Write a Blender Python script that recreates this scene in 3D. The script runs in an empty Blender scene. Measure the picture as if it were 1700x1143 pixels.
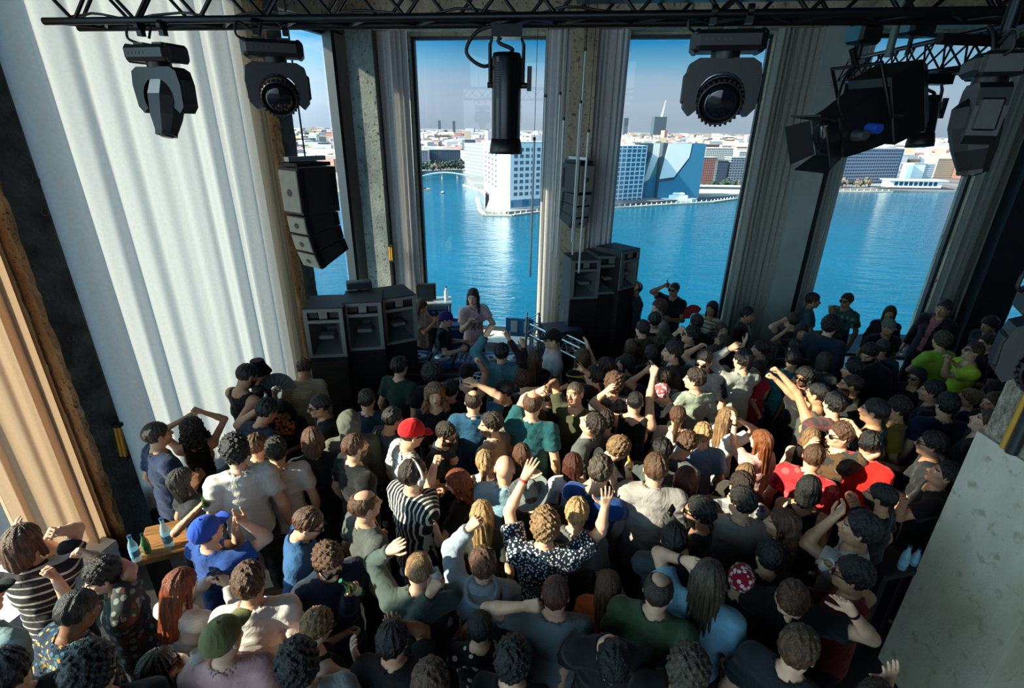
import bpy, math, random
import numpy as np
from mathutils import Vector, Matrix
random.seed(7)
COL = bpy.context.scene.collection
PI = math.pi
R = math.radians
sc = bpy.context.scene

# ------------------------------------------------------------------ camera
FPX, CX, CY = 850.0, 850.0, 571.5
CAMZ = 4.3
PITCH, ROLL = math.atan(363.5 / 850.0), R(1.0)
_F = Vector((0, math.cos(PITCH), -math.sin(PITCH)))
_R0 = Vector((1, 0, 0)); _U0 = Vector((0, math.sin(PITCH), math.cos(PITCH)))
_R = _R0 * math.cos(ROLL) + _U0 * math.sin(ROLL)
_U = _U0 * math.cos(ROLL) - _R0 * math.sin(ROLL)
CAM = Vector((0, 0, CAMZ))
cam_d = bpy.data.cameras.new('camera'); cam = bpy.data.objects.new('camera', cam_d); COL.objects.link(cam)
cam_d.sensor_fit = 'HORIZONTAL'; cam_d.sensor_width = 36.0; cam_d.lens = 36.0 * FPX / 1700.0
cam_d.clip_start = 0.05; cam_d.clip_end = 30000
cam.matrix_world = Matrix(((_R.x, _U.x, -_F.x, 0), (_R.y, _U.y, -_F.y, 0), (_R.z, _U.z, -_F.z, CAMZ), (0, 0, 0, 1)))
sc.camera = cam

def ray(px, py):
    return _F + _R * ((px - CX) / FPX) - _U * ((py - CY) / FPX)
def on_z(px, py, z):
    d = ray(px, py); t = (z - CAMZ) / d.z
    return CAM + d * t
def on_y(px, py, y):
    d = ray(px, py); return CAM + d * (y / d.y)
def on_plane(px, py, p, n):
    d = ray(px, py); t = (p - CAM).dot(n) / d.dot(n)
    return CAM + d * t
def px_of(p):
    v = Vector(p) - CAM; z = v.dot(_F)
    return (CX + FPX * v.dot(_R) / z, CY - FPX * v.dot(_U) / z, z)

# ------------------------------------------------------------------ object helpers
def tag(o, label=None, cat=None, group=None, kind=None):
    if label: o['label'] = label
    if cat: o['category'] = cat
    if group: o['group'] = group
    if kind: o['kind'] = kind
    return o
def empty(name, loc=(0, 0, 0), rz=0.0, label=None, cat=None, group=None, M=None):
    o = bpy.data.objects.new(name, None); COL.objects.link(o)
    o.empty_display_size = 0.1
    if M is not None: o.matrix_world = M
    else: o.location = loc; o.rotation_euler = (0, 0, rz)
    return tag(o, label, cat, group)
def kids(o): return [c for c in bpy.data.objects if c.parent == o]
def copy_tree(o, parent=None):
    c = o.copy(); COL.objects.link(c)
    if parent is not None: c.parent = parent
    for ch in list(o.children): copy_tree(ch, c)
    return c
def mesh_np(name, V, F, mats, smooth=True, fmat=None):
    """V (n,3) array, F (m,4) int array of quads, or list of tuples"""
    me = bpy.data.meshes.new(name)
    V = np.asarray(V, dtype=np.float32)
    if isinstance(F, np.ndarray):
        n, k = F.shape
        loops = F.reshape(-1).astype(np.int32); starts = (np.arange(n) * k).astype(np.int32)
        tot = np.full(n, k, dtype=np.int32)
    else:
        loops = np.array([i for f in F for i in f], dtype=np.int32)
        tot = np.array([len(f) for f in F], dtype=np.int32); starts = np.concatenate([[0], np.cumsum(tot)[:-1]]).astype(np.int32); n = len(F)
    me.vertices.add(len(V)); me.vertices.foreach_set('co', V.reshape(-1))
    me.loops.add(len(loops)); me.loops.foreach_set('vertex_index', loops)
    me.polygons.add(n); me.polygons.foreach_set('loop_start', starts)
    for m in (mats if isinstance(mats, (list, tuple)) else [mats]): me.materials.append(m)
    if fmat is not None: me.polygons.foreach_set('material_index', np.asarray(fmat, dtype=np.int32))
    me.polygons.foreach_set('use_smooth', np.full(n, bool(smooth)))
    me.update(calc_edges=True)
    return me
def link(name, me, parent=None, M=None):
    o = bpy.data.objects.new(name, me); COL.objects.link(o)
    if parent is not None: o.parent = parent
    if M is not None: o.matrix_local = M
    return o

class MB:
    """collects simple shapes for ONE mesh object"""
    def __init__(s): s.v = []; s.f = []; s.m = []; s.sm = []
    def add(s, vs, fs, m=0, smooth=False):
        b = len(s.v); s.v += [tuple(v) for v in vs]
        for f in fs: s.f.append(tuple(i + b for i in f)); s.m.append(m); s.sm.append(smooth)
        return s
    def hexa(s, p, m=0):
        """8 points: bottom ring 0-3 ccw, top ring 4-7"""
        return s.add(p, [(3, 2, 1, 0), (4, 5, 6, 7), (0, 1, 5, 4), (1, 2, 6, 5), (2, 3, 7, 6), (3, 0, 4, 7)], m)
    def box(s, c, d, m=0, M=None):
        x, y, z = d[0] / 2, d[1] / 2, d[2] / 2
        p = [(-x, -y, -z), (x, -y, -z), (x, y, -z), (-x, y, -z), (-x, -y, z), (x, -y, z), (x, y, z), (-x, y, z)]
        q = [Vector(a) for a in p]
        if M is not None: q = [M @ a for a in q]
        return s.hexa([a + Vector(c) for a in q], m)
    def bbox(s, c, d, b=0.01, m=0, M=None):
        """box with chamfered edges"""
        x, y, z = d[0] / 2, d[1] / 2, d[2] / 2; b = min(b, x * .9, y * .9, z * .9)
        vs = []; idx = {}
        for i, sx in enumerate((-1, 1)):
            for j, sy in enumerate((-1, 1)):
                for k, sz in enumerate((-1, 1)):
                    for a in range(3):
                        e = [x - b, y - b, z - b]; e[a] = (x, y, z)[a]
                        idx[(i, j, k, a)] = len(vs); vs.append(Vector((sx * e[0], sy * e[1], sz * e[2])))
        fs = []
        for a in range(3):
            u, w = (a + 1) % 3, (a + 2) % 3
            for sgn in (0, 1):
                def g(pu, pw):
                    key = [0, 0, 0]; key[a] = sgn; key[u] = pu; key[w] = pw; return idx[(*key, a)]
                q = [g(0, 0), g(1, 0), g(1, 1), g(0, 1)]; fs.append(tuple(q if sgn else q[::-1]))
        for a in range(3):
            u, w = (a + 1) % 3, (a + 2) % 3
            for pu in (0, 1):
                for pw in (0, 1):
                    def h(pa, ax):
                        key = [0, 0, 0]; key[a] = pa; key[u] = pu; key[w] = pw; return idx[(*key, ax)]
                    q = [h(0, u), h(1, u), h(1, w), h(0, w)]
                    if (pu + pw) % 2 == 1: q = q[::-1]
                    fs.append(tuple(q))
        for i in (0, 1):
            for j in (0, 1):
                for k in (0, 1):
                    q = [idx[(i, j, k, 0)], idx[(i, j, k, 1)], idx[(i, j, k, 2)]]
                    if (i + j + k) % 2 == 0: q = q[::-1]
                    fs.append(tuple(q))
        if M is not None: vs = [M @ a for a in vs]
        return s.add([a + Vector(c) for a in vs], fs, m)
    def cyl(s, a, b, r0, r1=None, n=12, m=0, caps=True, smooth=True):
        a, b = Vector(a), Vector(b); r1 = r0 if r1 is None else r1
        d = (b - a); L = d.length
        if L < 1e-9: return s
        d /= L; u = d.orthogonal().normalized(); w = d.cross(u)
        vs = []
        for c, r in ((a, r0), (b, r1)):
            for i in range(n):
                t = 2 * PI * i / n; vs.append(c + (u * math.cos(t) + w * math.sin(t)) * r)
        s.add(vs, [(i, (i + 1) % n, n + (i + 1) % n, n + i) for i in range(n)], m, smooth)
        if caps: s.add(vs[:n], [tuple(range(n))[::-1]], m); s.add(vs[n:], [tuple(range(n))], m)
        return s
    def tube(s, pts, r, n=6, m=0):
        pts = [Vector(p) for p in pts]
        rings = []; u = None
        for i, p in enumerate(pts):
            d = (pts[min(i + 1, len(pts) - 1)] - pts[max(i - 1, 0)]).normalized()
            if u is None: u = d.orthogonal().normalized()
            else:
                u = (u - d * u.dot(d))
                u = u.normalized() if u.length > 1e-6 else d.orthogonal().normalized()
            w = d.cross(u); rr = r[i] if isinstance(r, (list, tuple)) else r
            rings.append([p + (u * math.cos(2 * PI * k / n) + w * math.sin(2 * PI * k / n)) * rr for k in range(n)])
        vs = [v for g in rings for v in g]; fs = []
        for i in range(len(pts) - 1):
            for k in range(n):
                fs.append((i * n + k, i * n + (k + 1) % n, (i + 1) * n + (k + 1) % n, (i + 1) * n + k))
        s.add(vs, fs, m, True)
        s.add(rings[0], [tuple(range(n))[::-1]], m); s.add(rings[-1], [tuple(range(n))], m)
        return s
    def lathe(s, prof, n=20, m=0, M=None, smooth=True):
        """prof: [(r,z)...] bottom to top, around local z"""
        vs = []; fs = []
        for r, z in prof:
            for k in range(n):
                t = 2 * PI * k / n; v = Vector((r * math.cos(t), r * math.sin(t), z)); vs.append(M @ v if M is not None else v)
        for i in range(len(prof) - 1):
            for k in range(n): fs.append((i * n + k, i * n + (k + 1) % n, (i + 1) * n + (k + 1) % n, (i + 1) * n + k))
        s.add(vs, fs, m, smooth)
        s.add(vs[:n], [tuple(range(n))[::-1]], m); s.add(vs[-n:], [tuple(range(n))], m)
        return s
    def prism(s, poly, z0, z1, m=0, M=None):
        """poly: ccw [(x,y)]"""
        n = len(poly); vs = [Vector((x, y, z0)) for x, y in poly] + [Vector((x, y, z1)) for x, y in poly]
        if M is not None: vs = [M @ v for v in vs]
        return s.add(vs, [tuple(range(n))[::-1], tuple(range(n, 2 * n))] + [(i, (i + 1) % n, n + (i + 1) % n, n + i) for i in range(n)], m)
    def grid(s, P, m=0, smooth=True):
        """P: rows of points"""
        h, w = len(P), len(P[0]); vs = [p for r in P for p in r]
        return s.add(vs, [(i * w + j, i * w + j + 1, (i + 1) * w + j + 1, (i + 1) * w + j) for i in range(h - 1) for j in range(w - 1)], m, smooth)
    def build(s, name, mats, parent=None, M=None):
        me = bpy.data.meshes.new(name); me.from_pydata(s.v, [], s.f)
        for m in (mats if isinstance(mats, (list, tuple)) else [mats]): me.materials.append(m)
        me.polygons.foreach_set('material_index', s.m); me.polygons.foreach_set('use_smooth', s.sm); me.update()
        return link(name, me, parent, M)

def struct(name, mb, m, parent=None):
    o = mb.build(name, m, parent)
    if parent is None: o['kind'] = 'structure'
    return o

# ------------------------------------------------------------------ materials
def lin(c):
    c = [x / 255.0 for x in c]
    return tuple((x / 12.92 if x <= .04045 else ((x + .055) / 1.055) ** 2.4) for x in c) + (1.0,)
class NT:
    def __init__(s, name):
        s.mat = bpy.data.materials.new(name); s.mat.use_nodes = True; s.t = s.mat.node_tree; s.n = s.t.nodes; s.n.clear()
        s.out = s.n.new('ShaderNodeOutputMaterial')
    def new(s, t, **k):
        n = s.n.new(t)
        for a, v in k.items():
            if a.startswith('i_'): n.inputs[a[2:].replace('_', ' ')].default_value = v
            else: setattr(n, a, v)
        return n
    def l(s, a, b): s.t.links.new(a, b)
_MC = {}
def mat(name, rgb=(128, 128, 128), rough=.7, metal=0.0, spec=.5, noise=0.0, nscale=8.0, rgb2=None, bump=0.0, bscale=40.0, sheen=0.0, stretch=None, detail=4.0, trans=0.0, alpha=1.0, sss=0.0):
    if name in _MC: return _MC[name]
    t = NT(name); b = t.new('ShaderNodeBsdfPrincipled')
    b.inputs['Base Color'].default_value = lin(rgb); b.inputs['Roughness'].default_value = rough; b.inputs['Metallic'].default_value = metal
    b.inputs['Specular IOR Level'].default_value = spec
    if sheen: b.inputs['Sheen Weight'].default_value = sheen
    co = None
    if noise or bump:
        tc = t.new('ShaderNodeTexCoord'); co = tc.outputs['Object']
        if stretch:
            mp = t.new('ShaderNodeMapping'); mp.inputs['Scale'].default_value = stretch; t.l(co, mp.inputs[0]); co = mp.outputs[0]
    if noise:
        nz = t.new('ShaderNodeTexNoise'); nz.inputs['Scale'].default_value = nscale; nz.inputs['Detail'].default_value = detail
        t.l(co, nz.inputs[0]); mx = t.new('ShaderNodeMix', data_type='RGBA')
        c2 = rgb2 if rgb2 is not None else tuple(x * (1 - noise) for x in rgb)
        mx.inputs[6].default_value = lin(rgb); mx.inputs[7].default_value = lin(c2)
        cr = t.new('ShaderNodeMapRange'); cr.inputs[1].default_value = .35; cr.inputs[2].default_value = .65
        t.l(nz.outputs[0], cr.inputs[0]); t.l(cr.outputs[0], mx.inputs[0]); t.l(mx.outputs[2], b.inputs['Base Color'])
    if bump:
        nb = t.new('ShaderNodeTexNoise'); nb.inputs['Scale'].default_value = bscale; nb.inputs['Detail'].default_value = 6; t.l(co, nb.inputs[0])
        bp = t.new('ShaderNodeBump'); bp.inputs['Strength'].default_value = bump; bp.inputs['Distance'].default_value = .02
        t.l(nb.outputs[0], bp.inputs['Height']); t.l(bp.outputs[0], b.inputs['Normal'])
    sh = b.outputs[0]
    if trans:
        tr = t.new('ShaderNodeBsdfTranslucent'); tr.inputs[0].default_value = lin(rgb); ms = t.new('ShaderNodeMixShader'); ms.inputs[0].default_value = trans
        t.l(sh, ms.inputs[1]); t.l(tr.outputs[0], ms.inputs[2]); sh = ms.outputs[0]
    if alpha < 1:
        tr = t.new('ShaderNodeBsdfTransparent'); ms = t.new('ShaderNodeMixShader'); ms.inputs[0].default_value = alpha
        t.l(tr.outputs[0], ms.inputs[1]); t.l(sh, ms.inputs[2]); sh = ms.outputs[0]
    t.l(sh, t.out.inputs[0]); _MC[name] = t.mat
    return t.mat
def glass(name, tint=(235, 245, 248), refl=.06, rough=0.0):
    if name in _MC: return _MC[name]
    t = NT(name); a = t.new('ShaderNodeBsdfTransparent'); a.inputs[0].default_value = lin(tint)
    g = t.new('ShaderNodeBsdfGlossy'); g.inputs['Roughness'].default_value = rough
    fr = t.new('ShaderNodeFresnel'); fr.inputs[0].default_value = 1.45
    ge = t.new('ShaderNodeNewGeometry'); sb = t.new('ShaderNodeMath', operation='SUBTRACT'); sb.inputs[0].default_value = 1.0; t.l(ge.outputs['Backfacing'], sb.inputs[1])
    mu = t.new('ShaderNodeMath', operation='MULTIPLY'); t.l(fr.outputs[0], mu.inputs[0]); t.l(sb.outputs[0], mu.inputs[1])
    ms = t.new('ShaderNodeMixShader'); t.l(mu.outputs[0], ms.inputs[0])
    t.l(a.outputs[0], ms.inputs[1]); t.l(g.outputs[0], ms.inputs[2]); t.l(ms.outputs[0], t.out.inputs[0]); _MC[name] = t.mat
    return t.mat
BLACK = mat('black_paint', (14, 17, 20), .45, bump=.05, bscale=120)
BLACKM = mat('black_metal', (20, 24, 28), .38, metal=.6)
DARK = mat('dark_grey_plastic', (34, 39, 43), .5)
STEEL = mat('brushed_steel', (150, 155, 160), .35, metal=.9)
ALU = mat('aluminium', (200, 208, 214), .35, metal=.8)
# ------------------------------------------------------------------ the room
D0, MF = 9.6, .145
_l = math.hypot(1, MF)
FO = Vector((0, D0, 0)); FE = Vector((1 / _l, -MF / _l, 0)); FN = Vector((-MF / _l, -1 / _l, 0))     # along the window wall, into the room
LA = Vector((-4.1, 4.3, 0)); LE = Vector((1.4, 5.7, 0)).normalized(); LN = Vector((LE.y, -LE.x, 0))   # left wall
ZT = 5.66      # head of the windows
ZC = 7.0       # ceiling
def fp(s, d, z): return FO + FE * s + FN * d + Vector((0, 0, z))
def lp(t, d, z): return LA + LE * t + LN * d + Vector((0, 0, z))
def box_in(P, mb, a0, a1, d0, d1, z0, z1, m=0):
    q = [P(a0, d1, z0), P(a1, d1, z0), P(a1, d0, z0), P(a0, d0, z0)]
    q += [v + Vector((0, 0, z1 - z0)) for v in q]
    n = (q[1] - q[0]).cross(q[3] - q[0])
    if n.z < 0: q = [q[3], q[2], q[1], q[0], q[7], q[6], q[5], q[4]]
    return mb.hexa(q, m)
def s_at(px, py=208):
    p = on_plane(px, py, FO, FN); return (p - FO).dot(FE)
def t_at(px, py=208, d=0.0):
    p = on_plane(px, py, LA + LN * d, LN); return (p - LA).dot(LE)

def concrete(name, c1, c2, c3, scale=3.0, bump=.6, bs=25, spk=.4):
    t = NT(name); b = t.new('ShaderNodeBsdfPrincipled'); b.inputs['Roughness'].default_value = .9; b.inputs['Specular IOR Level'].default_value = .2
    tc = t.new('ShaderNodeTexCoord'); mp = t.new('ShaderNodeMapping'); mp.inputs['Scale'].default_value = (1, 1, .45); t.l(tc.outputs['Object'], mp.inputs[0])
    n1 = t.new('ShaderNodeTexNoise'); n1.inputs['Scale'].default_value = scale; n1.inputs['Detail'].default_value = 8; n1.inputs['Roughness'].default_value = .65; t.l(mp.outputs[0], n1.inputs[0])
    cr = t.new('ShaderNodeValToRGB'); e = cr.color_ramp.elements
    e[0].position = .32; e[0].color = lin(c1); e[1].position = .68; e[1].color = lin(c3); k = e.new(.5); k.color = lin(c2)
    t.l(n1.outputs[0], cr.inputs[0])
    v = t.new('ShaderNodeTexNoise'); v.inputs['Scale'].default_value = scale * 9; v.inputs['Detail'].default_value = 5; t.l(tc.outputs['Object'], v.inputs[0])
    r2 = t.new('ShaderNodeMapRange'); r2.inputs[1].default_value = .58; r2.inputs[2].default_value = .72; t.l(v.outputs[0], r2.inputs[0])
    mx = t.new('ShaderNodeMix', data_type='RGBA'); mx.inputs[7].default_value = lin(tuple(x * spk for x in c1)); t.l(r2.outputs[0], mx.inputs[0]); t.l(cr.outputs[0], mx.inputs[6])
    t.l(mx.outputs[2], b.inputs['Base Color'])
    nb = t.new('ShaderNodeTexNoise'); nb.inputs['Scale'].default_value = bs; nb.inputs['Detail'].default_value = 8; t.l(tc.outputs['Object'], nb.inputs[0])
    bp = t.new('ShaderNodeBump'); bp.inputs['Strength'].default_value = bump; bp.inputs['Distance'].default_value = .03; t.l(nb.outputs[0], bp.inputs['Height']); t.l(bp.outputs[0], b.inputs['Normal'])
    t.l(b.outputs[0], t.out.inputs[0]); _MC[name] = t.mat
    return t.mat
CONC_BROWN = concrete('rough_brown_concrete', (92, 70, 48), (140, 112, 80), (172, 146, 110), 3.0, .9)
CONC_GREY = concrete('grey_concrete', (64, 72, 74), (92, 98, 98), (118, 122, 118), 2.2, .35)
CONC_BEIGE = concrete('beige_concrete', (128, 122, 104), (158, 150, 130), (182, 174, 154), 2.0, .4)
CONC_SMOOTH = concrete('smooth_grey_render', (150, 142, 122), (172, 166, 150), (190, 186, 174), 1.3, .12, 60, .97)
PEBBLE = concrete('pebbled_concrete', (92, 88, 80), (150, 142, 128), (190, 182, 168), 26.0, 1.0, 60)
WHITE = mat('white_paint', (216, 220, 220), .6, noise=.06, nscale=3)
PALE = mat('pale_grey_paint', (150, 160, 158), .6, noise=.1, nscale=3)
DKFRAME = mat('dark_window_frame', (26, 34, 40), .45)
CEILM = mat('dark_ceiling_paint', (30, 33, 35), .9)
WALLM = mat('dark_wall_paint', (44, 48, 50), .9, noise=.2)
FLOORM = mat('dark_floor', (30, 31, 32), .55, noise=.3, nscale=6, bump=.1)
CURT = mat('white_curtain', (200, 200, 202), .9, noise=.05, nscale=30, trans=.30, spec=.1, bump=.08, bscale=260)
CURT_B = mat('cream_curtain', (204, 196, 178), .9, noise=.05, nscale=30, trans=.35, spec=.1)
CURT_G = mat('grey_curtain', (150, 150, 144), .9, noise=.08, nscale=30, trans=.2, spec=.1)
GLASS = glass('window_glass')

# --- window wall bays, from the photograph's jambs
WIN = [(s_at(684), s_at(904)), (s_at(1028), s_at(1262)), (s_at(1380), s_at(1658))]
wpitch = ((WIN[2][0] + WIN[2][1]) - (WIN[0][0] + WIN[0][1])) / 4
WIN.append((WIN[2][0] + wpitch, WIN[2][1] + wpitch))
S_L = s_at(597); S_R = WIN[3][1] + .9
ZS = .38       # sill
GAP = .28      # the glass is set back behind the curtains' plane
edges = [S_L] + [e for w in WIN for e in w] + [S_R]
wall = MB()
box_in(fp, wall, S_L - .3, S_R + .3, -.45, -.06, ZT, ZC + .6)
box_in(fp, wall, S_L - .3, S_R + .3, -.45, -.06, -.4, ZS - .06)
for k in range(0, len(edges), 2):
    a = edges[k] - (.3 if k == 0 else 0); b = edges[k + 1]
    box_in(fp, wall, a, b, -.45, -.06, ZS - .06, ZT)
struct('wall_front', wall, CONC_BEIGE)
beam = MB(); box_in(fp, beam, S_L, S_R, -.06, .3, ZT + .03, ZT + .55); box_in(fp, beam, S_L, S_R, -.06, .36, ZT + .55, ZC)
struct('trim_1', beam, CONC_BEIGE)
sill = MB(); box_in(fp, sill, S_L, S_R, -.3, .42, ZS - .08, ZS); box_in(fp, sill, S_L, S_R, -.06, .4, 0, ZS - .08)
struct('trim_2', sill, WHITE)
for i, (a, b) in enumerate(WIN):
    g = MB(); box_in(fp, g, a, b, -.27, -.255, ZS, ZT)
    fr = MB()
    for q in ((a - .03, a + .05), (b - .05, b + .03)): box_in(fp, fr, q[0], q[1], -.3, -.2, ZS, ZT)
    box_in(fp, fr, a, b, -.3, -.2, ZT - .05, ZT + .02); box_in(fp, fr, a, b, -.3, -.2, ZS, ZS + .06)
    w = struct('window_%d' % (i + 1), fr, DKFRAME)
    g.build('pane', GLASS, w)
# piers between the windows (concrete, in front of the wall)
PIER = [(s_at(600), s_at(640), CONC_GREY, .32), (s_at(943), s_at(984), CONC_BEIGE, .26), (s_at(1328), s_at(1372), PALE, .34),
        (s_at(1690), s_at(1690) + .55, DKFRAME, .5)]
for i, (a, b, m, d) in enumerate(PIER):
    pm = MB(); box_in(fp, pm, a, b, -.06, d, 0, ZT + .03); struct('trim_%d' % (i + 3), pm, m)
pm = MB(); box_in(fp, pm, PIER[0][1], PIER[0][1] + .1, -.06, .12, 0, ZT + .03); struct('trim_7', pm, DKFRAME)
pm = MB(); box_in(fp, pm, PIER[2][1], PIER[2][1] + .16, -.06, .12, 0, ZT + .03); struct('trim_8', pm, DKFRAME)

# --- left wall
T0, T1 = t_at(476, 208, .0), 5.35
TC = (S_L)  # corner
P1a, P1b = -.10, .24                       # near pillar along the wall
P2a, P2b = t_at(463, 208, .12), t_at(490, 208, .12)
TEND = (fp(S_L, 0, 0) - LA).dot(LE)
NB0, NB1 = -3.7, -.25                     # the near bay, curtain open
GLZ = .42
w = MB()
for a, b in ((-8.0, NB0), (NB1, P1b + .1), (P2a - .1, P2b)): box_in(lp, w, a, b, -.55, -.3, -.4, ZC + .6)
for a, b in ((NB0, NB1), (P1b + .1, P2a - .1), (P2b, TEND + .4)):
    if a == P2b: box_in(lp, w, a, b, -.55, -.3, ZT, ZC + .6)
    box_in(lp, w, a, b, -.55, -.3, -.4, .3)
struct('wall_left', w, CONC_GREY)
lb = MB(); box_in(lp, lb, -8, NB0, -.3, .02, ZT + .03, ZC); box_in(lp, lb, P2a, TEND + .1, -.3, .02, ZT + .03, ZC); struct('trim_9', lb, CONC_BEIGE)
lbs = MB(); box_in(lp, lbs, NB0 - .1, NB1, -.3, .12, .2, .3); box_in(lp, lbs, NB0 - .1, NB1, -.28, .1, 0, .2); struct('trim_10', lbs, WHITE)
lbs = MB(); box_in(lp, lbs, P2b, TEND, -.3, .12, .2, .3); box_in(lp, lbs, P2b, TEND, -.28, .1, 0, .2); struct('trim_11', lbs, WHITE)
def rough_pillar(name, a, b, d0, d1, m):
    """concrete pillar with ragged arrises"""
    mb = MB(); N = 90; rnd = random.Random(hash(name) % 99)
    rows = []
    for i in range(N + 1):
        z = ZC * i / N; j = lambda k: rnd.uniform(-k, k)
        rows.append([lp(a, d0, z), lp(a + j(.006), d0 + (d1 - d0) * .5, z), lp(a + j(.012), d1 - .03 + j(.012), z), lp(a + .03 + j(.012), d1 + j(.008), z),
                     lp((a + b) / 2, d1 + j(.004), z), lp(b - .03 + j(.006), d1, z), lp(b, d1 - .03, z), lp(b, d0, z)])
    mb.grid([r[::-1] for r in rows], 0, False)
    for q in range(len(mb.f)):
        jj = q % 7
        mb.m[q] = 1 if jj >= 4 else 0
    return struct(name, mb, m)
p1 = rough_pillar('trim_12', P1a, P1b, -.35, .02, [mat('pillar_dark_concrete', (82, 94, 98), .9, noise=.4, nscale=5, bump=.5, bscale=30), CONC_BROWN])
p2 = rough_pillar('trim_13', P2a, P2b, -.35, .12, [mat('pillar_dark_concrete'), CONC_BROWN])
# left windows
for i, (a, b, mull) in enumerate(((NB0, NB1, []), (P1b + .1, P2a - .1, []), (P2b, TEND - .1, []))):
    fr = MB()
    zt_ = ZT if i == 2 else ZC
    box_in(lp, fr, a, b, -.46, -.36, zt_ - .05, zt_ + .02); box_in(lp, fr, a, b, -.46, -.36, .3, .37)
    for t in [a + .03, b - .03] + mull: box_in(lp, fr, t - .03, t + .03, -.46, -.36, .3, zt_)
    w = struct('window_%d' % (i + 5), fr, DKFRAME)
    g = MB(); box_in(lp, g, a, b, -.42, -.405, .3, zt_); g.build('pane', GLASS, w)
# white panel closing the far end of the left wall, black mullion before it
tm = t_at(556, 208, -.3)
pw = MB(); box_in(lp, pw, tm + .1, TEND + .2, -.34, -.26, .3, ZT); struct('trim_14', pw, WHITE)
pw = MB(); box_in(lp, pw, tm, tm + .1, -.36, -.2, .3, ZT); struct('trim_15', pw, DKFRAME)

# --- other surfaces
fl = MB(); fl.box((1.5, 2, -.1), (22, 18, .2)); struct('floor', fl, FLOORM)
ce = MB(); ce.box((2.6, 2.5, ZC + .1), (17.2, 19, .2)); struct('ceiling', ce, CEILM)  # unseen edge runs past the left wall, set to limit the sun's reach
wb = MB(); wb.box((6.2, -5.1, 3.5), (11, .2, 8)); struct('wall_back', wb, WALLM)  # unseen; added over one half only, to cut fill light and raise contrast
wr = MB(); rx_ = fp(S_R, 0, 0); wr.box((rx_.x + .3, 1.2, 3.5), (.2, 12.4, 8)); struct('wall_right', wr, WALLM)  # unseen; added to darken this side of the room
# --- right-hand pillar close to the balcony
def quad_box(mb, x0, x1, y0, y1, z0, z1, m=0): return mb.box(((x0 + x1) / 2, (y0 + y1) / 2, (z0 + z1) / 2), (x1 - x0, y1 - y0, z1 - z0), m)
RPX, RPY, RPF = 3.3, 3.11, 2.34
zcap = on_y(1642, 716, RPY).z
pm = MB()
q = [(RPX, RPF, 0), (RPX + 1.1, RPF, 0), (RPX + 1.1, RPY, 0), (RPX, RPY, 0)]
pm.hexa([Vector(v) for v in q] + [Vector((x, y, zcap)) for x, y, z in q])
struct('trim_16', pm, CONC_SMOOTH)
pm = MB(); quad_box(pm, RPX + .03, RPX + 1.1, RPF + .06, RPY - .02, zcap, ZC); struct('trim_17', pm, PEBBLE)
g0 = on_plane(1668, 738, Vector((RPX, 0, 0)), Vector((1, 0, 0))); g1 = on_plane(1700, 672, Vector((RPX, 0, 0)), Vector((1, 0, 0)))
gt = Vector((RPX - .01, g0.y, ZC))
pm = MB(); pm.cyl(Vector((RPX - .0, g0.y, zcap)), gt, .022, n=8); struct('trim_18', pm, mat('yellow_conduit', (176, 132, 40), .6))
pm = MB(); pm.cyl(Vector((RPX - .0, g0.y - .06, zcap)), gt - Vector((0, .06, 0)), .035, n=8); struct('trim_19', pm, DKFRAME)

# ------------------------------------------------------------------ curtains
def curtain(name, label, P, a0, a1, d, z0, z1, m, waves, amp, lean=0.0, seed=1, gather=1.0, group=None, bulge=0.0, n_per=10, sec=.4):
    """hanging cloth with folds. gather<1 narrows it at the foot"""
    rnd = random.Random(seed); nx = int(waves * n_per); nz = 26
    ph = [rnd.uniform(0, 6.28) for _ in range(6)]
    rows = []
    for i in range(nz + 1):
        f = i / nz; z = z1 + (z0 - z1) * f
        row = []
        for j in range(nx + 1):
            u = j / nx
            g = 1 + (gather - 1) * f
            uu = .5 + (u - .5) * g
            a = a0 + (a1 - a0) * uu + lean * f
            w = u * waves * 2 * PI
            am = amp * (.75 + .35 * f) * (.7 + .5 * math.sin(u * 7.1 + ph[0]))
            off = am * math.sin(w + ph[1] + .7 * math.sin(u * 11 + ph[2]) + .5 * math.sin(f * 3 + u * 5)) + am * sec * math.sin(2.3 * w + ph[3] + f * 1.3)
            off += bulge * math.sin(PI * u) * f * f
            shift = am * .5 * math.cos(w * 1.0 + ph[4] + f)
            row.append(P(a + shift, d + off, z))
        rows.append(row)
    mb = MB(); mb.grid(rows)
    o = mb.build(name, m)
    return tag(o, label, 'curtain', group)
curtain('curtain', 'huge white curtain spread across the wall beside the rough pillar', lp, P1b - .05, P2a + .02, -.16, .03, ZC - .05, CURT, 8.5, .085, seed=4, bulge=.08, n_per=20, sec=.22)
curtain('curtain', 'narrow cream curtain edge hanging beside the rough brown pillar with hung speakers', lp, P2a - .34, P2a - .03, .0, .03, ZC - .05, CURT_B, 4, .04, seed=5)
curtain('curtain', 'sun-tinted drape bunched beside the dark pillar and the bottle table', lp, NB1 - .62, NB1 + .1, -.1, .05, ZC - .05, mat('sun_tinted_curtain', (196, 164, 136), .9, noise=.05, nscale=30, trans=.3, spec=.1), 4, .07, seed=8, n_per=16, sec=.25)  # orange of the low sun is put into this cloth's colour
curtain('curtain', 'thin white curtain strip beside the bare white panel behind the three horn speakers', lp, tm + .62, TEND - .08, -.14, .05, ZT + .02, CURT_B, 4, .03, seed=9)
sc_ = lambda a, b: (s_at(a), s_at(b))
a, b = sc_(640, 690); curtain('curtain', 'greyish white curtain hanging just past the speaker stack, at the first window', fp, a, b, .16, ZS + .02, ZT + .03, CURT, 6, .05, seed=11)
a, b = sc_(902, 946); curtain('curtain', 'sunlit white curtain hanging between the rooftop window and the stone pier', fp, a, b, .16, ZS + .02, ZT + .03, CURT, 5, .045, seed=12)
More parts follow.
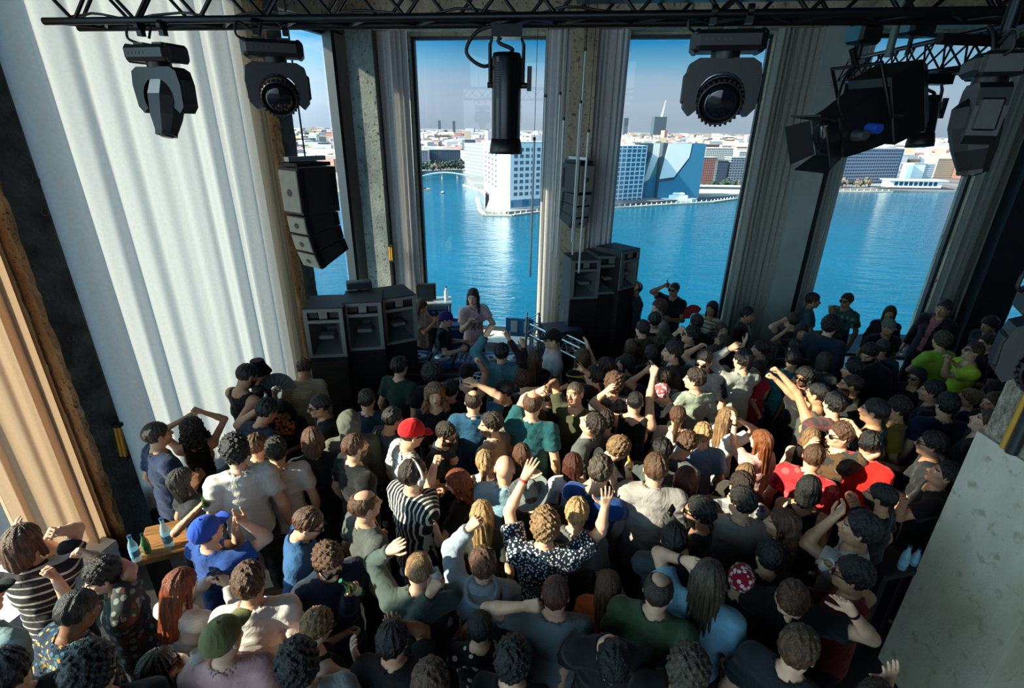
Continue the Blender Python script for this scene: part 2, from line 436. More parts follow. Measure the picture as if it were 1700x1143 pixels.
a, b = sc_(984, 1032); curtain('curtain', 'white curtain hanging behind the hung black speaker column', fp, a, b, .16, ZS + .02, ZT + .03, CURT, 5, .045, seed=13)
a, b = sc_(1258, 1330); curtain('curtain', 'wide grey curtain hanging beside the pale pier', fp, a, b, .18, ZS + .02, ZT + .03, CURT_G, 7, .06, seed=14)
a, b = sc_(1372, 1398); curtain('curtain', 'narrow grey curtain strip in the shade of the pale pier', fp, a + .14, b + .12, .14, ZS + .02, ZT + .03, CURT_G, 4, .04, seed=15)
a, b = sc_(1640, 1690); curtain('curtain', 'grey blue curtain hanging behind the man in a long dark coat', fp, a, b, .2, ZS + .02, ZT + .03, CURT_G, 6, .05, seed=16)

# ------------------------------------------------------------------ light
sun = bpy.data.lights.new('sun', 'SUN'); so = bpy.data.objects.new('sun', sun); COL.objects.link(so)
SUN_DIR = Vector((.955, .297, 0)).normalized() * math.cos(R(28)) + Vector((0, 0, -math.sin(R(28))))
so.rotation_euler = SUN_DIR.to_track_quat('-Z', 'Y').to_euler(); so.location = (-20, -5, 12)
sun.energy = 18.0; sun.angle = R(.6); sun.color = (1, .77, .52)
wd = bpy.data.worlds.new('sky'); sc.world = wd; wd.use_nodes = True
nt = wd.node_tree; nt.nodes.clear()
o_ = nt.nodes.new('ShaderNodeOutputWorld'); bg = nt.nodes.new('ShaderNodeBackground'); nt.links.new(bg.outputs[0], o_.inputs[0])
tc = nt.nodes.new('ShaderNodeTexCoord'); sep = nt.nodes.new('ShaderNodeSeparateXYZ'); nt.links.new(tc.outputs['Generated'], sep.inputs[0])
cr = nt.nodes.new('ShaderNodeValToRGB'); e = cr.color_ramp.elements
e[0].position = 0.0; e[0].color = lin((186, 192, 206)); e[1].position = 1.0; e[1].color = lin((14, 96, 150))
for p, c in ((.03, (200, 204, 220)), (.07, (184, 202, 222)), (.098, (132, 188, 218)), (.13, (42, 148, 202)), (.3, (20, 120, 176))):
    k = e.new(p); k.color = lin(c)
nt.links.new(sep.outputs[2], cr.inputs[0])
nz = nt.nodes.new('ShaderNodeTexNoise'); nz.inputs['Scale'].default_value = 3.2; nz.inputs['Detail'].default_value = 7; nz.inputs['Roughness'].default_value = .55
mp = nt.nodes.new('ShaderNodeMapping'); mp.inputs['Scale'].default_value = (1, 1, 6.5); mp.inputs['Location'].default_value = (.3, .1, .2)
nt.links.new(tc.outputs['Generated'], mp.inputs[0]); nt.links.new(mp.outputs[0], nz.inputs[0])
mr = nt.nodes.new('ShaderNodeMapRange'); mr.inputs[1].default_value = .46; mr.inputs[2].default_value = .72; mr.inputs[4].default_value = .75; nt.links.new(nz.outputs[0], mr.inputs[0])
mx = nt.nodes.new('ShaderNodeMix'); mx.data_type = 'RGBA'; mx.inputs[7].default_value = lin((206, 212, 220))
nt.links.new(mr.outputs[0], mx.inputs[0]); nt.links.new(cr.outputs[0], mx.inputs[6]); nt.links.new(mx.outputs[2], bg.inputs[0])
# the sky is brighter round the sun
vd = nt.nodes.new('ShaderNodeVectorMath'); vd.operation = 'DOT_PRODUCT'; nt.links.new(tc.outputs['Generated'], vd.inputs[0]); vd.inputs[1].default_value = tuple(-SUN_DIR)
m1 = nt.nodes.new('ShaderNodeMapRange'); m1.inputs[1].default_value = -.15; m1.inputs[2].default_value = 1.0; nt.links.new(vd.outputs['Value'], m1.inputs[0])
m2 = nt.nodes.new('ShaderNodeMath'); m2.operation = 'POWER'; m2.inputs[1].default_value = 1.4; nt.links.new(m1.outputs[0], m2.inputs[0])
m3 = nt.nodes.new('ShaderNodeMath'); m3.operation = 'MULTIPLY_ADD'; m3.inputs[1].default_value = 7.2; m3.inputs[2].default_value = 1.0; nt.links.new(m2.outputs[0], m3.inputs[0])
tn = nt.nodes.new('ShaderNodeMix'); tn.data_type = 'RGBA'; tn.inputs[7].default_value = lin((172, 206, 214)); nt.links.new(m2.outputs[0], tn.inputs[0]); nt.links.new(mx.outputs[2], tn.inputs[6]); nt.links.new(tn.outputs[2], bg.inputs[0])
nt.links.new(m3.outputs[0], bg.inputs[1])
sc.view_settings.view_transform = 'Standard'; sc.view_settings.look = 'None'; sc.view_settings.gamma = 1.0
sc.view_settings.exposure = 0.0; sc.view_settings.use_curve_mapping = False
# ------------------------------------------------------------------ the harbour and the city
ZW = -72.0
def g(px, py, z=ZW): return on_z(px, py, z)
# water
t = NT('harbour_water'); b = t.new('ShaderNodeBsdfPrincipled'); b.inputs['Base Color'].default_value = lin((6, 76, 100)); b.inputs['Roughness'].default_value = .12
b.inputs['IOR'].default_value = 1.33
tc = t.new('ShaderNodeTexCoord'); mp = t.new('ShaderNodeMapping'); mp.inputs['Scale'].default_value = (.5, 1.0, 1); mp.inputs['Rotation'].default_value = (0, 0, .25); t.l(tc.outputs['Object'], mp.inputs[0])
n1 = t.new('ShaderNodeTexNoise'); n1.inputs['Scale'].default_value = .16; n1.inputs['Detail'].default_value = 6; n1.inputs['Roughness'].default_value = .6; n1.inputs['Distortion'].default_value = .4; t.l(mp.outputs[0], n1.inputs[0])
bp = t.new('ShaderNodeBump'); bp.inputs['Strength'].default_value = .38; bp.inputs['Distance'].default_value = 2.0; t.l(n1.outputs[0], bp.inputs['Height']); t.l(bp.outputs[0], b.inputs['Normal'])
n2 = t.new('ShaderNodeTexNoise'); n2.inputs['Scale'].default_value = .006; n2.inputs['Detail'].default_value = 3; t.l(tc.outputs['Object'], n2.inputs[0])
mx = t.new('ShaderNodeMix', data_type='RGBA'); mx.inputs[6].default_value = lin((2, 66, 88)); mx.inputs[7].default_value = lin((14, 104, 136)); t.l(n2.outputs[0], mx.inputs[0]); t.l(mx.outputs[2], b.inputs['Base Color'])
t.l(b.outputs[0], t.out.inputs[0]); WATER = t.mat
wm = MB(); wm.add([(-2500, 20, ZW), (3500, 20, ZW), (3500, 2600, ZW), (-2500, 2600, ZW)], [(0, 1, 2, 3)])
struct('water', wm, WATER)

LANDM = mat('quay_paving', (150, 132, 120), .9, noise=.35, nscale=.06)
LANDF = mat('city_ground', (150, 142, 142), .95, noise=.4, nscale=.01)
STONE = mat('quay_stone', (176, 166, 152), .85)
BWHITE = mat('white_cladding', (226, 228, 228), .7)
BWIN = mat('dark_panes', (36, 62, 84), .25)
BGLASS = mat('blue_facade_glass', (52, 112, 142), .18)
BGREY = mat('light_grey_facade', (158, 160, 162), .7)
BBRICK = mat('red_brick', (134, 84, 72), .9)
BDARK = mat('dark_slate_facade', (58, 70, 82), .6)
BTAN = mat('tan_facade', (176, 156, 138), .85)
TREE = mat('tree_green', (52, 76, 62), .95, noise=.4, nscale=.2)
BARE = mat('bare_tree_grey', (112, 98, 88), .95, noise=.4, nscale=.2)

# land: shoreline traced from w1 (harbour basin) round the white tower, to the far right
ZL = ZW + 2.2
shore = [g(560, 322), g(690, 322), g(696, 300), g(702, 286), g(768, 284), g(776, 302), g(800, 322), g(812, 336), g(806, 352), g(840, 356), g(900, 350), g(1010, 344), g(1110, 336), g(1200, 329), g(1235, 326), g(1290, 322), g(1370, 318), g(1480, 319), g(1640, 320), g(1850, 322)]
lm = MB()
far = [Vector((p.x * 9000 / p.y, 9000, ZL)) for p in shore]
P = [[Vector((p.x, p.y, ZW - 1)) for p in shore], [Vector((p.x, p.y, ZL)) for p in shore], far]
lm.grid(P, 0, False)
struct('land', lm, LANDF)

def facade(name, wall, win, cols, rows, wf=.6, hf=.55, rough=.6):
    """window grid from generated coordinates of the block, so one shared shader serves each face"""
    if name in _MC: return _MC[name]
    t = NT(name); b = t.new('ShaderNodeBsdfPrincipled'); b.inputs['Roughness'].default_value = rough
    tc = t.new('ShaderNodeTexCoord'); sp = t.new('ShaderNodeSeparateXYZ'); t.l(tc.outputs['Object'], sp.inputs[0])
    ge = t.new('ShaderNodeNewGeometry'); sn = t.new('ShaderNodeSeparateXYZ'); t.l(tc.outputs['Normal'], sn.inputs[0])
    def M(op, a, bb=None, v=None):
        n = t.new('ShaderNodeMath', operation=op); t.l(a, n.inputs[0])
        if bb is not None: t.l(bb, n.inputs[1])
        if v is not None: n.inputs[1].default_value = v
        return n.outputs[0]
    add = M('ADD', sp.outputs[0], sp.outputs[1])
    fu = M('FRACT', M('DIVIDE', add, v=cols)); fv = M('FRACT', M('DIVIDE', sp.outputs[2], v=rows))
    wu = M('LESS_THAN', fu, v=wf); wv = M('LESS_THAN', fv, v=hf)
    up = M('LESS_THAN', M('ABSOLUTE', sn.outputs[2]), v=.5)
    f = M('MULTIPLY', M('MULTIPLY', wu, wv), up)
    mx = t.new('ShaderNodeMix', data_type='RGBA'); mx.inputs[6].default_value = lin(wall); mx.inputs[7].default_value = lin(win); t.l(f, mx.inputs[0]); t.l(mx.outputs[2], b.inputs['Base Color'])
    t.l(b.outputs[0], t.out.inputs[0]); _MC[name] = t.mat
    return t.mat
FAC = [facade('facade_brick', (150, 92, 78), (60, 70, 84), 3.2, 3.4), facade('facade_pale', (196, 188, 180), (84, 98, 112), 3.6, 3.3), facade('facade_grey', (128, 134, 142), (50, 66, 84), 4.2, 3.5, .75, .6),
       facade('facade_tan', (186, 160, 138), (90, 88, 92), 3.0, 3.2), facade('facade_dark', (70, 82, 96), (36, 48, 62), 3.4, 3.6)]

def block(name, label, a, b, top, depth, m, roofm=None, cat='building', group=None, parts=True, zb=None):
    """building standing on the line a-b (ground points), front face towards us. returns (root, ex, ey, width, height)"""
    a = Vector((a.x, a.y, ZL)); b = Vector((b.x, b.y, ZL)); ex = (b - a); w = ex.length; ex.normalize(); ey = Vector((-ex.y, ex.x, 0))
    h = top - ZL
    M = Matrix(((ex.x, ey.x, 0, a.x), (ex.y, ey.y, 0, a.y), (0, 0, 1, ZL), (0, 0, 0, 1)))
    r = empty(name, label=label, cat=cat, group=group, M=M)
    mb = MB(); mb.box((w / 2, depth / 2, h / 2), (w, depth, h)); mb.build('walls', m, r)
    if roofm is not None:
        rb = MB(); rb.box((w / 2, depth / 2, h + .4), (w + .8, depth + .8, .8)); rb.build('roof', roofm, r)
    return r, w, h
def windows(r, m, x0, x1, z0, z1, nc, nr, fw=.6, fh=.55, side='front', w=0, skip=()):
    """a grid of single panes on a face, sharing one mesh"""
    cw, ch = (x1 - x0) / nc, (z1 - z0) / nr; me = None
    for i in range(nc):
        for j in range(nr):
            if (i, j) in skip: continue
            x = x0 + (i + .5) * cw; z = z0 + (j + .5) * ch
            if me is None:
                mb = MB()
                mb.box((0, 0, 0), (cw * fw, .5, ch * fh) if side == 'front' else (.5, cw * fw, ch * fh)); o = mb.build('window', m, r); me = o.data
            else: o = link('window', me, r)
            o.location = (x, -.1, z) if side == 'front' else (w, x, z)

# --- the white tower with square windows (two faces seen, lower wing behind)
zt = on_y(880, 238, g(868, 352).y).z
r, w, h = block('apartment_tower', 'tall white waterfront tower with a grid of dark square windows', g(846, 352), g(932, 345), zt, 24, BWHITE, BGREY)
windows(r, BWIN, 3, w - 2, 11, h - 3, 9, 8)
mb = MB(); mb.box((w / 2, -.2, 5), (w - 2, .6, 7)); mb.build('ground_floor_glazing', BGLASS, r)
r2, w2, h2 = block('apartment_tower', 'white tower wing with long bright side wall, joined beside the tall white tower', g(804, 318), g(841, 346), on_y(820, 242, g(804, 318).y).z, 12, BWHITE, BGREY)
windows(r2, BWIN, 3, w2 - 3, 10, h2 - 4, 6, 7, .35, .45)
r3, w3, h3 = block('office_block', 'pale terraced office block stepping down beside the white tower', g(772, 292), g(812, 300), on_y(780, 240, g(770, 296).y).z, 40, facade('facade_terrace', (206, 208, 208), (84, 110, 124), 60, 5.0, 1.0, .45), BGREY)
# --- glass law court block and the sculpted towers
r, w, h = block('glass_office', 'blue glass office block with a white frame grid by the breakwater', g(1000, 338), g(1064, 334), on_y(1030, 243, g(1030, 336).y).z, 24, BGLASS, BWHITE)
me = None
for i in range(9):
    mb = MB(); mb.box((w * i / 8, -.3, h / 2), (.8, .6, h)); mb.build('frame_post', BWHITE, r)
for j in range(12):
    mb = MB(); mb.box((w / 2, -.3, h * (j + .5) / 12), (w, .6, 1.0)); mb.build('frame_rail', BWHITE, r)
def sculpt(label, px0, px1, pyb, top, polys, m, depth=20):
    r, w, h = block('angular_tower', label, g(px0, pyb), g(px1, pyb), on_y((px0 + px1) / 2, top, g((px0 + px1) / 2, pyb).y).z, depth, m)
    for nm, pts, mm, dz in polys:
        mb = MB(); P_ = [(x * w, y * h) for x, y in pts]
        Mx = Matrix(((1, 0, 0, 0), (0, 0, -1, 0), (0, 1, 0, 0), (0, 0, 0, 1)))
        mb.prism(P_, .02, dz, 0, Mx); mb.build(nm, mm, r)
    return r
FACET = mat('pale_facet', (206, 208, 210), .7)
sculpt('dark and white angular tower between the glass block and the blue wedge tower', 1064, 1086, 331, 238, [('white_facet', [(.0, .28), (.42, .34), (1, .8), (1, 1), (.45, 1), (.45, .8)], FACET, .8), ('dark_facet', [(-.9, 1), (-.9, .78), (-.2, .56), (.0, .57), (.42, .82), (.42, 1)], BDARK, .9), ('glass_base', [(0, 0), (1, 0), (1, .5), (.45, .3), (0, .26)], BGLASS, .5)], mat('teal_strip', (86, 128, 120), .5))
sculpt('blue glass wedge tower with a large pale slanted facet', 1090, 1158, 333, 238, [('pale_facet', [(.0, .36), (.34, .4), (.64, .76), (.66, 1), (.12, 1)], FACET, 1.0), ('blue_base', [(0, 0), (1, 0), (1, 1), (.68, 1), (.66, .74), (.35, .34), (0, .3)], BGLASS, .7)], BDARK)
# --- quarter blocks on the far bank
row = [  # label, px0, px1, base py, top py, facade, roof
 ('red brown brick warehouse beside the blue wedge tower', 1160, 1184, 308, 262, 0, BGREY),
 ('dark blue glass tower block behind the white cruiser', 1186, 1203, 309, 268, 4, BDARK),
 ('brick and glass waterfront block beside the dark blue tower', 1207, 1250, 309, 262, 2, BGREY),
 ('pale block with a stepped roof above the red brown warehouse', 1166, 1210, 290, 246, 1, BWHITE),
 ('low red brick row between the stepped block and the grey curtain', 1160, 1188, 282, 240, 0, BTAN),
 ('pale hotel seen past the grey curtain', 1222, 1262, 288, 252, 1, BWHITE),
]
for lb, a, b_, yb, yt, f, rf in row:
    block('city_block', lb, g(a, yb), g(b_, yb), on_y(a, yt, g(a, yb).y).z, 20, FAC[f], rf, group=None)
r, w, h = block('long_office', 'long grey striped office building above the ferry quay', g(1372, 309), g(1482, 306), on_y(1430, 247, g(1430, 306).y).z, 22, facade('facade_stripe', (150, 152, 164), (70, 72, 96), 5, 4.6, .8, .5), BGREY)
mb = MB(); mb.box((w + 2, 8, h / 2), (4, 16, h)); mb.build('glazed_stair', BGLASS, r)
r, w, h = block('white_block', 'small white twin block with louvred front behind the ferry terminal', g(1508, 304), g(1528, 304), on_y(1515, 272, g(1515, 304).y).z, 20, BWHITE, BGREY)
mb = MB(); mb.box((w + 10, 8, h / 2), (18, 14, h)); mb.build('annex', facade('facade_louvre', (196, 200, 204), (120, 136, 150), 40, 3.0, 1.0, .5), r)
for i, (a, b_, yb, yt, f, lb) in enumerate([(1290, 1360, 305, 262, 3, 'tan quay building mostly hidden behind the pale pier'), (1548, 1588, 298, 264, 3, 'tan brick block on the far quay past the white louvred block'), (1596, 1660, 300, 262, 0, 'brown roofed block beside the grey blue curtain')]):
    block('city_block', lb, g(a, yb), g(b_, yb), on_y(a, yt, g(a, yb).y).z, 20, FAC[f], BTAN)
# left: quay houses behind trees
for i, (a, b_, yb, yt, f, lb) in enumerate([(660, 712, 281, 250, 2, 'grey blue office block behind the quay trees by the bridge'), (714, 765, 279, 249, 4, 'dark long block behind the trees at the harbour basin'), (772, 790, 262, 232, 4, 'narrow dark tower with a pale roof behind the terraced block')]):
    block('city_block', lb, g(a, yb), g(b_, yb), on_y(a, yt, g(a, yb).y).z, 35, FAC[f], BGREY)

# skyline landmarks
lo = lambda px, pyb: g(px, pyb, ZL)
def tower(name, label, px, w_px, pyb, pyt, m, spire=None, cat='building'):
    p = lo(px, pyb); k = px_of(p)[2] / FPX; w = w_px * k; top = on_y(px, pyt, p.y).z
    r = empty(name, (p.x, p.y, ZL), label=label, cat=cat)
    mb = MB(); mb.box((0, 0, (top - ZL) / 2), (w, w, top - ZL)); mb.build('shaft', m, r)
    if spire:
        mb = MB(); z = top - ZL; mb.cyl((w * .2, 0, z), (w * .35, 0, z + spire * k), 2.2 * k, .3 * k, 8); mb.build('spire', BWHITE, r)
tower('horizon_tower', 'dark round tower with a white slanted mast on the skyline', 1091, 20, 228, 194, BDARK, 24)
tower('horizon_tower', 'small dark tower on the skyline beside the window frame', 1037, 7, 224, 196, BDARK)
tower('horizon_tower', 'thin dark chimney tower on the skyline over the harbour basin', 730, 4, 222, 200, BDARK)
tower('horizon_tower', 'second thin tower on the skyline, near the hanging lamp can', 754, 4, 222, 201, BDARK)
dm = MB(); p = lo(889, 232); dm.lathe([(30, 0), (30, 14), (27, 26), (18, 38), (7, 46), (.5, 48)], 16, 0)
o = dm.build('white_dome', BWHITE); o.location = (p.x, p.y, ZL); tag(o, 'pale domed roof rising on the skyline beside the hanging tubes', 'building')

# --- quay trees
rnd = random.Random(5)
tree_me = []
for v in range(3):
    V = []; F = []
    me = bpy.data.meshes.new('crown'); mb = MB()
    for q in range(14):
        c = Vector((rnd.gauss(0, 2.2), rnd.gauss(0, 2.2), 7 + rnd.gauss(0, 1.6))); rr = rnd.uniform(1.3, 2.4)
        mb.lathe([(.1, -rr), (rr * .7, -rr * .7), (rr, 0), (rr * .7, rr * .7), (.1, rr)], 7, 0, Matrix.Translation(c), False)
    o = mb.build('quay_tree', TREE if v < 2 else BARE); tree_me.append(o)
n = 0
tm_ = MB(); tm_.cyl((0, 0, 0), (0, 0, 6), .35, .2, 6); trunk0 = None
for (xa, ya, xb, yb, cnt) in ((690, 286, 774, 283, 14), (694, 282, 770, 279, 13), (1160, 316, 1248, 313, 10), (1376, 312, 1440, 311, 8)):
    for i in range(cnt):
        f = (i + rnd.uniform(.2, .8)) / cnt; p = g(xa + (xb - xa) * f, ya + (yb - ya) * f, ZL)
        src = tree_me[rnd.randrange(3)]
        r = empty('quay_tree', (p.x, p.y, ZL), rnd.uniform(0, 6), None, 'tree', 'trees along the far quays')
        r['label'] = {690: 'bushy green tree on the harbour basin quay by the bridge', 694: 'green tree behind the first quay row at the harbour basin', 1160: 'tree on the quay behind the white cruiser', 1376: 'tree on the quay before the long striped office'}[xa]
        s_ = rnd.uniform(.8, 1.25); r.scale = (s_, s_, s_)
        link('crown', src.data, r)
        if trunk0 is None: trunk0 = tm_.build('trunk', BARE, r).data
        else: link('trunk', trunk0, r)
for o in tree_me: bpy.data.objects.remove(o)

# --- breakwaters: posts along floating piers
def pier(name, label, pts, wid, posts):
    r = empty(name, (pts[0].x, pts[0].y, ZW), label=label, cat='pier')
    o3 = Vector((pts[0].x, pts[0].y, ZW)); mb = MB()
    for a, b in zip(pts[:-1], pts[1:]):
        d = (b - a).normalized(); nrm = Vector((-d.y, d.x, 0)) * wid / 2
        q = [a - nrm, b - nrm, b + nrm, a + nrm]; q = [Vector((v.x, v.y, ZW)) - o3 for v in q]
        mb.hexa([v + Vector((0, 0, .1)) for v in q] + [v + Vector((0, 0, 1.4)) for v in q])
    mb.build('deck', STONE, r); me = None
    L = sum((b - a).length for a, b in zip(pts[:-1], pts[1:])); k = 0
    for i in range(posts):
        s = L * (i + .5) / posts
        for a, b in zip(pts[:-1], pts[1:]):
            if s <= (b - a).length: p = a + (b - a).normalized() * s; break
            s -= (b - a).length
        if me is None:
            mp_ = MB(); mp_.cyl((0, 0, 0), (0, 0, 3.6), .7, n=8); o = mp_.build('post', BGREY, r); me = o.data
        else: o = link('post', me, r)
        o.location = (p.x - o3.x, p.y - o3.y, 0)
    return r
pier('breakwater', 'curved breakwater with pale posts before the glass block and wedge tower', [g(1004, 347), g(1060, 344), g(1120, 340), g(1180, 337), g(1222, 331), g(1236, 324)], 5, 36)
pier('breakwater', 'breakwater of posts wrapped around the foot of the white tower', [g(792, 330), g(797, 350), g(806, 358), g(850, 359), g(905, 352)], 4, 26)
pier('jetty', 'timber jetty running into the harbour basin beside the white tower', [g(770, 308), g(800, 318), g(818, 332)], 4, 12)
# bridge over the basin
r = empty('footbridge', (g(700, 296).x, g(700, 296).y, ZW), label='pale arched footbridge across the harbour basin', cat='bridge')
o3 = r.location.copy(); a, b_ = g(690, 299), g(776, 295); mb = MB(); rows = []
for i in range(17):
    f = i / 16; p = a + (b_ - a) * f - o3; z = 3 + 6 * math.sin(PI * f); rows.append((p.x, p.y, z))
for i in range(16):
    x0, y0, z0 = rows[i]; x1, y1, z1 = rows[i + 1]
    mb.hexa([Vector(v) for v in ((x0, y0 - 3, z0 - 1), (x1, y1 - 3, z1 - 1), (x1, y1 + 3, z1 - 1), (x0, y0 + 3, z0 - 1), (x0, y0 - 3, z0 + .6), (x1, y1 - 3, z1 + .6), (x1, y1 + 3, z1 + .6), (x0, y0 + 3, z0 + .6))])
mb.build('deck', BWHITE, r)
for f in (.2, .5, .8):
    p = a + (b_ - a) * f - o3; mb = MB(); mb.cyl((p.x, p.y, -1), (p.x, p.y, 3 + 5 * math.sin(PI * f)), 1.2, n=8); mb.build('support', STONE, r)
# boats
def boat(name, label, px, py, L, m, cabins, ang=0.0):
    p = g(px, py); r = empty(name, (p.x, p.y, ZW), ang, label, 'boat')
    pl = [(-L / 2, -L * .1), (L * .3, -L * .11), (L / 2, 0), (L * .3, L * .11), (-L / 2, L * .1)]
    mb = MB(); mb.prism(pl, 0, L * .07); mb.build('hull', m, r)
    for nm, x0, x1, z0, z1, mm in cabins:
        mb = MB(); mb.bbox(((x0 + x1) / 2 * L, 0, (z0 + z1) / 2 * L), ((x1 - x0) * L, L * .15, (z1 - z0) * L), L * .02); mb.build(nm, mm, r)
boat('motor_yacht', 'white motor yacht moored inside the breakwater below the blue wedge tower', 1128, 334, 42, BWHITE, [('cabin', -.3, .2, .06, .16, BWHITE), ('flybridge', -.2, .1, .16, .22, BWHITE), ('windscreen', .2, .23, .08, .15, BDARK)], .15)
boat('cruise_barge', 'long white river cruiser on the quay beside the brick warehouse', 1196, 322, 88, BWHITE, [('deckhouse', -.45, .4, .06, .1, BDARK), ('roof', -.47, .38, .1, .115, BWHITE)], .05)
boat('workboat', 'small dark boat drifting in the harbour basin', 735, 321, 12, BDARK, [('cabin', -.2, .1, .06, .18, BWHITE)], 1.2)
boat('barge', 'curved pale barge moored beside the quay trees', 700, 317, 30, STONE, [('deckhouse', -.3, .2, .06, .12, BDARK)], .9)
r = empty('ferry_terminal', (g(1510, 316).x, g(1510, 316).y, ZW), 0, 'long white ferry terminal with a row of openings on the far quay', 'building')
k = px_of(r.location)[2] / FPX
mb = MB(); mb.box((0, 0, 2), (124 * k, 24, 4)); mb.build('pontoon', BDARK, r)
mb = MB(); mb.box((0, 0, 9), (86 * k, 16, 9)); mb.build('hall', BWHITE, r)
mb = MB(); mb.box((2 * k, 0, 14), (96 * k, 22, 1.2)); mb.build('roof', BWHITE, r)
me = None
for i in range(9):
    if me is None: m_ = MB(); m_.box((0, 0, 0), (5.4 * k, .5, 5)); o = m_.build('window', BWIN, r); me = o.data
    else: o = link('window', me, r)
    o.location = ((-32 + i * 8) * k, -8.2, 9.5)
pier('quay_edge', 'long low stone quay edge beside the ferry terminal', [g(1372, 318), g(1440, 319), g(1480, 319)], 6, 10)
FOOT = []
bpy.context.view_layer.update()
for o in bpy.data.objects:
    if o.type == 'MESH' and (o.parent is not None) and o.parent.get('category') in ('building', 'tree'):
        q = [o.matrix_world @ Vector(c) for c in o.bound_box]; xs = [v.x for v in q]; ys = [v.y for v in q]
        if max(ys) > 300: FOOT.append(((min(xs) + max(xs)) / 2, (min(ys) + max(ys)) / 2, (max(xs) - min(xs)) / 2 + 4, (max(ys) - min(ys)) / 2 + 4))
FOOT.append((lo(889, 232).x, lo(889, 232).y, 40, 40))
# --- far city: endless roofs, countless at this distance
rnd = random.Random(3); FM = [mat('far_roofs_pale', (198, 190, 194), .9), mat('far_roofs_red', (168, 124, 116), .9), mat('far_roofs_grey', (146, 150, 164), .9), BARE, mat('far_roofs_white', (220, 216, 212), .9), mat('far_roofs_tan', (170, 148, 132), .9)]  # colours paled towards lavender, distance haze put into the roofs
mb = MB()
for i in range(5200):
    d = 640 * (9.5 ** rnd.random()); k = rnd.uniform(-1.3, 1.5); x, y = k * d, d
    px, py, _z = px_of((x, y, ZL))
    if py > 262 and (px < 650 or px > 700) : 
        if py > 285 or (700 < px < 960 and py > 272) or (1000 < px < 1260 and py > 268): continue
    if py > 284: continue
    ww = rnd.uniform(12, 46) * (1 + d / 5000); dd = rnd.uniform(12, 30) * (1 + d / 4000); hh = rnd.uniform(9, 24) if rnd.random() < .985 else rnd.uniform(30, 62)
    if any(abs(x - c[0]) < c[2] + ww and abs(y - c[1]) < c[3] + ww for c in FOOT): continue
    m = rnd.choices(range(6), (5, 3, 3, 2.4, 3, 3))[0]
    a = rnd.uniform(-.4, .4)
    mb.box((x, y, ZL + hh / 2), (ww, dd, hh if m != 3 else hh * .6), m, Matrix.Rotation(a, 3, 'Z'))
tag(mb.build('distant_city', FM), 'carpet of tiny haze-pale and reddish roofs reaching to the horizon', 'city', kind='stuff')
# ------------------------------------------------------------------ trusses
def frame_M(o, x, y=None, z=None):
    """matrix with given x axis (and approximate z)"""
    x = Vector(x).normalized(); z = Vector(z if z is not None else (0, 0, 1)); y = z.cross(x).normalized(); z = x.cross(y)
    return Matrix(((x.x, y.x, z.x, o[0]), (x.y, y.y, z.y, o[1]), (x.z, y.z, z.z, o[2]), (0, 0, 0, 1)))
def truss(name, label, a, b, w, h, r, m, bays, tri=False, br=None, posts=()):
    """lattice girder from a to b (centre line of the lower front chord). parts: chords and one lacing per face"""
    a, b = Vector(a), Vector(b); L = (b - a).length; M = frame_M(a, b - a); root = empty(name, label=label, cat='truss', M=M)
    ch = [(0, 0), (w, 0), (w / 2, h)] if tri else [(0, 0), (w, 0), (0, h), (w, h)]
    for y, z in ch:
        mb = MB(); mb.cyl((0, y, z), (L, y, z), r, n=10); mb.build('chord', m, root)
    br = br or r * .5; faces = [(0, 1), (1, 2), (2, 0)] if tri else [(0, 1), (1, 3), (3, 2), (2, 0)]
    for p, q in faces:
        mb = MB(); (y0, z0), (y1, z1) = ch[p], ch[q]
        for i in range(bays):
            x0, x1 = L * i / bays, L * (i + 1) / bays; xm = (x0 + x1) / 2
            mb.cyl((x0, y0, z0), (xm, y1, z1), br, n=6); mb.cyl((xm, y1, z1), (x1, y0, z0), br, n=6)
        mb.build('lacing', m, root)
    return root, L, M
TRY = 3.9
def tr1(px, py=30):
    p = on_plane(px, py, Vector((0, TRY, 0)), Vector((MF, 1, 0))); return p
a = tr1(72, 31); zt1 = tr1(850, 27).z; a.z = zt1; b = tr1(1700, 20); b.z = zt1; b = b + (b - a) * .25
T1, L1, M1 = truss('lighting_truss', 'long black lighting truss spanning the whole room under the ceiling', a, b, .28, .28, .026, BLACKM, 16)
for i, f in enumerate((.1, .45, .8)):
    p = a + (b - a) * f; mb = MB(); mb.cyl(M1.inverted() @ (p + Vector((0, .14, .3))), M1.inverted() @ Vector((p.x, p.y + .14, ZC)), .008, n=6); mb.build('hanging_cable', BLACKM, T1)
tm = M1.inverted()
mb = MB(); x0 = (tm @ tr1(955, 10)).x; mb.box(((x0 + L1) / 2, .14, .15), (L1 - x0, .2, .09)); mb.build('cable_tray', BLACK, T1)
mb = MB(); x0 = 0.2; pts = [(x0 + (L1 * .5) * i / 40, .02 + .03 * math.sin(i * 1.7), .03 + .02 * math.sin(i * .9)) for i in range(41)]; mb.tube(pts, .009); mb.build('cable', BLACK, T1)
def up_to_truss(px): p = tr1(px, 30); p.z = zt1 - .026; return p
c = on_y(1366, 111, 6.9); d = on_y(1700, 30, 3.2); c.z = 5.02; 
T2, L2, M2 = truss('lighting_truss', 'slim triangular lattice truss running away over the crowd beside the pale pier', on_y(1381, 139, 6.7), on_y(1730, 97, 3.3), 0.24, .24, .02, BLACKM, 11, tri=True, br=.008)
mb = MB(); p = on_y(1474, 95, 4.8); q = on_y(1480, 0, 4.8); mb.cyl(M2.inverted() @ p, M2.inverted() @ Vector((p.x, p.y, ZC)), .03, n=10); mb.build('hanging_pole', mat('green_grey_pipe', (88, 104, 100), .5, metal=.4), T2)

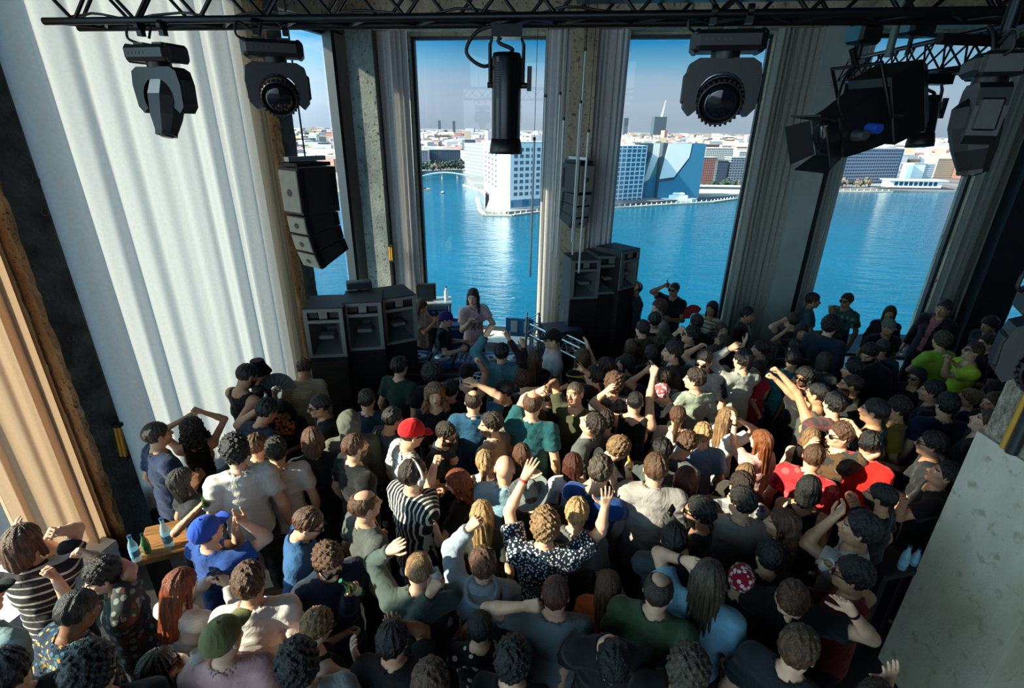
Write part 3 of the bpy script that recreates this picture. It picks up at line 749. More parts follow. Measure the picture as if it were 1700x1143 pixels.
# ------------------------------------------------------------------ moving heads
LENS = mat('dark_lens', (12, 20, 26), .08, spec=.8)
CABLE = mat('black_cable', (8, 10, 12), .6)
SILVER = mat('silver_facet', (196, 204, 208), .3, metal=.3)
def clampset(root, w, dz=.0):
    for x in (-w, w):
        mb = MB(); mb.cyl((x - .02, 0, .05 + dz), (x + .02, 0, .05 + dz), .045, n=10); mb.box((x, 0, .0 + dz), (.05, .05, .06)); mb.build('hanging_clamp', BLACKM, root)
def loop_cable(root, pts, r=.011, m=None):
    P = [Vector(p) for p in pts]; out = []
    for i in range(len(P) - 1):
        p0, p1, p2, p3 = P[max(i - 1, 0)], P[i], P[i + 1], P[min(i + 2, len(P) - 1)]
        for k in range(6):
            t = k / 6; out.append(.5 * ((2 * p1) + (p2 - p0) * t + (2 * p0 - 5 * p1 + 4 * p2 - p3) * t * t + (3 * p1 - p0 - 3 * p2 + p3) * t ** 3))
    out.append(P[-1]); mb = MB(); mb.tube(out, r); return mb.build('hanging_cord', m or CABLE, root)
def rx(a): return Matrix.Rotation(a, 3, 'X')
def moving_head(label, top, rz, s=1.0, kind='wash', tilt=-.9, drop=.02, head_r=.155, pan=0.0, dark=False):
    root = empty('moving_light', top, rz, label, 'stage light')
    root.scale = (s, s, s)
    clampset(root, .12, -.06)
    mb = MB(); mb.bbox((0, 0, -.17 - drop), (.46, .3, .13), .03); mb.bbox((-.215, 0, -.17 - drop), (.07, .24, .15), .025); mb.bbox((.215, 0, -.17 - drop), (.07, .24, .15), .025)
    for x in (-.1, .1): mb.box((x, 0, -.1 - drop), (.1, .16, .03))
    base = mb.build('base', BLACK, root)
    mb = MB()
    for k in range(5): mb.cyl((-.16 + k * .04, -.153, -.17 - drop), (-.16 + k * .04, -.147, -.17 - drop), .012, n=8)
    mb.build('display_panel', DARK, base)
    Mp = Matrix.Rotation(pan, 3, 'Z')
    mb = MB(); mb.cyl((0, 0, -.235 - drop), (0, 0, -.28 - drop), .1, n=16)
    arc = [(.166 * math.cos(t), -.53 + .166 * math.sin(t)) for t in [R(-28 + 236 * i / 16) for i in range(17)]]
    pl = [(-.2, -.655), (-.25, -.6), (-.262, -.42), (-.24, -.31), (-.18, -.275), (.18, -.275), (.24, -.31), (.262, -.42), (.25, -.6), (.2, -.655)] + arc
    Mx = Matrix(((1, 0, 0, 0), (0, 0, -1, 0), (0, 1, 0, -drop), (0, 0, 0, 1)))
    mb.prism(pl[::-1], -.085, .085, 0, Mp.to_4x4() @ Mx)
    for sx in (-1, 1): mb.bbox(Mp @ Vector((sx * .255, 0, -.47)) + Vector((0, 0, -drop)), (.03, .13, .2), .012, 0, Mp)
    yoke = mb.build('yoke', BLACK, root)
    hc = Vector((0, 0, -.53 - drop)); Mh = Matrix.Translation(hc) @ Mp.to_4x4() @ Matrix.Rotation(tilt, 4, 'X')
    if kind == 'wash':
        mb = MB(); r = head_r
        mb.lathe([(.02, -.15), (r * .7, -.14), (r * .95, -.06), (r, .03), (r, .11), (r * .93, .13), (r * .9, .115), (.02, .115)], 28, 0, Mh)
        for k in range(28):
            t = 2 * PI * k / 28; mb.box(Mh @ Vector((r * 1.02 * math.cos(t), r * 1.02 * math.sin(t), .09)), (.016, .016, .05), 0, Mh.to_3x3())
        hd = mb.build('head', BLACK, root)
        mb = MB(); mb.lathe([(.02, .118), (r * .88, .118), (r * .6, .135), (.02, .142)], 28, 0, Mh); mb.build('lens', LENS, hd)
        mb = MB(); mb.lathe([(r * 1.01, -.02), (r * 1.06, 0), (r * 1.01, .02)], 28, 0, Mh); mb.build('trim_ring', STEEL, hd)
    else:
        mb = MB()
        def ring(z, w, d, o=0): return [(x * w, y * d + o, z) for x, y in ((-1, -.45), (-.45, -1), (.45, -1), (1, -.45), (1, .45), (.45, 1), (-.45, 1), (-1, .45))]
        rings = [ring(-.17, .07, .07), ring(-.13, .13, .12), ring(.0, .145, .14), ring(.16, .13, .12), ring(.3, .085, .085), ring(.33, .085, .085)]
        vs = [Mh @ Vector(v) for q in rings for v in q]; fs = [tuple(range(8))[::-1], tuple(range(40, 48))]; ms = [0, 0]
        for i in range(5):
            for k in range(8): fs.append((i * 8 + k, i * 8 + (k + 1) % 8, i * 8 + 8 + (k + 1) % 8, i * 8 + 8 + k))
        mb.add(vs, fs)
        for q, f in enumerate(fs):
            if q >= 2 and (q - 2) // 8 in (0, 1) and (q - 2) % 8 in (5,): mb.m[q] = 1
        hd = mb.build('head', [BLACK, BLACKM] if dark else [DARK, SILVER], root)
        mb = MB(); mb.lathe([(.02, .332), (.07, .332), (.05, .345), (.02, .348)], 20, 0, Mh); mb.build('lens', LENS, hd)
    loop_cable(root, [(-.16, .05, -.05), (-.26, .02, .0), (-.28, 0, -.1), (-.2, .05, -.14)])
    loop_cable(root, [(.1, .05, -.02), (.02, .1, .07), (-.06, .08, .02), (-.1, .05, -.1)])
    return root
moving_head('black faceted beam light with a silver facet, hanging before the huge white curtain', up_to_truss(247), R(-14), .82, 'spot', tilt=2.85, drop=.06)
moving_head('black round wash light hanging beside the rough brown pillar, lens tipped down', up_to_truss(446), R(18), .80, 'wash', tilt=1.95, head_r=.155, drop=.03)
moving_head('large black wash light with a toothed rim hanging in the second harbour window', up_to_truss(1214) + Vector((0, 0, .05)), R(-12), .88, 'wash', tilt=1.95, head_r=.155, drop=.03)
p = on_y(1668, 62, 2.75)
moving_head('big black moving light seen from its side above the ferry terminal window', p, R(62), .7, 'spot', tilt=2.9, drop=.0, dark=True)
mb_ = empty('light_bracket', (0, 0, 0), label='black bracket pipe carrying the big moving light above the ferry terminal window', cat='bracket')
mb = MB(); mb.cyl((p.x, p.y, p.z), (p.x, p.y, ZC), .03, n=10); mb.build('hanging_pole', BLACKM, mb_)
mb = MB(); mb.cyl((p.x - .3, p.y, p.z - .01), (p.x + .5, p.y + .1, p.z - .01), .025, n=10); mb.build('crossbar', BLACKM, mb_)
p = on_y(1815, 462, 1.9)
moving_head('black round wash light hung low by the pebbled pillar', p, R(-30), .7, 'wash', tilt=1.7, head_r=.16, drop=.0)
mb_ = empty('light_hanger', (0, 0, 0), label='black drop pipe holding the low wash light by the pebbled pillar', cat='bracket')
mb = MB(); mb.cyl((p.x, p.y, p.z - .02), (p.x, p.y, ZC), .025, n=10); mb.build('hanging_pole', BLACKM, mb_)

# ------------------------------------------------------------------ lamp cans
def can(label, top, L, r, axis=(0, 0, -1), rz=0, yk=.16):
    ax = Vector(axis).normalized(); root = empty('lamp_can', top, 0, label, 'stage light')
    x = Vector((math.cos(rz), math.sin(rz), 0)); c0 = Vector((0, 0, -.14)) ; c1 = c0 + ax * L
    mb = MB(); mb.box((0, 0, -.02), (.2, .16, .07)); mb.build('hanging_clamp', BLACKM, root)
    zx = -ax; yx = zx.cross(x).normalized(); xx = yx.cross(zx)
    Mh = Matrix(((xx.x, yx.x, zx.x, c0.x), (xx.y, yx.y, zx.y, c0.y), (xx.z, yx.z, zx.z, c0.z), (0, 0, 0, 1)))
    mb = MB(); mb.lathe([(.02, -L), (r * .95, -L), (r, -L * .98), (r, -.03), (r * .9, 0), (.02, 0)], 26, 0, Mh)
    for k in range(16): mb.box(Mh @ Vector((-r * .55, -r * .85, -.06 - k * .014)), (.05, .02, .005), 0, Mh.to_3x3())
    body = mb.build('body', mat('satin_black', (16, 22, 28), .28, metal=.3), root)
    mb = MB(); mb.lathe([(.02, -L - .03), (r * 1.16, -L - .03), (r * 1.16, -L), (r * 1.02, -L + .07), (.02, -L + .07)], 26, 0, Mh); mb.build('front_ring', BLACK, body)
    mb = MB(); pts = [(-r * 1.12, 0, -L * .32), (-r * 1.12, 0, .05), (-r * .9, 0, .1), (r * .9, 0, .1), (r * 1.12, 0, .05), (r * 1.12, 0, -L * .32)]; mb.tube([Mh @ Vector(q) for q in pts], .012, 8); mb.build('yoke', BLACKM, root)
    mb = MB(); mb.cyl(Mh @ Vector((r, 0, -L * .32)), Mh @ Vector((r * 1.5, 0, -L * .32)), .018, n=8); mb.box(Mh @ Vector((r * 1.55, 0, -L * .25)), (.03, .03, .15)); mb.build('knob', BLACK, root)
    mb = MB(); mb.cyl(Mh @ Vector((-r, 0, -L * .32)), Mh @ Vector((-r * 1.3, 0, -L * .32)), .018, n=8); mb.build('knob', BLACK, root)
    loop_cable(root, [(-.06, 0, .02), (-.2, 0, -.02), (-.27, 0, -.14), (-.15, 0, -.22), (-.02, .02, -.15)], .012)
    loop_cable(root, [(.05, 0, -.0), (-.06, .0, -.07), (.04, .0, -.12), (-.03, .02, -.16)], .012)
    loop_cable(root, [(.0, .03, .0), (.16, .03, .06), (.3, .05, .05)], .01, mat('violet_plug', (50, 48, 110), .5))
    return root
p = up_to_truss(842); p.z -= .045
can('long black lamp can hanging straight down in the first harbour window', p, .6, .1)
p = on_y(1552, 128, 4.6); pa, pb = on_y(1545, 155, 4.6), on_y(1530, 232, 4.55)
can('short black lamp can tilted under the slim truss, past the barn door spotlight', p, (pb - pa).length, .085, pb - pa)
for (px, py, y, lb) in ((1424, 100, 5.9, 'small black flood lamp fixed at the slim truss end beside the pale pier'), (1505, 92, 5.0, 'small black flood lamp sitting on the middle of the slim truss')):
    p = on_y(px, py, y); root = empty('flood_lamp', p, R(20), lb, 'stage light')
    mb = MB(); mb.cyl((0, 0, 0), (0, 0, .14), .018, n=8); mb.build('hanging_clamp', BLACKM, root)
    mb = MB(); mb.bbox((0, 0, .22), (.3, .2, .17), .03); b_ = mb.build('housing', BLACK, root)
    mb = MB(); mb.box((-.152, 0, .22), (.01, .16, .13)); mb.build('lens', mat('blue_lens', (70, 120, 140), .1), b_)
# barn door spotlight, its axis pointing down to the crowd
A, B = on_y(1512, 160, 4.6), on_y(1343, 243, 4.4)
ax = (A - B).normalized(); root = empty('theatre_spotlight', label='black theatre spotlight with barn doors hanging by the pale pier', cat='stage light', M=frame_M(B, ax)); L = (A - B).length
mb = MB()
def rr(x, w, z0, z1): return [(x, -w, z0), (x, w, z0), (x, w, z1), (x, -w, z1)]
secs = [rr(.17, .15, -.16, .16), rr(.3, .16, -.18, .17), rr(L * .6, .19, -.2, .22), rr(L * .6 + .01, .2, -.23, .28), rr(L * .9, .2, -.23, .3), rr(L, .15, -.18, .22)]
vs = [v for q in secs for v in q]; fs = [(3, 2, 1, 0), (20, 21, 22, 23)]
for i in range(5):
    for k in range(4): fs.append((i * 4 + k, i * 4 + (k + 1) % 4, i * 4 + 4 + (k + 1) % 4, i * 4 + 4 + k))
mb.add(vs, [f[::-1] for f in fs]); body = mb.build('housing', BLACK, root)
mb = MB(); mb.lathe([(.02, 0), (.14, 0), (.12, -.03), (.02, -.05)], 24, 0, Matrix.Translation((.165, 0, 0)) @ Matrix.Rotation(PI / 2, 4, 'Y')); mb.build('lens', LENS, body)
for nm, q in (('a', [(.15, -.14, .15), (.15, .14, .15), (0, .16, .24), (0, -.16, .24)]), ('b', [(.15, -.14, -.15), (.15, .14, -.15), (-.02, .17, -.2), (-.02, -.17, -.2)]),
              ('c', [(.15, -.14, -.14), (.15, -.14, .14), (-.02, -.22, .16), (-.02, -.22, -.16)]), ('d', [(.15, .14, -.14), (.15, .14, .14), (-.02, .22, .16), (-.02, .22, -.16)])):
    v = [Vector(k) for k in q]; nrm = (v[1] - v[0]).cross(v[3] - v[0]).normalized() * .006
    mb = MB(); mb.hexa([k - nrm for k in v] + [k + nrm for k in v]); mb.build('barn_door', BLACK, root)
mb = MB(); mb.tube([(L * .55, -.23, 0), (L * .5, -.23, .42), (L * .5, .23, .42), (L * .55, .23, 0)], .016, 8); mb.build('yoke', BLACKM, root)
mb = MB(); mb.cyl((L * .5, 0, .42), (L * .5 - .02, 0, .55), .025, n=8); mb.build('hanging_clamp', BLACKM, root)
for dx, c_, nm in ((.26, STEEL, 'knob'), (.38, mat('blue_knob', (40, 84, 190), .4), 'knob'), (.62, BLACK, 'knob')):
    mb = MB(); mb.cyl((dx, -.17, -.02), (dx, -.27, -.02), .045, .035, 12); mb.build(nm, c_, root)
loop_cable(root, [(.2, -.16, .1), (.12, -.2, .3), (.3, -.1, .42), (.5, 0, .4)], .01)

# ------------------------------------------------------------------ hanging light tubes
TUBE = mat('frosted_tube', (176, 186, 188), .3, metal=.2)
for i, (x0, y0, x1, y1, x2, y2) in enumerate([(895, 48, 887, 233, 876, 460), (907, 48, 906, 162, 893, 335), (932, 46, 930, 158, 917, 416), (938, 46, 936, 200, 922, 426), (974, 46, 964, 172, 949, 402), (977, 46, 972, 85, 945, 423), (984, 48, 977, 220, 957, 453)]):
    y = 7.6 + (i % 3) * .25; p0 = on_y(x1, y1, y); p2 = on_y(x2, y2, y)
    root = empty('tube_lamp', (p0.x, p0.y, p2.z), 0, ['longest hung tube lamp farthest toward the DJ, alone in the window', 'short upper tube lamp hung beside the sunlit curtain', 'thin tube lamp hung against the sunlit curtain edge', 'thin tube lamp hung just past the curtain edge, over the stone pier', 'tube lamp hung in front of the black speaker column, inner one', 'longest tube lamp hung from near the truss over the stone pier', 'lowest tube lamp, its end before the horn speakers by the pier'][i], 'lamp', 'hanging light tubes')
    mb = MB(); mb.cyl((0, 0, 0), (0, 0, p0.z - p2.z), .016, n=10); mb.build('tube', TUBE, root)
    mb = MB(); mb.cyl((0, 0, p0.z - p2.z), (0, 0, p0.z - p2.z + .04), .02, n=10); mb.build('end_cap', BLACK, root)
    mb = MB(); mb.cyl((0, 0, p0.z - p2.z), (0, 0, ZC - p2.z), .004, n=5); mb.build('hanging_wire', BLACKM, root)

# ------------------------------------------------------------------ speakers
CAB = mat('speaker_black', (16, 19, 22), .55, bump=.15, bscale=200)
CABF = mat('speaker_grey_front', (128, 130, 128), .6)
CABL = mat('speaker_light_panel', (150, 152, 142), .6, noise=.1)
CABB = mat('speaker_dark_blue', (26, 46, 68), .5)
HORN = mat('horn_dark', (30, 36, 38), .5)
def flown_box(label, M, w, dp, h, tapered=0.0, m=CABL):
    """one hung cabinet: front in local -y, width x, taper narrows the rear"""
    root = empty('line_array_speaker', label=label, cat='speaker', M=M)
    w2, h2 = w / 2, h / 2; t = tapered
    mb = MB(); mb.hexa([(-w2, 0, -h2), (w2, 0, -h2), (w2, dp, -h2 + t), (-w2, dp, -h2 + t), (-w2, 0, h2), (w2, 0, h2), (w2, dp, h2 - t), (-w2, dp, h2 - t)]); mb.build('cabinet', CAB, root)
    mb = MB(); mb.bbox((0, -.012, 0), (w * .94, .025, h * .9), .01); g_ = mb.build('grille', m, root)
    mb = MB(); mb.cyl((0, -.026, -h * .03), (0, -.03, -h * .03), min(.05, h * .16), n=16); mb.box((0, -.031, -h * .03), (.11, .004, .012)); mb.build('badge', HORN, g_)
    for x in (-w2, w2):
        for yy, hh in ((dp * .1, h * .96), (dp * .9, h * .7)):
            mb = MB(); mb.box((x, yy, 0), (.025, .055, hh)); mb.build('rigging_hanger', BLACKM, root)
    return root
def array(px, py, y, yaw, names, s=1.0, flip=1):
    p = on_y(px, py, y); z = p.z
    base = Matrix.Translation(p) @ Matrix.Rotation(yaw, 4, 'Z') @ Matrix.Scale(s, 4)
    fr = empty('array_frame', label=names[0], cat='speaker frame', M=base)
    mb = MB(); mb.box((0, .05, .08), (.34, .05, .04)); mb.box((0, .55, .08), (.34, .05, .04)); mb.box((-.15, .3, .08), (.05, .55, .05)); mb.box((.15, .3, .08), (.05, .55, .05)); mb.build('bumper', BLACKM, fr)
    mb = MB(); mb.box((0, .3, .15), (.1, .6, .06)); mb.build('spreader', STEEL, fr)
    mb = MB(); mb.cyl((0, .3, .15), (0, .3, (ZC - z) / s), .012, n=6); mb.build('hanging_chain', BLACKM, fr)
    flown_box(names[1], base @ Matrix.Translation((0, 0, -.27)), .42, .62, .62)
    zz, an, yy = -.6, .0, .02
    for k in range(3):
        h = .27; an = R(5 + 7 * k) * flip
        Mk = base @ Matrix.Translation((0, yy, zz)) @ Matrix.Rotation(an, 4, 'X') @ Matrix.Translation((0, 0, -h / 2))
        flown_box(names[2 + k], Mk, .42, .56, h - .012, .035)
        yy += h * math.sin(an); zz -= h * math.cos(an)
array(478, 284, 6.3, R(-33), ['flat steel frame carrying the hung speakers by the rough brown pillar', 'big hung subwoofer with a pale front beside the rough brown pillar', 'upper small hung speaker below the pale fronted subwoofer', 'middle small hung speaker below the pale fronted subwoofer', 'lowest small hung speaker of the column by the rough brown pillar'], .86)
array(975, 276, 8.6, R(34), ['flat steel frame carrying the hung speakers at the stone pier', 'big hung subwoofer behind the tubes at the stone pier', 'upper small hung speaker under the subwoofer at the stone pier', 'middle small hung speaker under the subwoofer at the stone pier', 'lowest small hung speaker above the horn speakers at the stone pier'], .72)
def horn_box(label, x, y, z, yaw, w=.5, h=.68, d=.55, front=CABF, group=None):
    root = empty('horn_speaker', (x, y, z), yaw, label, 'speaker', group)
    mb = MB(); w2 = w / 2; t = .03
    mb.box((-w2 + t / 2, d / 2, h / 2), (t, d, h)); mb.box((w2 - t / 2, d / 2, h / 2), (t, d, h)); mb.box((0, d / 2, t / 2), (w - 2 * t, d, t)); mb.box((0, d / 2, h - t / 2), (w - 2 * t, d, t)); mb.box((0, d - t / 2, h / 2), (w - 2 * t, t, h - 2 * t)); mb.build('cabinet', CAB, root)
    mb = MB(); zt_ = h * .74
    mb.box((-w2 + .035, -.005, h / 2), (.05, .03, h - .02)); mb.box((w2 - .035, -.005, h / 2), (.05, .03, h - .02)); mb.box((0, -.005, .03), (w - .12, .03, .04)); mb.box((0, -.005, h - .03), (w - .12, .03, .04)); mb.box((0, -.005, zt_), (w - .12, .03, .04)); mb.box((0, -.005, (h + zt_) / 2), (.1, .03, h - zt_ - .08)); mb.build('front_frame', front, root)
    # flared horn
    mb = MB(); x0, x1 = -w2 + .06, w2 - .06; z0, z1 = .05, zt_ - .02; cx, cz = 0, (z0 + z1) / 2
    o = [(x0, .0, z0), (x1, .0, z0), (x1, .0, z1), (x0, .0, z1)]; i_ = [(cx - .05, .34, cz - .04), (cx + .05, .34, cz - .04), (cx + .05, .34, cz + .04), (cx - .05, .34, cz + .04)]
    mb.add(o + i_, [(0, 1, 5, 4), (1, 2, 6, 5), (2, 3, 7, 6), (3, 0, 4, 7), (4, 5, 6, 7)]); hn = mb.build('horn', [mat('horn_grey', (84, 88, 88), .5)], root)
    mb = MB(); mb.bbox((0, .12, cz), (.2, .2, .05), .02); mb.build('phase_plug', mat('plug_grey', (120, 122, 120), .5), hn)
    for sx in (-1, 1):
        mb = MB(); mb.box((sx * (w2 / 2 + .01), .12, (h + zt_) / 2), (w2 - .12, .18, h - zt_ - .07)); mb.build('port', HORN, root)
    return root
def sub_box(label, x, y, z, yaw, w, d, h, m=CAB, name='subwoofer', group=None):
    root = empty(name, (x, y, z), yaw, label, 'speaker', group)
    mb = MB(); mb.bbox((0, d / 2, h / 2), (w, d, h), .012); mb.build('cabinet', m, root)
    mb = MB(); mb.box((0, -.006, h / 2), (w * .9, .014, h * .88)); mb.build('grille', mat('black_grille', (9, 11, 13), .7, bump=.4, bscale=400), root)
    for sx in (-1, 1):
        mb = MB(); mb.box((sx * w / 2, d * .5, h * .6), (.012, .16, .08)); mb.build('handle', BLACKM, root)
    return root
# near stack: fronts turned to the dancers
LS = [(546, 594, 6.05, R(9)), (609, 582, 6.28, R(12)), (667, 570, 6.6, R(30))]
LSN = ['horn speaker nearest the rough brown pillar, on the black subwoofers', 'middle horn speaker of the three beside the rough brown pillar', 'horn speaker at the DJ end of the three by the pillar, turned aside']
for (px, py, y, yw), lb in zip(LS, LSN):
    p = on_y(px, py, y); horn_box(lb, p.x, p.y, p.z, yw)
zl = on_y(546, 594, 6.05).z
for k, ((px, py, y, yw), lb) in enumerate(zip(LS, ('lower', 'lower', 'lower'))):
    p = on_y(px, py, y)
    zz = p.z; hh = zz / 2 - .002
    for j in range(2): sub_box(['floor', 'upper'][j] + ' black subwoofer ' + ['under the horn speaker nearest the rough brown pillar', 'under the middle horn speaker of the pillar stack', 'under the turned horn speaker at the DJ end'][k], p.x, p.y, j * (hh + .002), yw, .5 if k < 2 else .46, .6, hh)
p = on_y(598, 492, 6.9); r_ = empty('amp_case', (p.x, p.y, zl + .69), R(20), 'flat black amplifier case lying on top of the horn speakers', 'case'); mb = MB(); mb.bbox((0, 0, .05), (.34, .2, .09), .01); mb.build('body', DARK, r_); mb = MB(); mb.box((0, 0, .098), (.3, .03, .008)); mb.build('handle', STEEL, r_)
# far stack by the window
RS = [(969, 497, 8.3, R(10)), (1010, 489, 8.42, R(14)), (1040, 480, 8.5, R(40))]
RSN = ['horn speaker nearest the DJ in the window stack by the stone pier', 'middle horn speaker of the window stack by the stone pier', 'outer horn speaker of the window stack, turned toward the harbour']
for (px, py, y, yw), lb in zip(RS, RSN):
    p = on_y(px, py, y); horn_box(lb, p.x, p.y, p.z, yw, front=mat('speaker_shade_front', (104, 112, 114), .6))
for k, (px, py, y, yw) in enumerate(RS):
    p = on_y(px, py, y); hh = p.z / 2 - .002
    for j in range(2): sub_box(['floor', 'upper'][j] + ' black subwoofer ' + ['under the horn speaker nearest the DJ at the stone pier', 'under the middle horn speaker of the window stack', 'under the outer turned horn speaker of the window stack'][k], p.x, p.y, j * (hh + .002), yw, .5 if k < 2 else .44, .62, hh)
p = on_y(940, 576, 8.0); sub_box('wide dark blue cabinet standing beside the booth, before the stone pier', p.x, p.y, 0, R(16), .62, .5, 1.12, CABB, 'speaker_cabinet')

# ------------------------------------------------------------------ the DJ booth
TBL = mat('booth_black', (18, 20, 24), .6)
BLUEG = mat('blue_gear', (34, 72, 128), .4, noise=.2, nscale=20)
BLUEL = mat('blue_lit_panel', (60, 130, 190), .4)
SILV = mat('silver_gear', (176, 184, 190), .35, metal=.5)
BX, BY, BZ = on_z(775, 606, .98)
bt = empty('dj_table', (BX, BY, 0), R(-4), 'long black DJ table covered in decks and cables, behind the lattice barrier', 'table')
mb = MB(); mb.bbox((0, 0, .95), (2.0, .75, .05), .01); mb.build('tabletop', TBL, bt)
mb = MB(); mb.box((0, -.36, .46), (1.96, .02, .9)); mb.build('front_panel', TBL, bt)
for sx in (-.95, .95):
    for sy in (-.3, .32): mb = MB(); mb.box((sx, sy, .46), (.05, .05, .92)); mb.build('leg', BLACKM, bt)
def deck(label, x, y, w, d, h, m, platter, name='turntable'):
    root = empty(name, (BX + x, BY + y, .976), R(-4), label, 'DJ deck' if name != 'mixer' else 'mixer')
    mb = MB(); mb.bbox((0, 0, h / 2), (w, d, h), .01); mb.build('chassis', m, root)
    if platter:
        mb = MB(); mb.lathe([(.02, h), (w * .38, h), (w * .37, h + .02), (.02, h + .02)], 22, 0, Matrix.Translation((0, -.02, 0))); pt = mb.build('platter', SILV, root)
        mb = MB(); mb.lathe([(.01, h + .02), (.04, h + .02), (.03, h + .03), (.01, h + .03)], 12, 0, Matrix.Translation((0, -.02, 0))); mb.build('spindle', BLACK, pt)
        mb = MB(); mb.box((0, d * .38, h + .012), (w * .6, d * .14, .02)); mb.build('display', BLUEL, root)
    else:
        for i in range(4):
            for j in range(3): mb = MB(); mb.cyl((-w * .33 + i * w * .22, -d * .1 + j * d * .16, h), (-w * .33 + i * w * .22, -d * .1 + j * d * .16, h + .025), .013, n=8); mb.build('knob', SILV, root)
        for i in range(4): mb = MB(); mb.box((-w * .33 + i * w * .22, -d * .32, h + .01), (.02, .03, .02)); mb.build('fader', SILV, root)
deck('black media deck at the window end of the DJ table', -.72, .05, .33, .42, .1, BLACK, True)
deck('dark blue media deck beside the mixer, nearer the curtain', -.36, .05, .33, .42, .1, BLUEG, True)
deck('silver knobbed mixer in the middle of the DJ table', .0, .05, .33, .4, .1, BLUEG, False, 'mixer')
deck('dark blue media deck on the mixer side before the DJ', .36, .05, .33, .42, .1, BLUEG, True)
deck('blue media deck at the end of the table by the raised arms', .72, .05, .33, .42, .1, BLUEG, True)
for i, (px, py, c, lb) in enumerate([(722, 592, (226, 232, 236), 'clear water bottle standing on the DJ table beside the woman'), (706, 603, (180, 60, 80), 'pink drink in a small glass on the DJ table edge'), (745, 588, (226, 232, 236), 'small clear glass on the DJ table before the purple cap')]):
    p = on_z(px, py, 1.0); root = empty('drink_bottle' if i == 0 else 'drinking_glass', (p.x, p.y, .976), 0, lb, 'bottle' if i == 0 else 'glass')
    mb = MB(); mb.lathe([(.03, 0), (.033, .01), (.033, .1), (.03, .14), (.014, .17), (.014, .2)] if i == 0 else [(.026, 0), (.034, .1), (.034, .105)], 14); mb.build('body', mat('drink_%d' % i, c, .1, alpha=.75), root)
    if i == 0: mb = MB(); mb.cyl((0, 0, .2), (0, 0, .22), .017, n=10); mb.build('lid', BLUEG, root)
# lattice barrier
for (pa, pb, z, lb) in (((684, 690), (838, 640), .86, 'white lattice truss barrier in front of the DJ table'), ((880, 556), (962, 598), .86, 'white lattice truss barrier closing the booth by the dark blue cabinet')):
    a = on_z(*pa, z); b = on_z(*pb, z); T, L_, M_ = truss('barrier_truss', lb, a, b, .2, .2, .02, ALU, 7, br=.009)
    mi = M_.inverted()
    for f in (.06, .94):
        q = a + (b - a) * f
        mb = MB(); mb.cyl(mi @ Vector((q.x, q.y + .1, z)), mi @ Vector((q.x, q.y + .1, 0)), .02, n=8); mb.build('leg', ALU, T)
p0 = on_y(893, 560, 8.35); T, L_, M_ = truss('barrier_truss', 'short upright white truss post at the booth corner by the sunlit curtain', (p0.x, p0.y, .0), (p0.x + .02, p0.y, 1.25), .22, .22, .02, ALU, 4, br=.009)
# equipment rack
p = on_y(722, 560, 8.9); rk = empty('equipment_rack', (p.x, p.y, 0), R(8), 'equipment rack with a white rail frame at the window behind the woman in beige', 'rack')
for sx in (-.3, .3):
    for sy in (-.2, .2): mb = MB(); mb.box((sx, sy, .66), (.04, .04, 1.32)); mb.build('post', ALU, rk)
for zz in (1.32, .9):
    mb = MB(); mb.box((0, 0, zz), (.66, .46, .03)); mb.build('shelf', SILV, rk)
for k in range(3):
    mb = MB(); mb.box((0, -.02, .98 + k * .1), (.54, .38, .085)); u_ = mb.build('rack_unit', mat('rack_face', (40, 52, 78), .4, noise=.3, nscale=30), rk)
    for j in range(5): mb = MB(); mb.box((-.2 + j * .1, -.215, .98 + k * .1), (.05, .012, .04)); mb.build('button_row', BLUEL, u_)
mb = MB(); mb.box((0, 0, .45), (.56, .4, .85)); mb.build('case', BLACK, rk)
mon = empty('monitor', (p.x - .12, p.y - .02, 1.335), R(8), 'black square monitor standing on the equipment rack', 'monitor')
mb = MB(); mb.bbox((0, 0, .17), (.36, .08, .3), .01); mb.build('casing', BLACK, mon); mb = MB(); mb.box((0, -.042, .17), (.29, .006, .22)); mb.build('screen', mat('screen_off', (22, 34, 44), .15), mon); mb = MB(); mb.box((0, 0, .01), (.2, .14, .02)); mb.build('stand', BLACK, mon)
b1 = empty('water_bottle', (p.x + .24, p.y, 1.335), 0, 'clear water bottle on top of the equipment rack beside the monitor', 'bottle'); mb = MB(); mb.lathe([(.035, 0), (.037, .02), (.037, .17), (.015, .22), (.015, .25)], 12); mb.build('body', mat('clear_plastic', (190, 214, 224), .08, alpha=.55), b1); mb = MB(); mb.cyl((0, 0, .25), (0, 0, .27), .018, n=10); mb.build('lid', BLUEG, b1)
p = on_y(766, 548, 8.7); bc = empty('flight_case', (p.x, p.y, 0), R(6), 'blue flight case behind the DJ at the window sill', 'case'); mb = MB(); mb.bbox((0, 0, .5), (.5, .4, 1.0), .02); mb.build('body', BLUEG, bc)
for zz in (.06, .94): mb = MB(); mb.box((0, 0, zz), (.515, .415, .03)); mb.build('edging', ALU, bc)
mb = MB(); mb.box((0, -.21, .55), (.16, .02, .1)); mb.build('handle', ALU, bc)
p = on_y(862, 575, 8.6); bc = empty('display_board', (p.x, p.y, 0), R(-8), 'small blue and white board leaning in the booth by the harbour window', 'board'); mb = MB(); mb.box((0, 0, .95), (.5, .04, .34)); mb.build('panel', BLUEL, bc)
for sx in (-.2, .2): mb = MB(); mb.box((sx, 0, .4), (.03, .03, .8)); mb.build('leg', ALU, bc)
for dx, w in ((-.1, .12), (.12, .08)): mb = MB(); mb.box((dx, -.024, .97), (w, .008, .22)); mb.build('white_patch', BWHITE, bc)

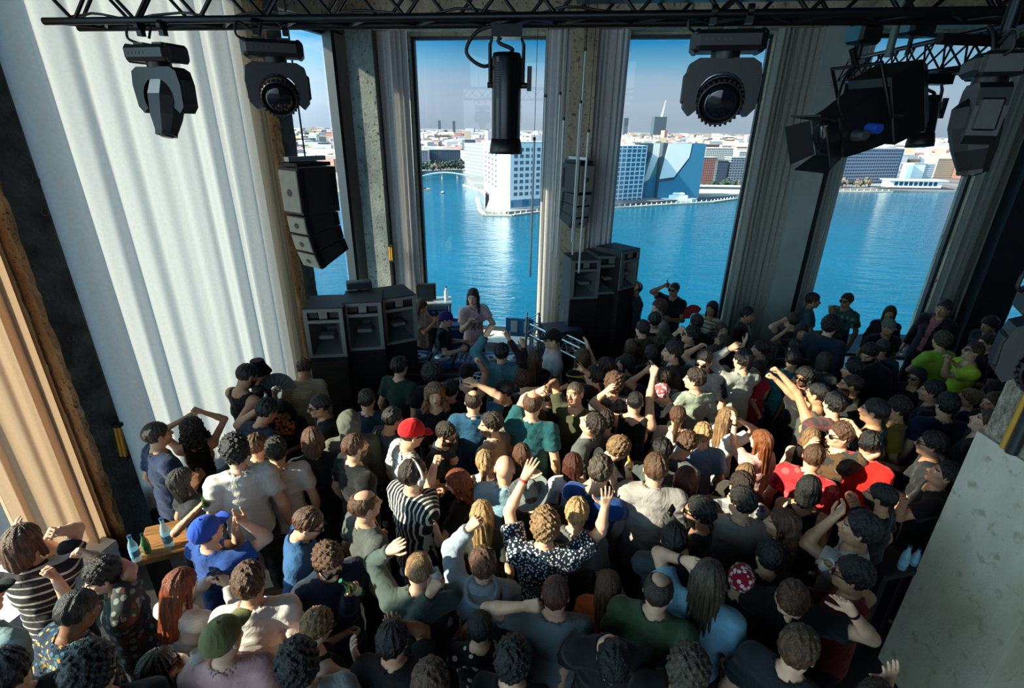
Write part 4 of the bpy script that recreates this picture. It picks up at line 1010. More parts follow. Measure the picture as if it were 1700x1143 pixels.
# ------------------------------------------------------------------ tables, bottles and small fittings
WOOD = mat('worn_wood', (168, 112, 58), .6, noise=.45, nscale=5, stretch=(1, 6, 1), bump=.2, bscale=30)
def bar_table(label, a, b, dep, z, m, name='bar_table'):
    ex = (b - a); L = ex.length; ex.normalize(); ey = Vector((-ex.y, ex.x, 0)); M = Matrix(((ex.x, ey.x, 0, a.x), (ex.y, ey.y, 0, a.y), (0, 0, 1, 0), (0, 0, 0, 1)))
    r = empty(name, label=label, cat='table', M=M)
    mb = MB(); mb.bbox((L / 2, dep / 2, z - .03), (L, dep, .06), .008); mb.build('tabletop', m, r)
    for x in (.08, L - .08):
        mb = MB(); mb.box((x, dep / 2, (z - .06) / 2), (.07, min(.3, dep * .7), z - .06)); mb.build('leg', BLACKM, r)
    return r, M
ZB = 1.05
TA, MA = bar_table('wooden bar table with bottles between the dark pillar and the blue cap man', on_z(222, 934, ZB), on_z(340, 905, ZB), .42, ZB, WOOD)
TB, MB_ = bar_table('long wooden bar table among the front dancers', on_z(384, 1046, ZB), on_z(604, 986, ZB), .26, ZB, WOOD)
def bottle(label, p, m, h=.25, r=.034, lidm=None, group=None, name='water_bottle'):
    o = empty(name, p, 0, label, 'bottle', group); mb = MB()
    mb.lathe([(r * .85, 0), (r, h * .04), (r, h * .55), (r * .8, h * .68), (r * .4, h * .82), (r * .38, h * .96)], 16); mb.build('body', m, o)
    mb = MB(); mb.cyl((0, 0, h * .955), (0, 0, h), r * .45, n=12); mb.build('lid', lidm or BLUEG, o)
    mb = MB(); mb.lathe([(r * 1.01, h * .2), (r * 1.02, h * .22), (r * 1.02, h * .42), (r * 1.01, h * .44)], 16); mb.build('label_band', mat('label_blue', (110, 160, 190), .6) if lidm is None else mat('label_green', (60, 110, 80), .6), o)
PETW = mat('clear_blue_plastic', (150, 200, 220), .06, alpha=.5, spec=.8); PETG = mat('green_glass', (30, 104, 58), .06, alpha=.78, spec=.8)
bottle('clear blue water bottle at the outer end of the wooden bar table', on_z(228, 930, ZB), PETW)
bottle('small dark bottle second along the wooden bar table', on_z(246, 918, ZB), PETG, .2, .028, BLACK)
bottle('tall clear bottle farthest along the wooden bar table, near the drinking woman', on_z(282, 908, ZB), PETW, .3, .036)
t_, _ = bar_table('narrow white topped shelf table beside the subwoofers with three green bottles', on_z(496, 640, 1.1), on_z(532, 634, 1.1), .22, 1.1, WHITE, 'shelf_table')
for i, (px, py) in enumerate(((503, 632), (511, 630), (519, 629))):
    bottle(['green bottle on the white shelf table, nearest the curtain', 'middle green bottle of three on the white shelf table', 'green bottle on the white shelf table, nearest the subwoofers'][i], on_z(px, py - 2, 1.1), PETG, .26, .03, BLACK, name='beer_bottle')
t_, _ = bar_table('small black bar table in the dark by the foot of the pale pillar', on_z(1470, 958, ZB), on_z(1530, 946, ZB), .3, ZB, BLACK)
bottle('clear bottle glinting on the small black bar table', on_z(1496, 944, ZB), PETW, .24)
bottle('small clear bottle beside the glinting one on the black bar table', on_z(1516, 938, ZB), PETW, .17, .03)
AMB = mat('amber_tube', (186, 132, 36), .35)
def wall_lamp(label, a, b, r):
    o = empty('wall_lamp', a, 0, label, 'lamp'); d = Vector(b) - Vector(a)
    for off in (-r * 1.1, r * 1.1): mb = MB(); mb.cyl((off, 0, 0), (off + d.x, d.y, d.z), r, n=12); mb.build('tube', AMB, o)
    for q in (Vector((0, 0, 0)), d):
        mb = MB(); mb.box(q, (r * 5, r * 3.4, r * 2)); mb.build('end_cap', BLACK, o)
pn = LA + LN * .05
wall_lamp('amber twin tube wall lamp fixed on the dark pillar', on_plane(206, 760, pn, LN), on_plane(194, 706, pn, LN), .018)
pn = FO + FN * .36
wall_lamp('tiny amber twin tube lamp on the concrete corner pier', on_plane(650, 434, pn, FN), on_plane(648, 408, pn, FN), .016)
for (px, py) in ((118, 561), (131, 597), (60, 300), (75, 352), (150, 690)):
    c_ = on_plane(px, py, LA + LN * .02, LN); mb = MB(); mb.lathe([(.02, -.01), (.034, .0), (.03, .006), (.018, -.004)], 16, 0, Matrix.Translation(c_) @ LN.to_track_quat('Z', 'Y').to_matrix().to_4x4()); mb.build('tie_hole', CONC_GREY, p1)
# ------------------------------------------------------------------ people: smooth bodies from distance fields
f32 = np.float32
_E12 = [((0,0,0),(1,0,0)),((0,1,0),(1,1,0)),((0,0,1),(1,0,1)),((0,1,1),(1,1,1)),((0,0,0),(0,1,0)),((1,0,0),(1,1,0)),((0,0,1),(0,1,1)),((1,0,1),(1,1,1)),((0,0,0),(0,0,1)),((1,0,0),(1,0,1)),((0,1,0),(0,1,1)),((1,1,0),(1,1,1))]
def nets(F, lo, h):
    s = F < 0; c = s.astype(np.int8); n = c[:-1] + c[1:]; n = n[:, :-1] + n[:, 1:]; n = n[:, :, :-1] + n[:, :, 1:]
    act = (n > 0) & (n < 8); ii, jj, kk = np.nonzero(act)
    idx = np.full(act.shape, -1, np.int32); idx[ii, jj, kk] = np.arange(len(ii))
    acc = np.zeros((len(ii), 3), f32); cnt = np.zeros(len(ii), f32)
    for a, b in _E12:
        fa = F[ii + a[0], jj + a[1], kk + a[2]]; fb = F[ii + b[0], jj + b[1], kk + b[2]]
        x = (fa < 0) != (fb < 0); t = np.where(x, fa / np.where(x, fa - fb, 1), 0)
        for q in range(3): acc[:, q] += np.where(x, a[q] + (b[q] - a[q]) * t, 0)
        cnt += x
    V = np.stack([ii, jj, kk], 1) + acc / np.maximum(cnt, 1)[:, None]; V = V * h + np.asarray(lo, f32)
    Q = []
    def emit(cr, low, g):
        a = np.nonzero(cr); q = np.stack(g(*a), 1); fl = ~low[a]; q[fl] = q[fl][:, ::-1]; Q.append(q)
    x = s[:-1, 1:-1, 1:-1] != s[1:, 1:-1, 1:-1]; emit(x, s[:-1, 1:-1, 1:-1], lambda i, j, k: (idx[i, j, k], idx[i, j + 1, k], idx[i, j + 1, k + 1], idx[i, j, k + 1]))
    x = s[1:-1, :-1, 1:-1] != s[1:-1, 1:, 1:-1]; emit(x, s[1:-1, :-1, 1:-1], lambda i, j, k: (idx[i, j, k], idx[i, j, k + 1], idx[i + 1, j, k + 1], idx[i + 1, j, k]))
    x = s[1:-1, 1:-1, :-1] != s[1:-1, 1:-1, 1:]; emit(x, s[1:-1, 1:-1, :-1], lambda i, j, k: (idx[i, j, k], idx[i + 1, j, k], idx[i + 1, j + 1, k], idx[i, j + 1, k]))
    return V.astype(f32), np.concatenate(Q)
class Fld:
    def __init__(s, lo, hi, h):
        s.lo = np.asarray(lo, f32); s.h = h; s.n = np.ceil((np.asarray(hi) - s.lo) / h).astype(int) + 1
        s.ax = [(s.lo[i] + h * np.arange(s.n[i])).astype(f32) for i in range(3)]
    def new(s): return np.full(s.n, .25, f32)
    def sub(s, pts, m):
        p = np.asarray(pts); a = p.min(0) - m; b = p.max(0) + m
        sl = []
        for i in range(3):
            i0 = max(0, int((a[i] - s.lo[i]) / s.h)); i1 = min(s.n[i], int((b[i] - s.lo[i]) / s.h) + 2); sl.append(slice(min(i0, s.n[i]), max(i0, i1)))
        return tuple(sl)
    def xyz(s, sl): return s.ax[0][sl[0]][:, None, None], s.ax[1][sl[1]][None, :, None], s.ax[2][sl[2]][None, None, :]
    def full(s): return s.xyz((slice(None),) * 3)
def smin(a, b, k):
    if k <= 0: return np.minimum(a, b)
    h = np.maximum(k - np.abs(a - b), 0) / k
    return np.minimum(a, b) - h * h * (k * .25)
def put(fl, F, d, sl, k, op='u'):
    if op == 'u': F[sl] = smin(F[sl], d, k)
    else: F[sl] = -smin(-F[sl], d, k)
def cone(fl, F, a, b, r0, r1, k=.02, op='u'):
    a = np.asarray(a, f32); b = np.asarray(b, f32); sl = fl.sub([a, b], max(r0, r1) + k + .05); X, Y, Z = fl.xyz(sl)
    if 0 in (X.size, Y.size, Z.size): return
    ba = b - a; L = float(ba @ ba) + 1e-9
    x, y, z = X - a[0], Y - a[1], Z - a[2]
    t = np.clip((x * ba[0] + y * ba[1] + z * ba[2]) / L, 0, 1)
    d = np.sqrt((x - ba[0] * t) ** 2 + (y - ba[1] * t) ** 2 + (z - ba[2] * t) ** 2) - (r0 + (r1 - r0) * t)
    put(fl, F, d, sl, k, op)
def ell(fl, F, c, r, k=.02, op='u', Rm=None):
    c = np.asarray(c, f32); m = max(r); sl = fl.sub([c], m + k + .05); X, Y, Z = fl.xyz(sl)
    if 0 in (X.size, Y.size, Z.size): return
    x, y, z = X - c[0], Y - c[1], Z - c[2]
    if Rm is not None: x, y, z = [Rm[i][0] * x + Rm[i][1] * y + Rm[i][2] * z for i in range(3)]
    q0 = np.sqrt((x / r[0]) ** 2 + (y / r[1]) ** 2 + (z / r[2]) ** 2); q1 = np.sqrt((x / r[0] ** 2) ** 2 + (y / r[1] ** 2) ** 2 + (z / r[2] ** 2) ** 2) + 1e-6
    put(fl, F, q0 * (q0 - 1) / q1, sl, k, op)
def econe(fl, F, a, b, sv, fv, w0, w1, k=.03):
    """tapered limb of elliptical section: w=(side,front)"""
    a = np.asarray(a, f32); b = np.asarray(b, f32); sl = fl.sub([a, b], max(w0 + w1) + k + .04); X, Y, Z = fl.xyz(sl)
    ba = b - a; L = float(ba @ ba) + 1e-9; x, y, z = X - a[0], Y - a[1], Z - a[2]
    t = np.clip((x * ba[0] + y * ba[1] + z * ba[2]) / L, 0, 1)
    x, y, z = x - ba[0] * t, y - ba[1] * t, z - ba[2] * t
    qs = x * sv[0] + y * sv[1] + z * sv[2]; qf = x * fv[0] + y * fv[1] + z * fv[2]; r2 = x * x + y * y + z * z; qa = np.maximum(r2 - qs * qs - qf * qf, 0)
    ws = w0[0] + (w1[0] - w0[0]) * t; wf = w0[1] + (w1[1] - w0[1]) * t
    e = np.sqrt((qs / ws) ** 2 + (qf / wf) ** 2 + qa / (wf * wf))
    g = np.sqrt((qs / (ws * ws)) ** 2 + (qf / (wf * wf)) ** 2 + qa / (wf ** 4)) + 1e-5
    put(fl, F, e * (e - 1) / g, sl, k)

# --- head (origin at its middle, +y is the face)
def head_field(fl, female=False):
    F = fl.new(); w = .94 if female else 1.0
    ell(fl, F, (0, -.014, .032), (.076 * w, .097, .086), .01)
    ell(fl, F, (0, .022, -.03), (.061 * w, .070, .082), .03)
    ell(fl, F, (0, .030, -.078), (.043 * w, .046, .034), .03)
    ell(fl, F, (0, .068, -.098), (.020 * w, .018, .016), .02)
    for s in (-1, 1):
        ell(fl, F, (s * .044 * w, .058, -.024), (.020, .022, .018), .02)
        ell(fl, F, (s * .046 * w, .0, -.062), (.018, .03, .03), .025)
    cone(fl, F, (-.036, .080, .024), (.036, .080, .024), .012, .012, .014)
    for s in (-1, 1): ell(fl, F, (s * .031, .099, .0), (.017, .014, .012), .012, 's')
    cone(fl, F, (0, .088, .016), (0, .112, -.030), .008, .0125, .012)
    for s in (-1, 1): ell(fl, F, (s * .012, .100, -.034), (.009, .010, .008), .008)
    ell(fl, F, (0, .092, -.056), (.022, .012, .0065), .006); ell(fl, F, (0, .089, -.067), (.019, .011, .007), .006)
    for s in (-1, 1):
        ell(fl, F, (s * .031, .078, .0), (.0135, .0135, .0125), .0)
        ell(fl, F, (s * .079 * w, -.008, -.004), (.010, .021, .033), .008); ell(fl, F, (s * .087 * w, -.002, -.002), (.005, .011, .02), .006, 's')
    cone(fl, F, (0, -.022, -.07), (0, -.035, -.165), .052 * w, .054 * w, .03)
    return F
_HD = {}
def head_proto(female, h):
    k = (female, h)
    if k not in _HD:
        fl = Fld((-.115, -.14, -.185), (.115, .145, .14), h); F = head_field(fl, female)
        X, Y, Z = fl.full(); F = np.maximum(F, -.172 - Z + 0 * X + 0 * Y).astype(f32)
        V, Q = nets(F, fl.lo, h); C = V[Q].mean(1); m = np.zeros(len(Q), np.int32)
        x, y, z = np.abs(C[:, 0]), C[:, 1], C[:, 2]
        m[(np.abs(((x - .003) / .018)) ** 2 + ((z + .061) / .0115) ** 2 < 1) & (y > .08)] = 1
        e = np.sqrt((x - .031) ** 2 + (y - .078) ** 2 + (z * 1.15) ** 2)
        m[(e < .0155) & (y > .084) & (np.abs(z) < .0085)] = 2
        m[(np.hypot(x - .031, z) < .0062) & (y > .084)] = 3
        m[(x > .013) & (x < .05) & (np.abs(z - .0265 + .10 * np.abs(x - .03)) < .0048) & (y > .055)] = 4
        _HD[k] = (V, Q, m)
    return _HD[k]
# --- hands: origin at the wrist, fingers along +y, back of hand +z, right hand (thumb at -x)
CURL = {'open': ((4, 6, 4), 7, 'out'), 'relaxed': ((24, 30, 18), 2, 'rest'), 'fist': ((78, 92, 55), 0, 'fold'), 'grip': ((48, 58, 40), 1, 'opp'), 'point': ((78, 92, 55), 0, 'fold'), 'flat': ((6, 6, 4), 1, 'rest'), 'pinch': ((38, 48, 30), 1, 'opp')}
_HN = {}
def hand_proto(pose, h):
    k = (pose, h)
    if k in _HN: return _HN[k]
    fl = Fld((-.10, -.04, -.10), (.075, .215, .05), h); F = fl.new()
    (c0, c1, c2), spread, th = CURL[pose]
    cone(fl, F, (0, -.03, 0), (0, .015, 0), .024, .025, .01)
    for x0, x1 in ((-.028, -.014), (-.010, -.004), (.010, .006), (.028, .016)): cone(fl, F, (x1, .01, -.002), (x0, .088, 0), .0165, .0130, .014)
    base = ((-.030, .094, .070), (-.010, .099, .078), (.011, .096, .072), (.030, .086, .056))
    for i, (bx, by, L) in enumerate(base):
        a0, a1, a2 = (c0 + i * 2, c1 + i * 2, c2)
        if pose == 'point' and i == 0: a0, a1, a2 = 2, 4, 3
        sp = R((i - 1.5) * spread); p = np.array((bx, by, 0.)); ang = 0
        for q, (fr, da) in enumerate(((.46, a0), (.30, a1), (.24, a2))):
            ang += R(da); d = np.array((math.sin(sp) * math.cos(ang), math.cos(sp) * math.cos(ang), -math.sin(ang))); n = p + d * L * fr
            cone(fl, F, p, n, .0092 - q * .0009, .0084 - q * .0009, .003); p = n
    dirs = {'out': ((-.82, .55, -.15), (-.6, .8, -.05), (-.5, .86, 0)), 'rest': ((-.6, .72, -.35), (-.25, .95, -.2), (-.1, .98, -.15)), 'fold': ((-.35, .75, -.55), (.35, .85, -.4), (.75, .6, -.3)), 'opp': ((-.55, .55, -.62), (-.1, .85, -.52), (.1, .9, -.4))}[th]
    p = np.array((-.022, .022, -.006)); Ls = (.046, .034, .026)
    for q in range(3):
        d = np.array(dirs[q]); d = d / np.linalg.norm(d); n = p + d * Ls[q]; cone(fl, F, p, n, .0135 - q * .002, .0112 - q * .0016, .006); p = n
    X, Y, Z = fl.full(); F = np.maximum(F, -.03 - Y + 0 * X + 0 * Z).astype(f32)
    _HN[k] = nets(F, fl.lo, h); return _HN[k]

# --- hair, hats and glasses, all in head space
def strand(X, Y, Z, n, a, s=0): return a * np.sin(np.arctan2(X, -Y + .02) * n + Z * 14 + s)
def lumps(X, Y, Z, f, a, s=0.): return a * (np.sin(X * f + s) * np.sin(Y * f * 1.07 + s * 2) * np.sin(Z * f * .93 + s * 3) + .5 * np.sin(X * f * 2.1 + Y * f * 1.3 + s) * np.sin(Z * f * 1.9 + s))
_HR = {}
def hair_proto(kind):
    if kind in _HR: return _HR[kind]
    h = .0062; fl = Fld((-.2, -.26, -.47), (.2, .19, .24), h) if kind in ('long', 'wavy', 'pony', 'dreads', 'bigcurly', 'afro', 'longcurl', 'hood') else Fld((-.15, -.17, -.2), (.15, .17, .2), h)
    F = fl.new(); X, Y, Z = fl.full(); Z0 = Z + 0 * X + 0 * Y
    front = -(Z - 1.0 * Y + .026) / 1.41 + 0 * X; nape = -.078 - Z0
    def shell(o, top=0., back=0., hl=0.):
        ell(fl, F, (0, -.016 - back * .4, .034 + top * .45), (.079 + o, .099 + o + back * .5, .088 + o + top * .6), .0)
        return front + hl
    if kind in ('short', 'crop', 'buzz', 'messy', 'slick', 'curly', 'part', 'balding'):
        o, top, amp = {'short': (.009, .014, .0055), 'crop': (.005, .006, .003), 'buzz': (.0025, .0, .001), 'messy': (.012, .022, .006), 'slick': (.008, .010, .004), 'curly': (.020, .024, .012), 'part': (.011, .016, .005), 'balding': (.006, -.002, .002)}[kind]
        cut = shell(o, top)
        if kind in ('curly',): F += lumps(X, Y, Z, 112, amp, .7)
        elif kind == 'messy': F += lumps(X, Y, Z, 95, amp, .3) + strand(X, Y, Z, 17, .003)
        else: F += strand(X, Y, Z, 16, amp * .7) + strand(X, Y, Z, 29, amp * .4, 1) + lumps(X, Y, Z, 75, amp)
        F = np.maximum(np.maximum(F, cut), nape)
        if kind == 'balding':
            B = fl.new(); ell(fl, B, (0, .03, .125), (.062, .105, .07), 0); F = np.maximum(F, -B)
    elif kind == 'afro':
        ell(fl, F, (0, -.03, .045), (.135, .14, .135), 0); F += lumps(X, Y, Z, 100, .009); F = np.maximum(np.maximum(F, front + .004), -.1 - Z0)
    elif kind in ('bob', 'long', 'wavy', 'pony', 'bun', 'dreads', 'bigcurly', 'longcurl'):
        cut = shell(.012, .012, .01); F += strand(X, Y, Z, 17, .003) + strand(X, Y, Z, 31, .002, 2) + lumps(X, Y, Z, 50, .003); F = np.maximum(np.maximum(F, cut), -.075 - Z0)
        zb = {'bob': -.115, 'long': -.36, 'wavy': -.30, 'dreads': -.32, 'bigcurly': -.2, 'longcurl': -.3}.get(kind)
        if zb is not None:
            G = fl.new(); wd = {'bigcurly': .125, 'wavy': .095, 'longcurl': .11}.get(kind, .084)
            cone(fl, G, (-wd * .55, -.075, -.02), (-wd * .45, -.095, zb + .04), .045, .04, .03); cone(fl, G, (wd * .55, -.075, -.02), (wd * .45, -.095, zb + .04), .045, .04, .03); cone(fl, G, (0, -.09, 0), (0, -.115, zb + .02), .045, .035, .03)
            for s in (-1, 1): cone(fl, G, (s * .082, -.01, .02), (s * (wd - .005), .0 if kind != 'bigcurly' else .015, max(zb * .8, -.24)), .018, .024 if kind != 'bigcurly' else .042, .02)
            G += strand(X, Y, Z, 27, .004) if kind in ('bob', 'long') else (lumps(X, Y, Z, 60, .010) + strand(X, Y, Z, 15, .005) if kind == 'wavy' else strand(X, Y, Z, 34, .010) if kind == 'dreads' else lumps(X, Y, Z, 95, .017))
            if kind == 'bigcurly':
                E = fl.new(); ell(fl, E, (0, -.03, .03), (.115, .125, .115), 0); E += lumps(X, Y, Z, 100, .014); E = np.maximum(E, front + .002); F = smin(F, E.astype(f32), .02)
            face = fl.new(); ell(fl, face, (0, .075, -.05), (.066 if kind != 'bigcurly' else .074, .09, .115), 0)
            F = smin(F, np.maximum(G, -face).astype(f32), .02)
        if kind == 'pony':
            cone(fl, F, (0, -.11, .05), (0, -.155, .03), .022, .03, .015); cone(fl, F, (0, -.155, .03), (0, -.17, -.12), .032, .03, .02); cone(fl, F, (0, -.17, -.12), (0, -.15, -.26), .03, .01, .02); F += strand(X, Y, Z, 25, .003)
        if kind == 'bun': ell(fl, F, (0, -.105, .085), (.042, .042, .04), .015); F += lumps(X, Y, Z, 110, .004)
    elif kind in ('cap', 'capback', 'beanie', 'bucket', 'stetson', 'bandana', 'hood'):
        if kind == 'cap' or kind == 'capback':
            ell(fl, F, (0, -.014, .042), (.09, .11, .098), 0); F = np.maximum(F, .022 - Z0 + .12 * Y)
            B = fl.new(); s = 1 if kind == 'cap' else -1
            ell(fl, B, (0, s * .115, .034), (.074, .085, .03), 0); B2 = np.abs(Z0 - (.044 - 4.0 * X * X - .1 * s * (Y + 0 * X))) - .0055
            B = np.maximum(np.maximum(B, B2), .06 - s * Y); F = smin(F, B.astype(f32), .006)
            ell(fl, F, (0, -.014, .142), (.009, .009, .007), .004)
        elif kind == 'beanie': ell(fl, F, (0, -.02, .05), (.09, .108, .105), 0); F = np.maximum(F, .02 - Z0 + .25 * Y); cone(fl, F, (0, 0, 0), (0, 0, 0), .001, .001, 0)
        elif kind == 'bandana': ell(fl, F, (0, -.016, .036), (.088, .108, .098), 0); F += lumps(X, Y, Z, 90, .003); F = np.maximum(F, -(Z - .9 * Y + .03) / 1.35 + 0 * X)
        elif kind == 'bucket':
            cone(fl, F, (0, -.014, .03), (0, -.014, .105), .098, .075, 0); B = np.sqrt(X * X + (Y + .014) ** 2) - (.098 + (.04 - Z) * .55); B = np.maximum(np.maximum(np.abs(B) - .006, Z0 - .05), -.02 - Z0); F = smin(np.maximum(np.maximum(F, .03 - Z0), Z0 - .135), B.astype(f32), .008)
        elif kind == 'stetson':
            cone(fl, F, (0, -.014, .03), (0, -.014, .1), .094, .074, 0); F = np.maximum(np.maximum(F, .03 - Z0), Z0 - .15 + 0 * X); D = fl.new(); ell(fl, D, (0, -.014, .165), (.022, .08, .035), 0); F = np.maximum(F, -D)
            r = np.sqrt((X * 1.12) ** 2 + (Y + .014) ** 2); B = np.maximum(np.abs(Z0 - (.036 + 2.2 * X * X)) - .006, r - .168); F = smin(F, B.astype(f32), .01)
        else:
            ell(fl, F, (0, -.03, .02), (.105, .125, .125), 0); cone(fl, F, (0, -.06, -.09), (0, -.05, -.16), .09, .1, .04); F += lumps(X, Y, Z, 40, .004); face = fl.new(); ell(fl, face, (0, .1, -.02), (.07, .1, .1), 0); F = np.maximum(np.maximum(F, -face), -.17 - Z0)
    elif kind == 'beard':
        h = .005; fl = Fld((-.1, -.05, -.14), (.1, .13, .0), h); F = head_field(fl) - .0055; X, Y, Z = fl.full(); F = F + lumps(X, Y, Z, 260, .0012)
        M_ = fl.new(); ell(fl, M_, (0, .1, -.061), (.02, .03, .009), 0); ell(fl, M_, (0, .1, -.02), (.05, .06, .028), .01)
        F = np.maximum(np.maximum(F, -M_), np.maximum(Z + .03 - .35 * (np.abs(X) - .05) + 0 * Y, -.002 - Y + .1 * (Z + .1) + 0 * X)); F = np.maximum(F, -.128 - Z + 0 * X + 0 * Y)
    elif kind == 'sunglasses':
        h = .0042; fl = Fld((-.1, -.03, -.035), (.1, .125, .04), h); F = fl.new()
        for s in (-1, 1):
            ell(fl, F, (s * .034, .099, .0), (.029, .0085, .0225), 0); cone(fl, F, (s * .06, .094, .01), (s * .083, .0, .008), .0045, .0045, 0)
        cone(fl, F, (-.03, .104, .008), (.03, .104, .008), .0045, .0045, .003)
    elif kind == 'headphones':
        h = .006; fl = Fld((-.13, -.06, -.06), (.13, .06, .16), h); F = fl.new(); X, Y, Z = fl.full()
        r = np.sqrt(X * X + (Z - .02) ** 2); F = np.maximum(np.sqrt((r - .108) ** 2 + Y * Y) - .012, .0 - Z + 0 * Y)
        for s in (-1, 1): ell(fl, F, (s * .095, -.005, -.002), (.02, .035, .04), .006)
    F = F.astype(f32); F[0] = F[-1] = .1; F[:, 0] = F[:, -1] = .1; F[:, :, 0] = F[:, :, -1] = .1
    _HR[kind] = nets(F, fl.lo, h); return _HR[kind]
_HM = {}
def hair_mesh(kind, m):
    k = (kind, m.name)
    if k not in _HM: V, Q = hair_proto(kind); _HM[k] = mesh_np(kind, V, Q, m)
    return _HM[k]

# --- cloth, skin and hair colours
def cloth(key, c, pat='plain', c2=(0, 0, 0), sc_=1.0, c3=None):
    n = 'cloth_%s_%s_%s' % (pat, '_'.join(map(str, c)), '_'.join(map(str, c2)))
    if n in _MC: return _MC[n]
    t = NT(n); b = t.new('ShaderNodeBsdfPrincipled'); b.inputs['Roughness'].default_value = .85; b.inputs['Specular IOR Level'].default_value = .18; b.inputs['Sheen Weight'].default_value = .12
    tc = t.new('ShaderNodeTexCoord'); co = tc.outputs['Object']
    nz = t.new('ShaderNodeTexNoise'); nz.inputs['Scale'].default_value = 7; nz.inputs['Detail'].default_value = 3; nz.inputs['Distortion'].default_value = .8; t.l(co, nz.inputs[0])
    n2 = t.new('ShaderNodeTexNoise'); n2.inputs['Scale'].default_value = 240; t.l(co, n2.inputs[0])
    ad = t.new('ShaderNodeMath', operation='MULTIPLY_ADD'); ad.inputs[1].default_value = .06; t.l(n2.outputs[0], ad.inputs[0]); t.l(nz.outputs[0], ad.inputs[2])
    bp = t.new('ShaderNodeBump'); bp.inputs['Strength'].default_value = .55; bp.inputs['Distance'].default_value = .05; t.l(ad.outputs[0], bp.inputs['Height']); t.l(bp.outputs[0], b.inputs['Normal'])
    mx = t.new('ShaderNodeMix', data_type='RGBA'); mx.inputs[6].default_value = lin(c); mx.inputs[7].default_value = lin(c2); mx.inputs[0].default_value = 0
    def thr(sock, v, op='GREATER_THAN'):
        m = t.new('ShaderNodeMath', operation=op); t.l(sock, m.inputs[0]); m.inputs[1].default_value = v; return m.outputs[0]
    if pat in ('hstripe', 'vstripe', 'plaid'):
        sp = t.new('ShaderNodeSeparateXYZ'); t.l(co, sp.inputs[0])
        def st(sock, f, w):
            m = t.new('ShaderNodeMath', operation='MULTIPLY'); t.l(sock, m.inputs[0]); m.inputs[1].default_value = f; fr = t.new('ShaderNodeMath', operation='FRACT'); t.l(m.outputs[0], fr.inputs[0]); return thr(fr.outputs[0], w, 'LESS_THAN')
        if pat == 'hstripe': t.l(st(sp.outputs[2], 14 * sc_, .24), mx.inputs[0])
        elif pat == 'vstripe': t.l(st(sp.outputs[0], 24 * sc_, .36), mx.inputs[0])
        else:
            a = t.new('ShaderNodeMath', operation='ADD'); t.l(st(sp.outputs[2], 12 * sc_, .4), a.inputs[0]); t.l(st(sp.outputs[0], 12 * sc_, .4), a.inputs[1]); h_ = t.new('ShaderNodeMath', operation='MULTIPLY'); h_.inputs[1].default_value = .5; t.l(a.outputs[0], h_.inputs[0]); t.l(h_.outputs[0], mx.inputs[0])
    elif pat in ('dots', 'floral', 'speckle'):
        v = t.new('ShaderNodeTexVoronoi'); v.inputs['Scale'].default_value = {'dots': 26, 'floral': 13, 'speckle': 55}[pat] * sc_; t.l(co, v.inputs[0])
        t.l(thr(v.outputs['Distance'], {'dots': .27, 'floral': .42, 'speckle': .38}[pat], 'LESS_THAN'), mx.inputs[0])
        if pat == 'floral':
            m3 = t.new('ShaderNodeMix', data_type='RGBA'); m3.inputs[6].default_value = lin(c2); m3.inputs[7].default_value = lin(c3 or (c2)); sx = t.new('ShaderNodeSeparateColor'); t.l(v.outputs['Color'], sx.inputs[0]); t.l(thr(sx.outputs[0], .5), m3.inputs[0]); t.l(m3.outputs[2], mx.inputs[7])
    elif pat == 'camo':
        v = t.new('ShaderNodeTexNoise'); v.inputs['Scale'].default_value = 9 * sc_; v.inputs['Detail'].default_value = 3; t.l(co, v.inputs[0]); t.l(thr(v.outputs[0], .5), mx.inputs[0])
    elif pat in ('backband', 'chest'):
        sp = t.new('ShaderNodeSeparateXYZ'); t.l(co, sp.inputs[0])
        z0, z1, xw = (1.28, 1.335, .13) if pat == 'backband' else (1.16, 1.30, .11)
        m1 = thr(sp.outputs[2], z0); m2 = thr(sp.outputs[2], z1, 'LESS_THAN'); ab = t.new('ShaderNodeMath', operation='ABSOLUTE'); t.l(sp.outputs[0], ab.inputs[0]); m3 = thr(ab.outputs[0], xw, 'LESS_THAN'); m4 = thr(sp.outputs[1], 0, 'LESS_THAN' if pat == 'backband' else 'GREATER_THAN')
        v = t.new('ShaderNodeTexNoise'); v.inputs['Scale'].default_value = 42; t.l(co, v.inputs[0]); m5 = thr(v.outputs[0], .46)
        cur = m1
        for q in (m2, m3, m4, m5):
            mm = t.new('ShaderNodeMath', operation='MULTIPLY'); t.l(cur, mm.inputs[0]); t.l(q, mm.inputs[1]); cur = mm.outputs[0]
        t.l(cur, mx.inputs[0])
    t.l(mx.outputs[2], b.inputs['Base Color']); t.l(b.outputs[0], t.out.inputs[0]); _MC[n] = t.mat
    return t.mat
SKIN = {k: mat('skin_%s' % k, c, .5, noise=.08, nscale=16, spec=.4) for k, c in dict(light=(222, 176, 148), fair=(230, 190, 166), tan=(198, 148, 116), olive=(178, 132, 102), brown=(128, 88, 66), dark=(84, 58, 46)).items()}
LIP = {k: mat('lip_%s' % k, c, .45) for k, c in dict(light=(186, 110, 100), fair=(196, 116, 108), tan=(158, 96, 82), olive=(146, 88, 76), brown=(104, 64, 56), dark=(72, 46, 42)).items()}
EYEW = mat('eye_white', (226, 224, 218), .3); EYED = mat('eye_dark', (26, 20, 16), .2)
def hairmat(c):
    n = 'hair_%d_%d_%d' % c
    if n in _MC: return _MC[n]
    return mat(n, c, .42, spec=.5, noise=.45, nscale=70, stretch=(1, 1, .16), bump=.7, bscale=150, rgb2=tuple(int(x * (.5 if max(c) > 60 else 1.7)) + 3 for x in c))
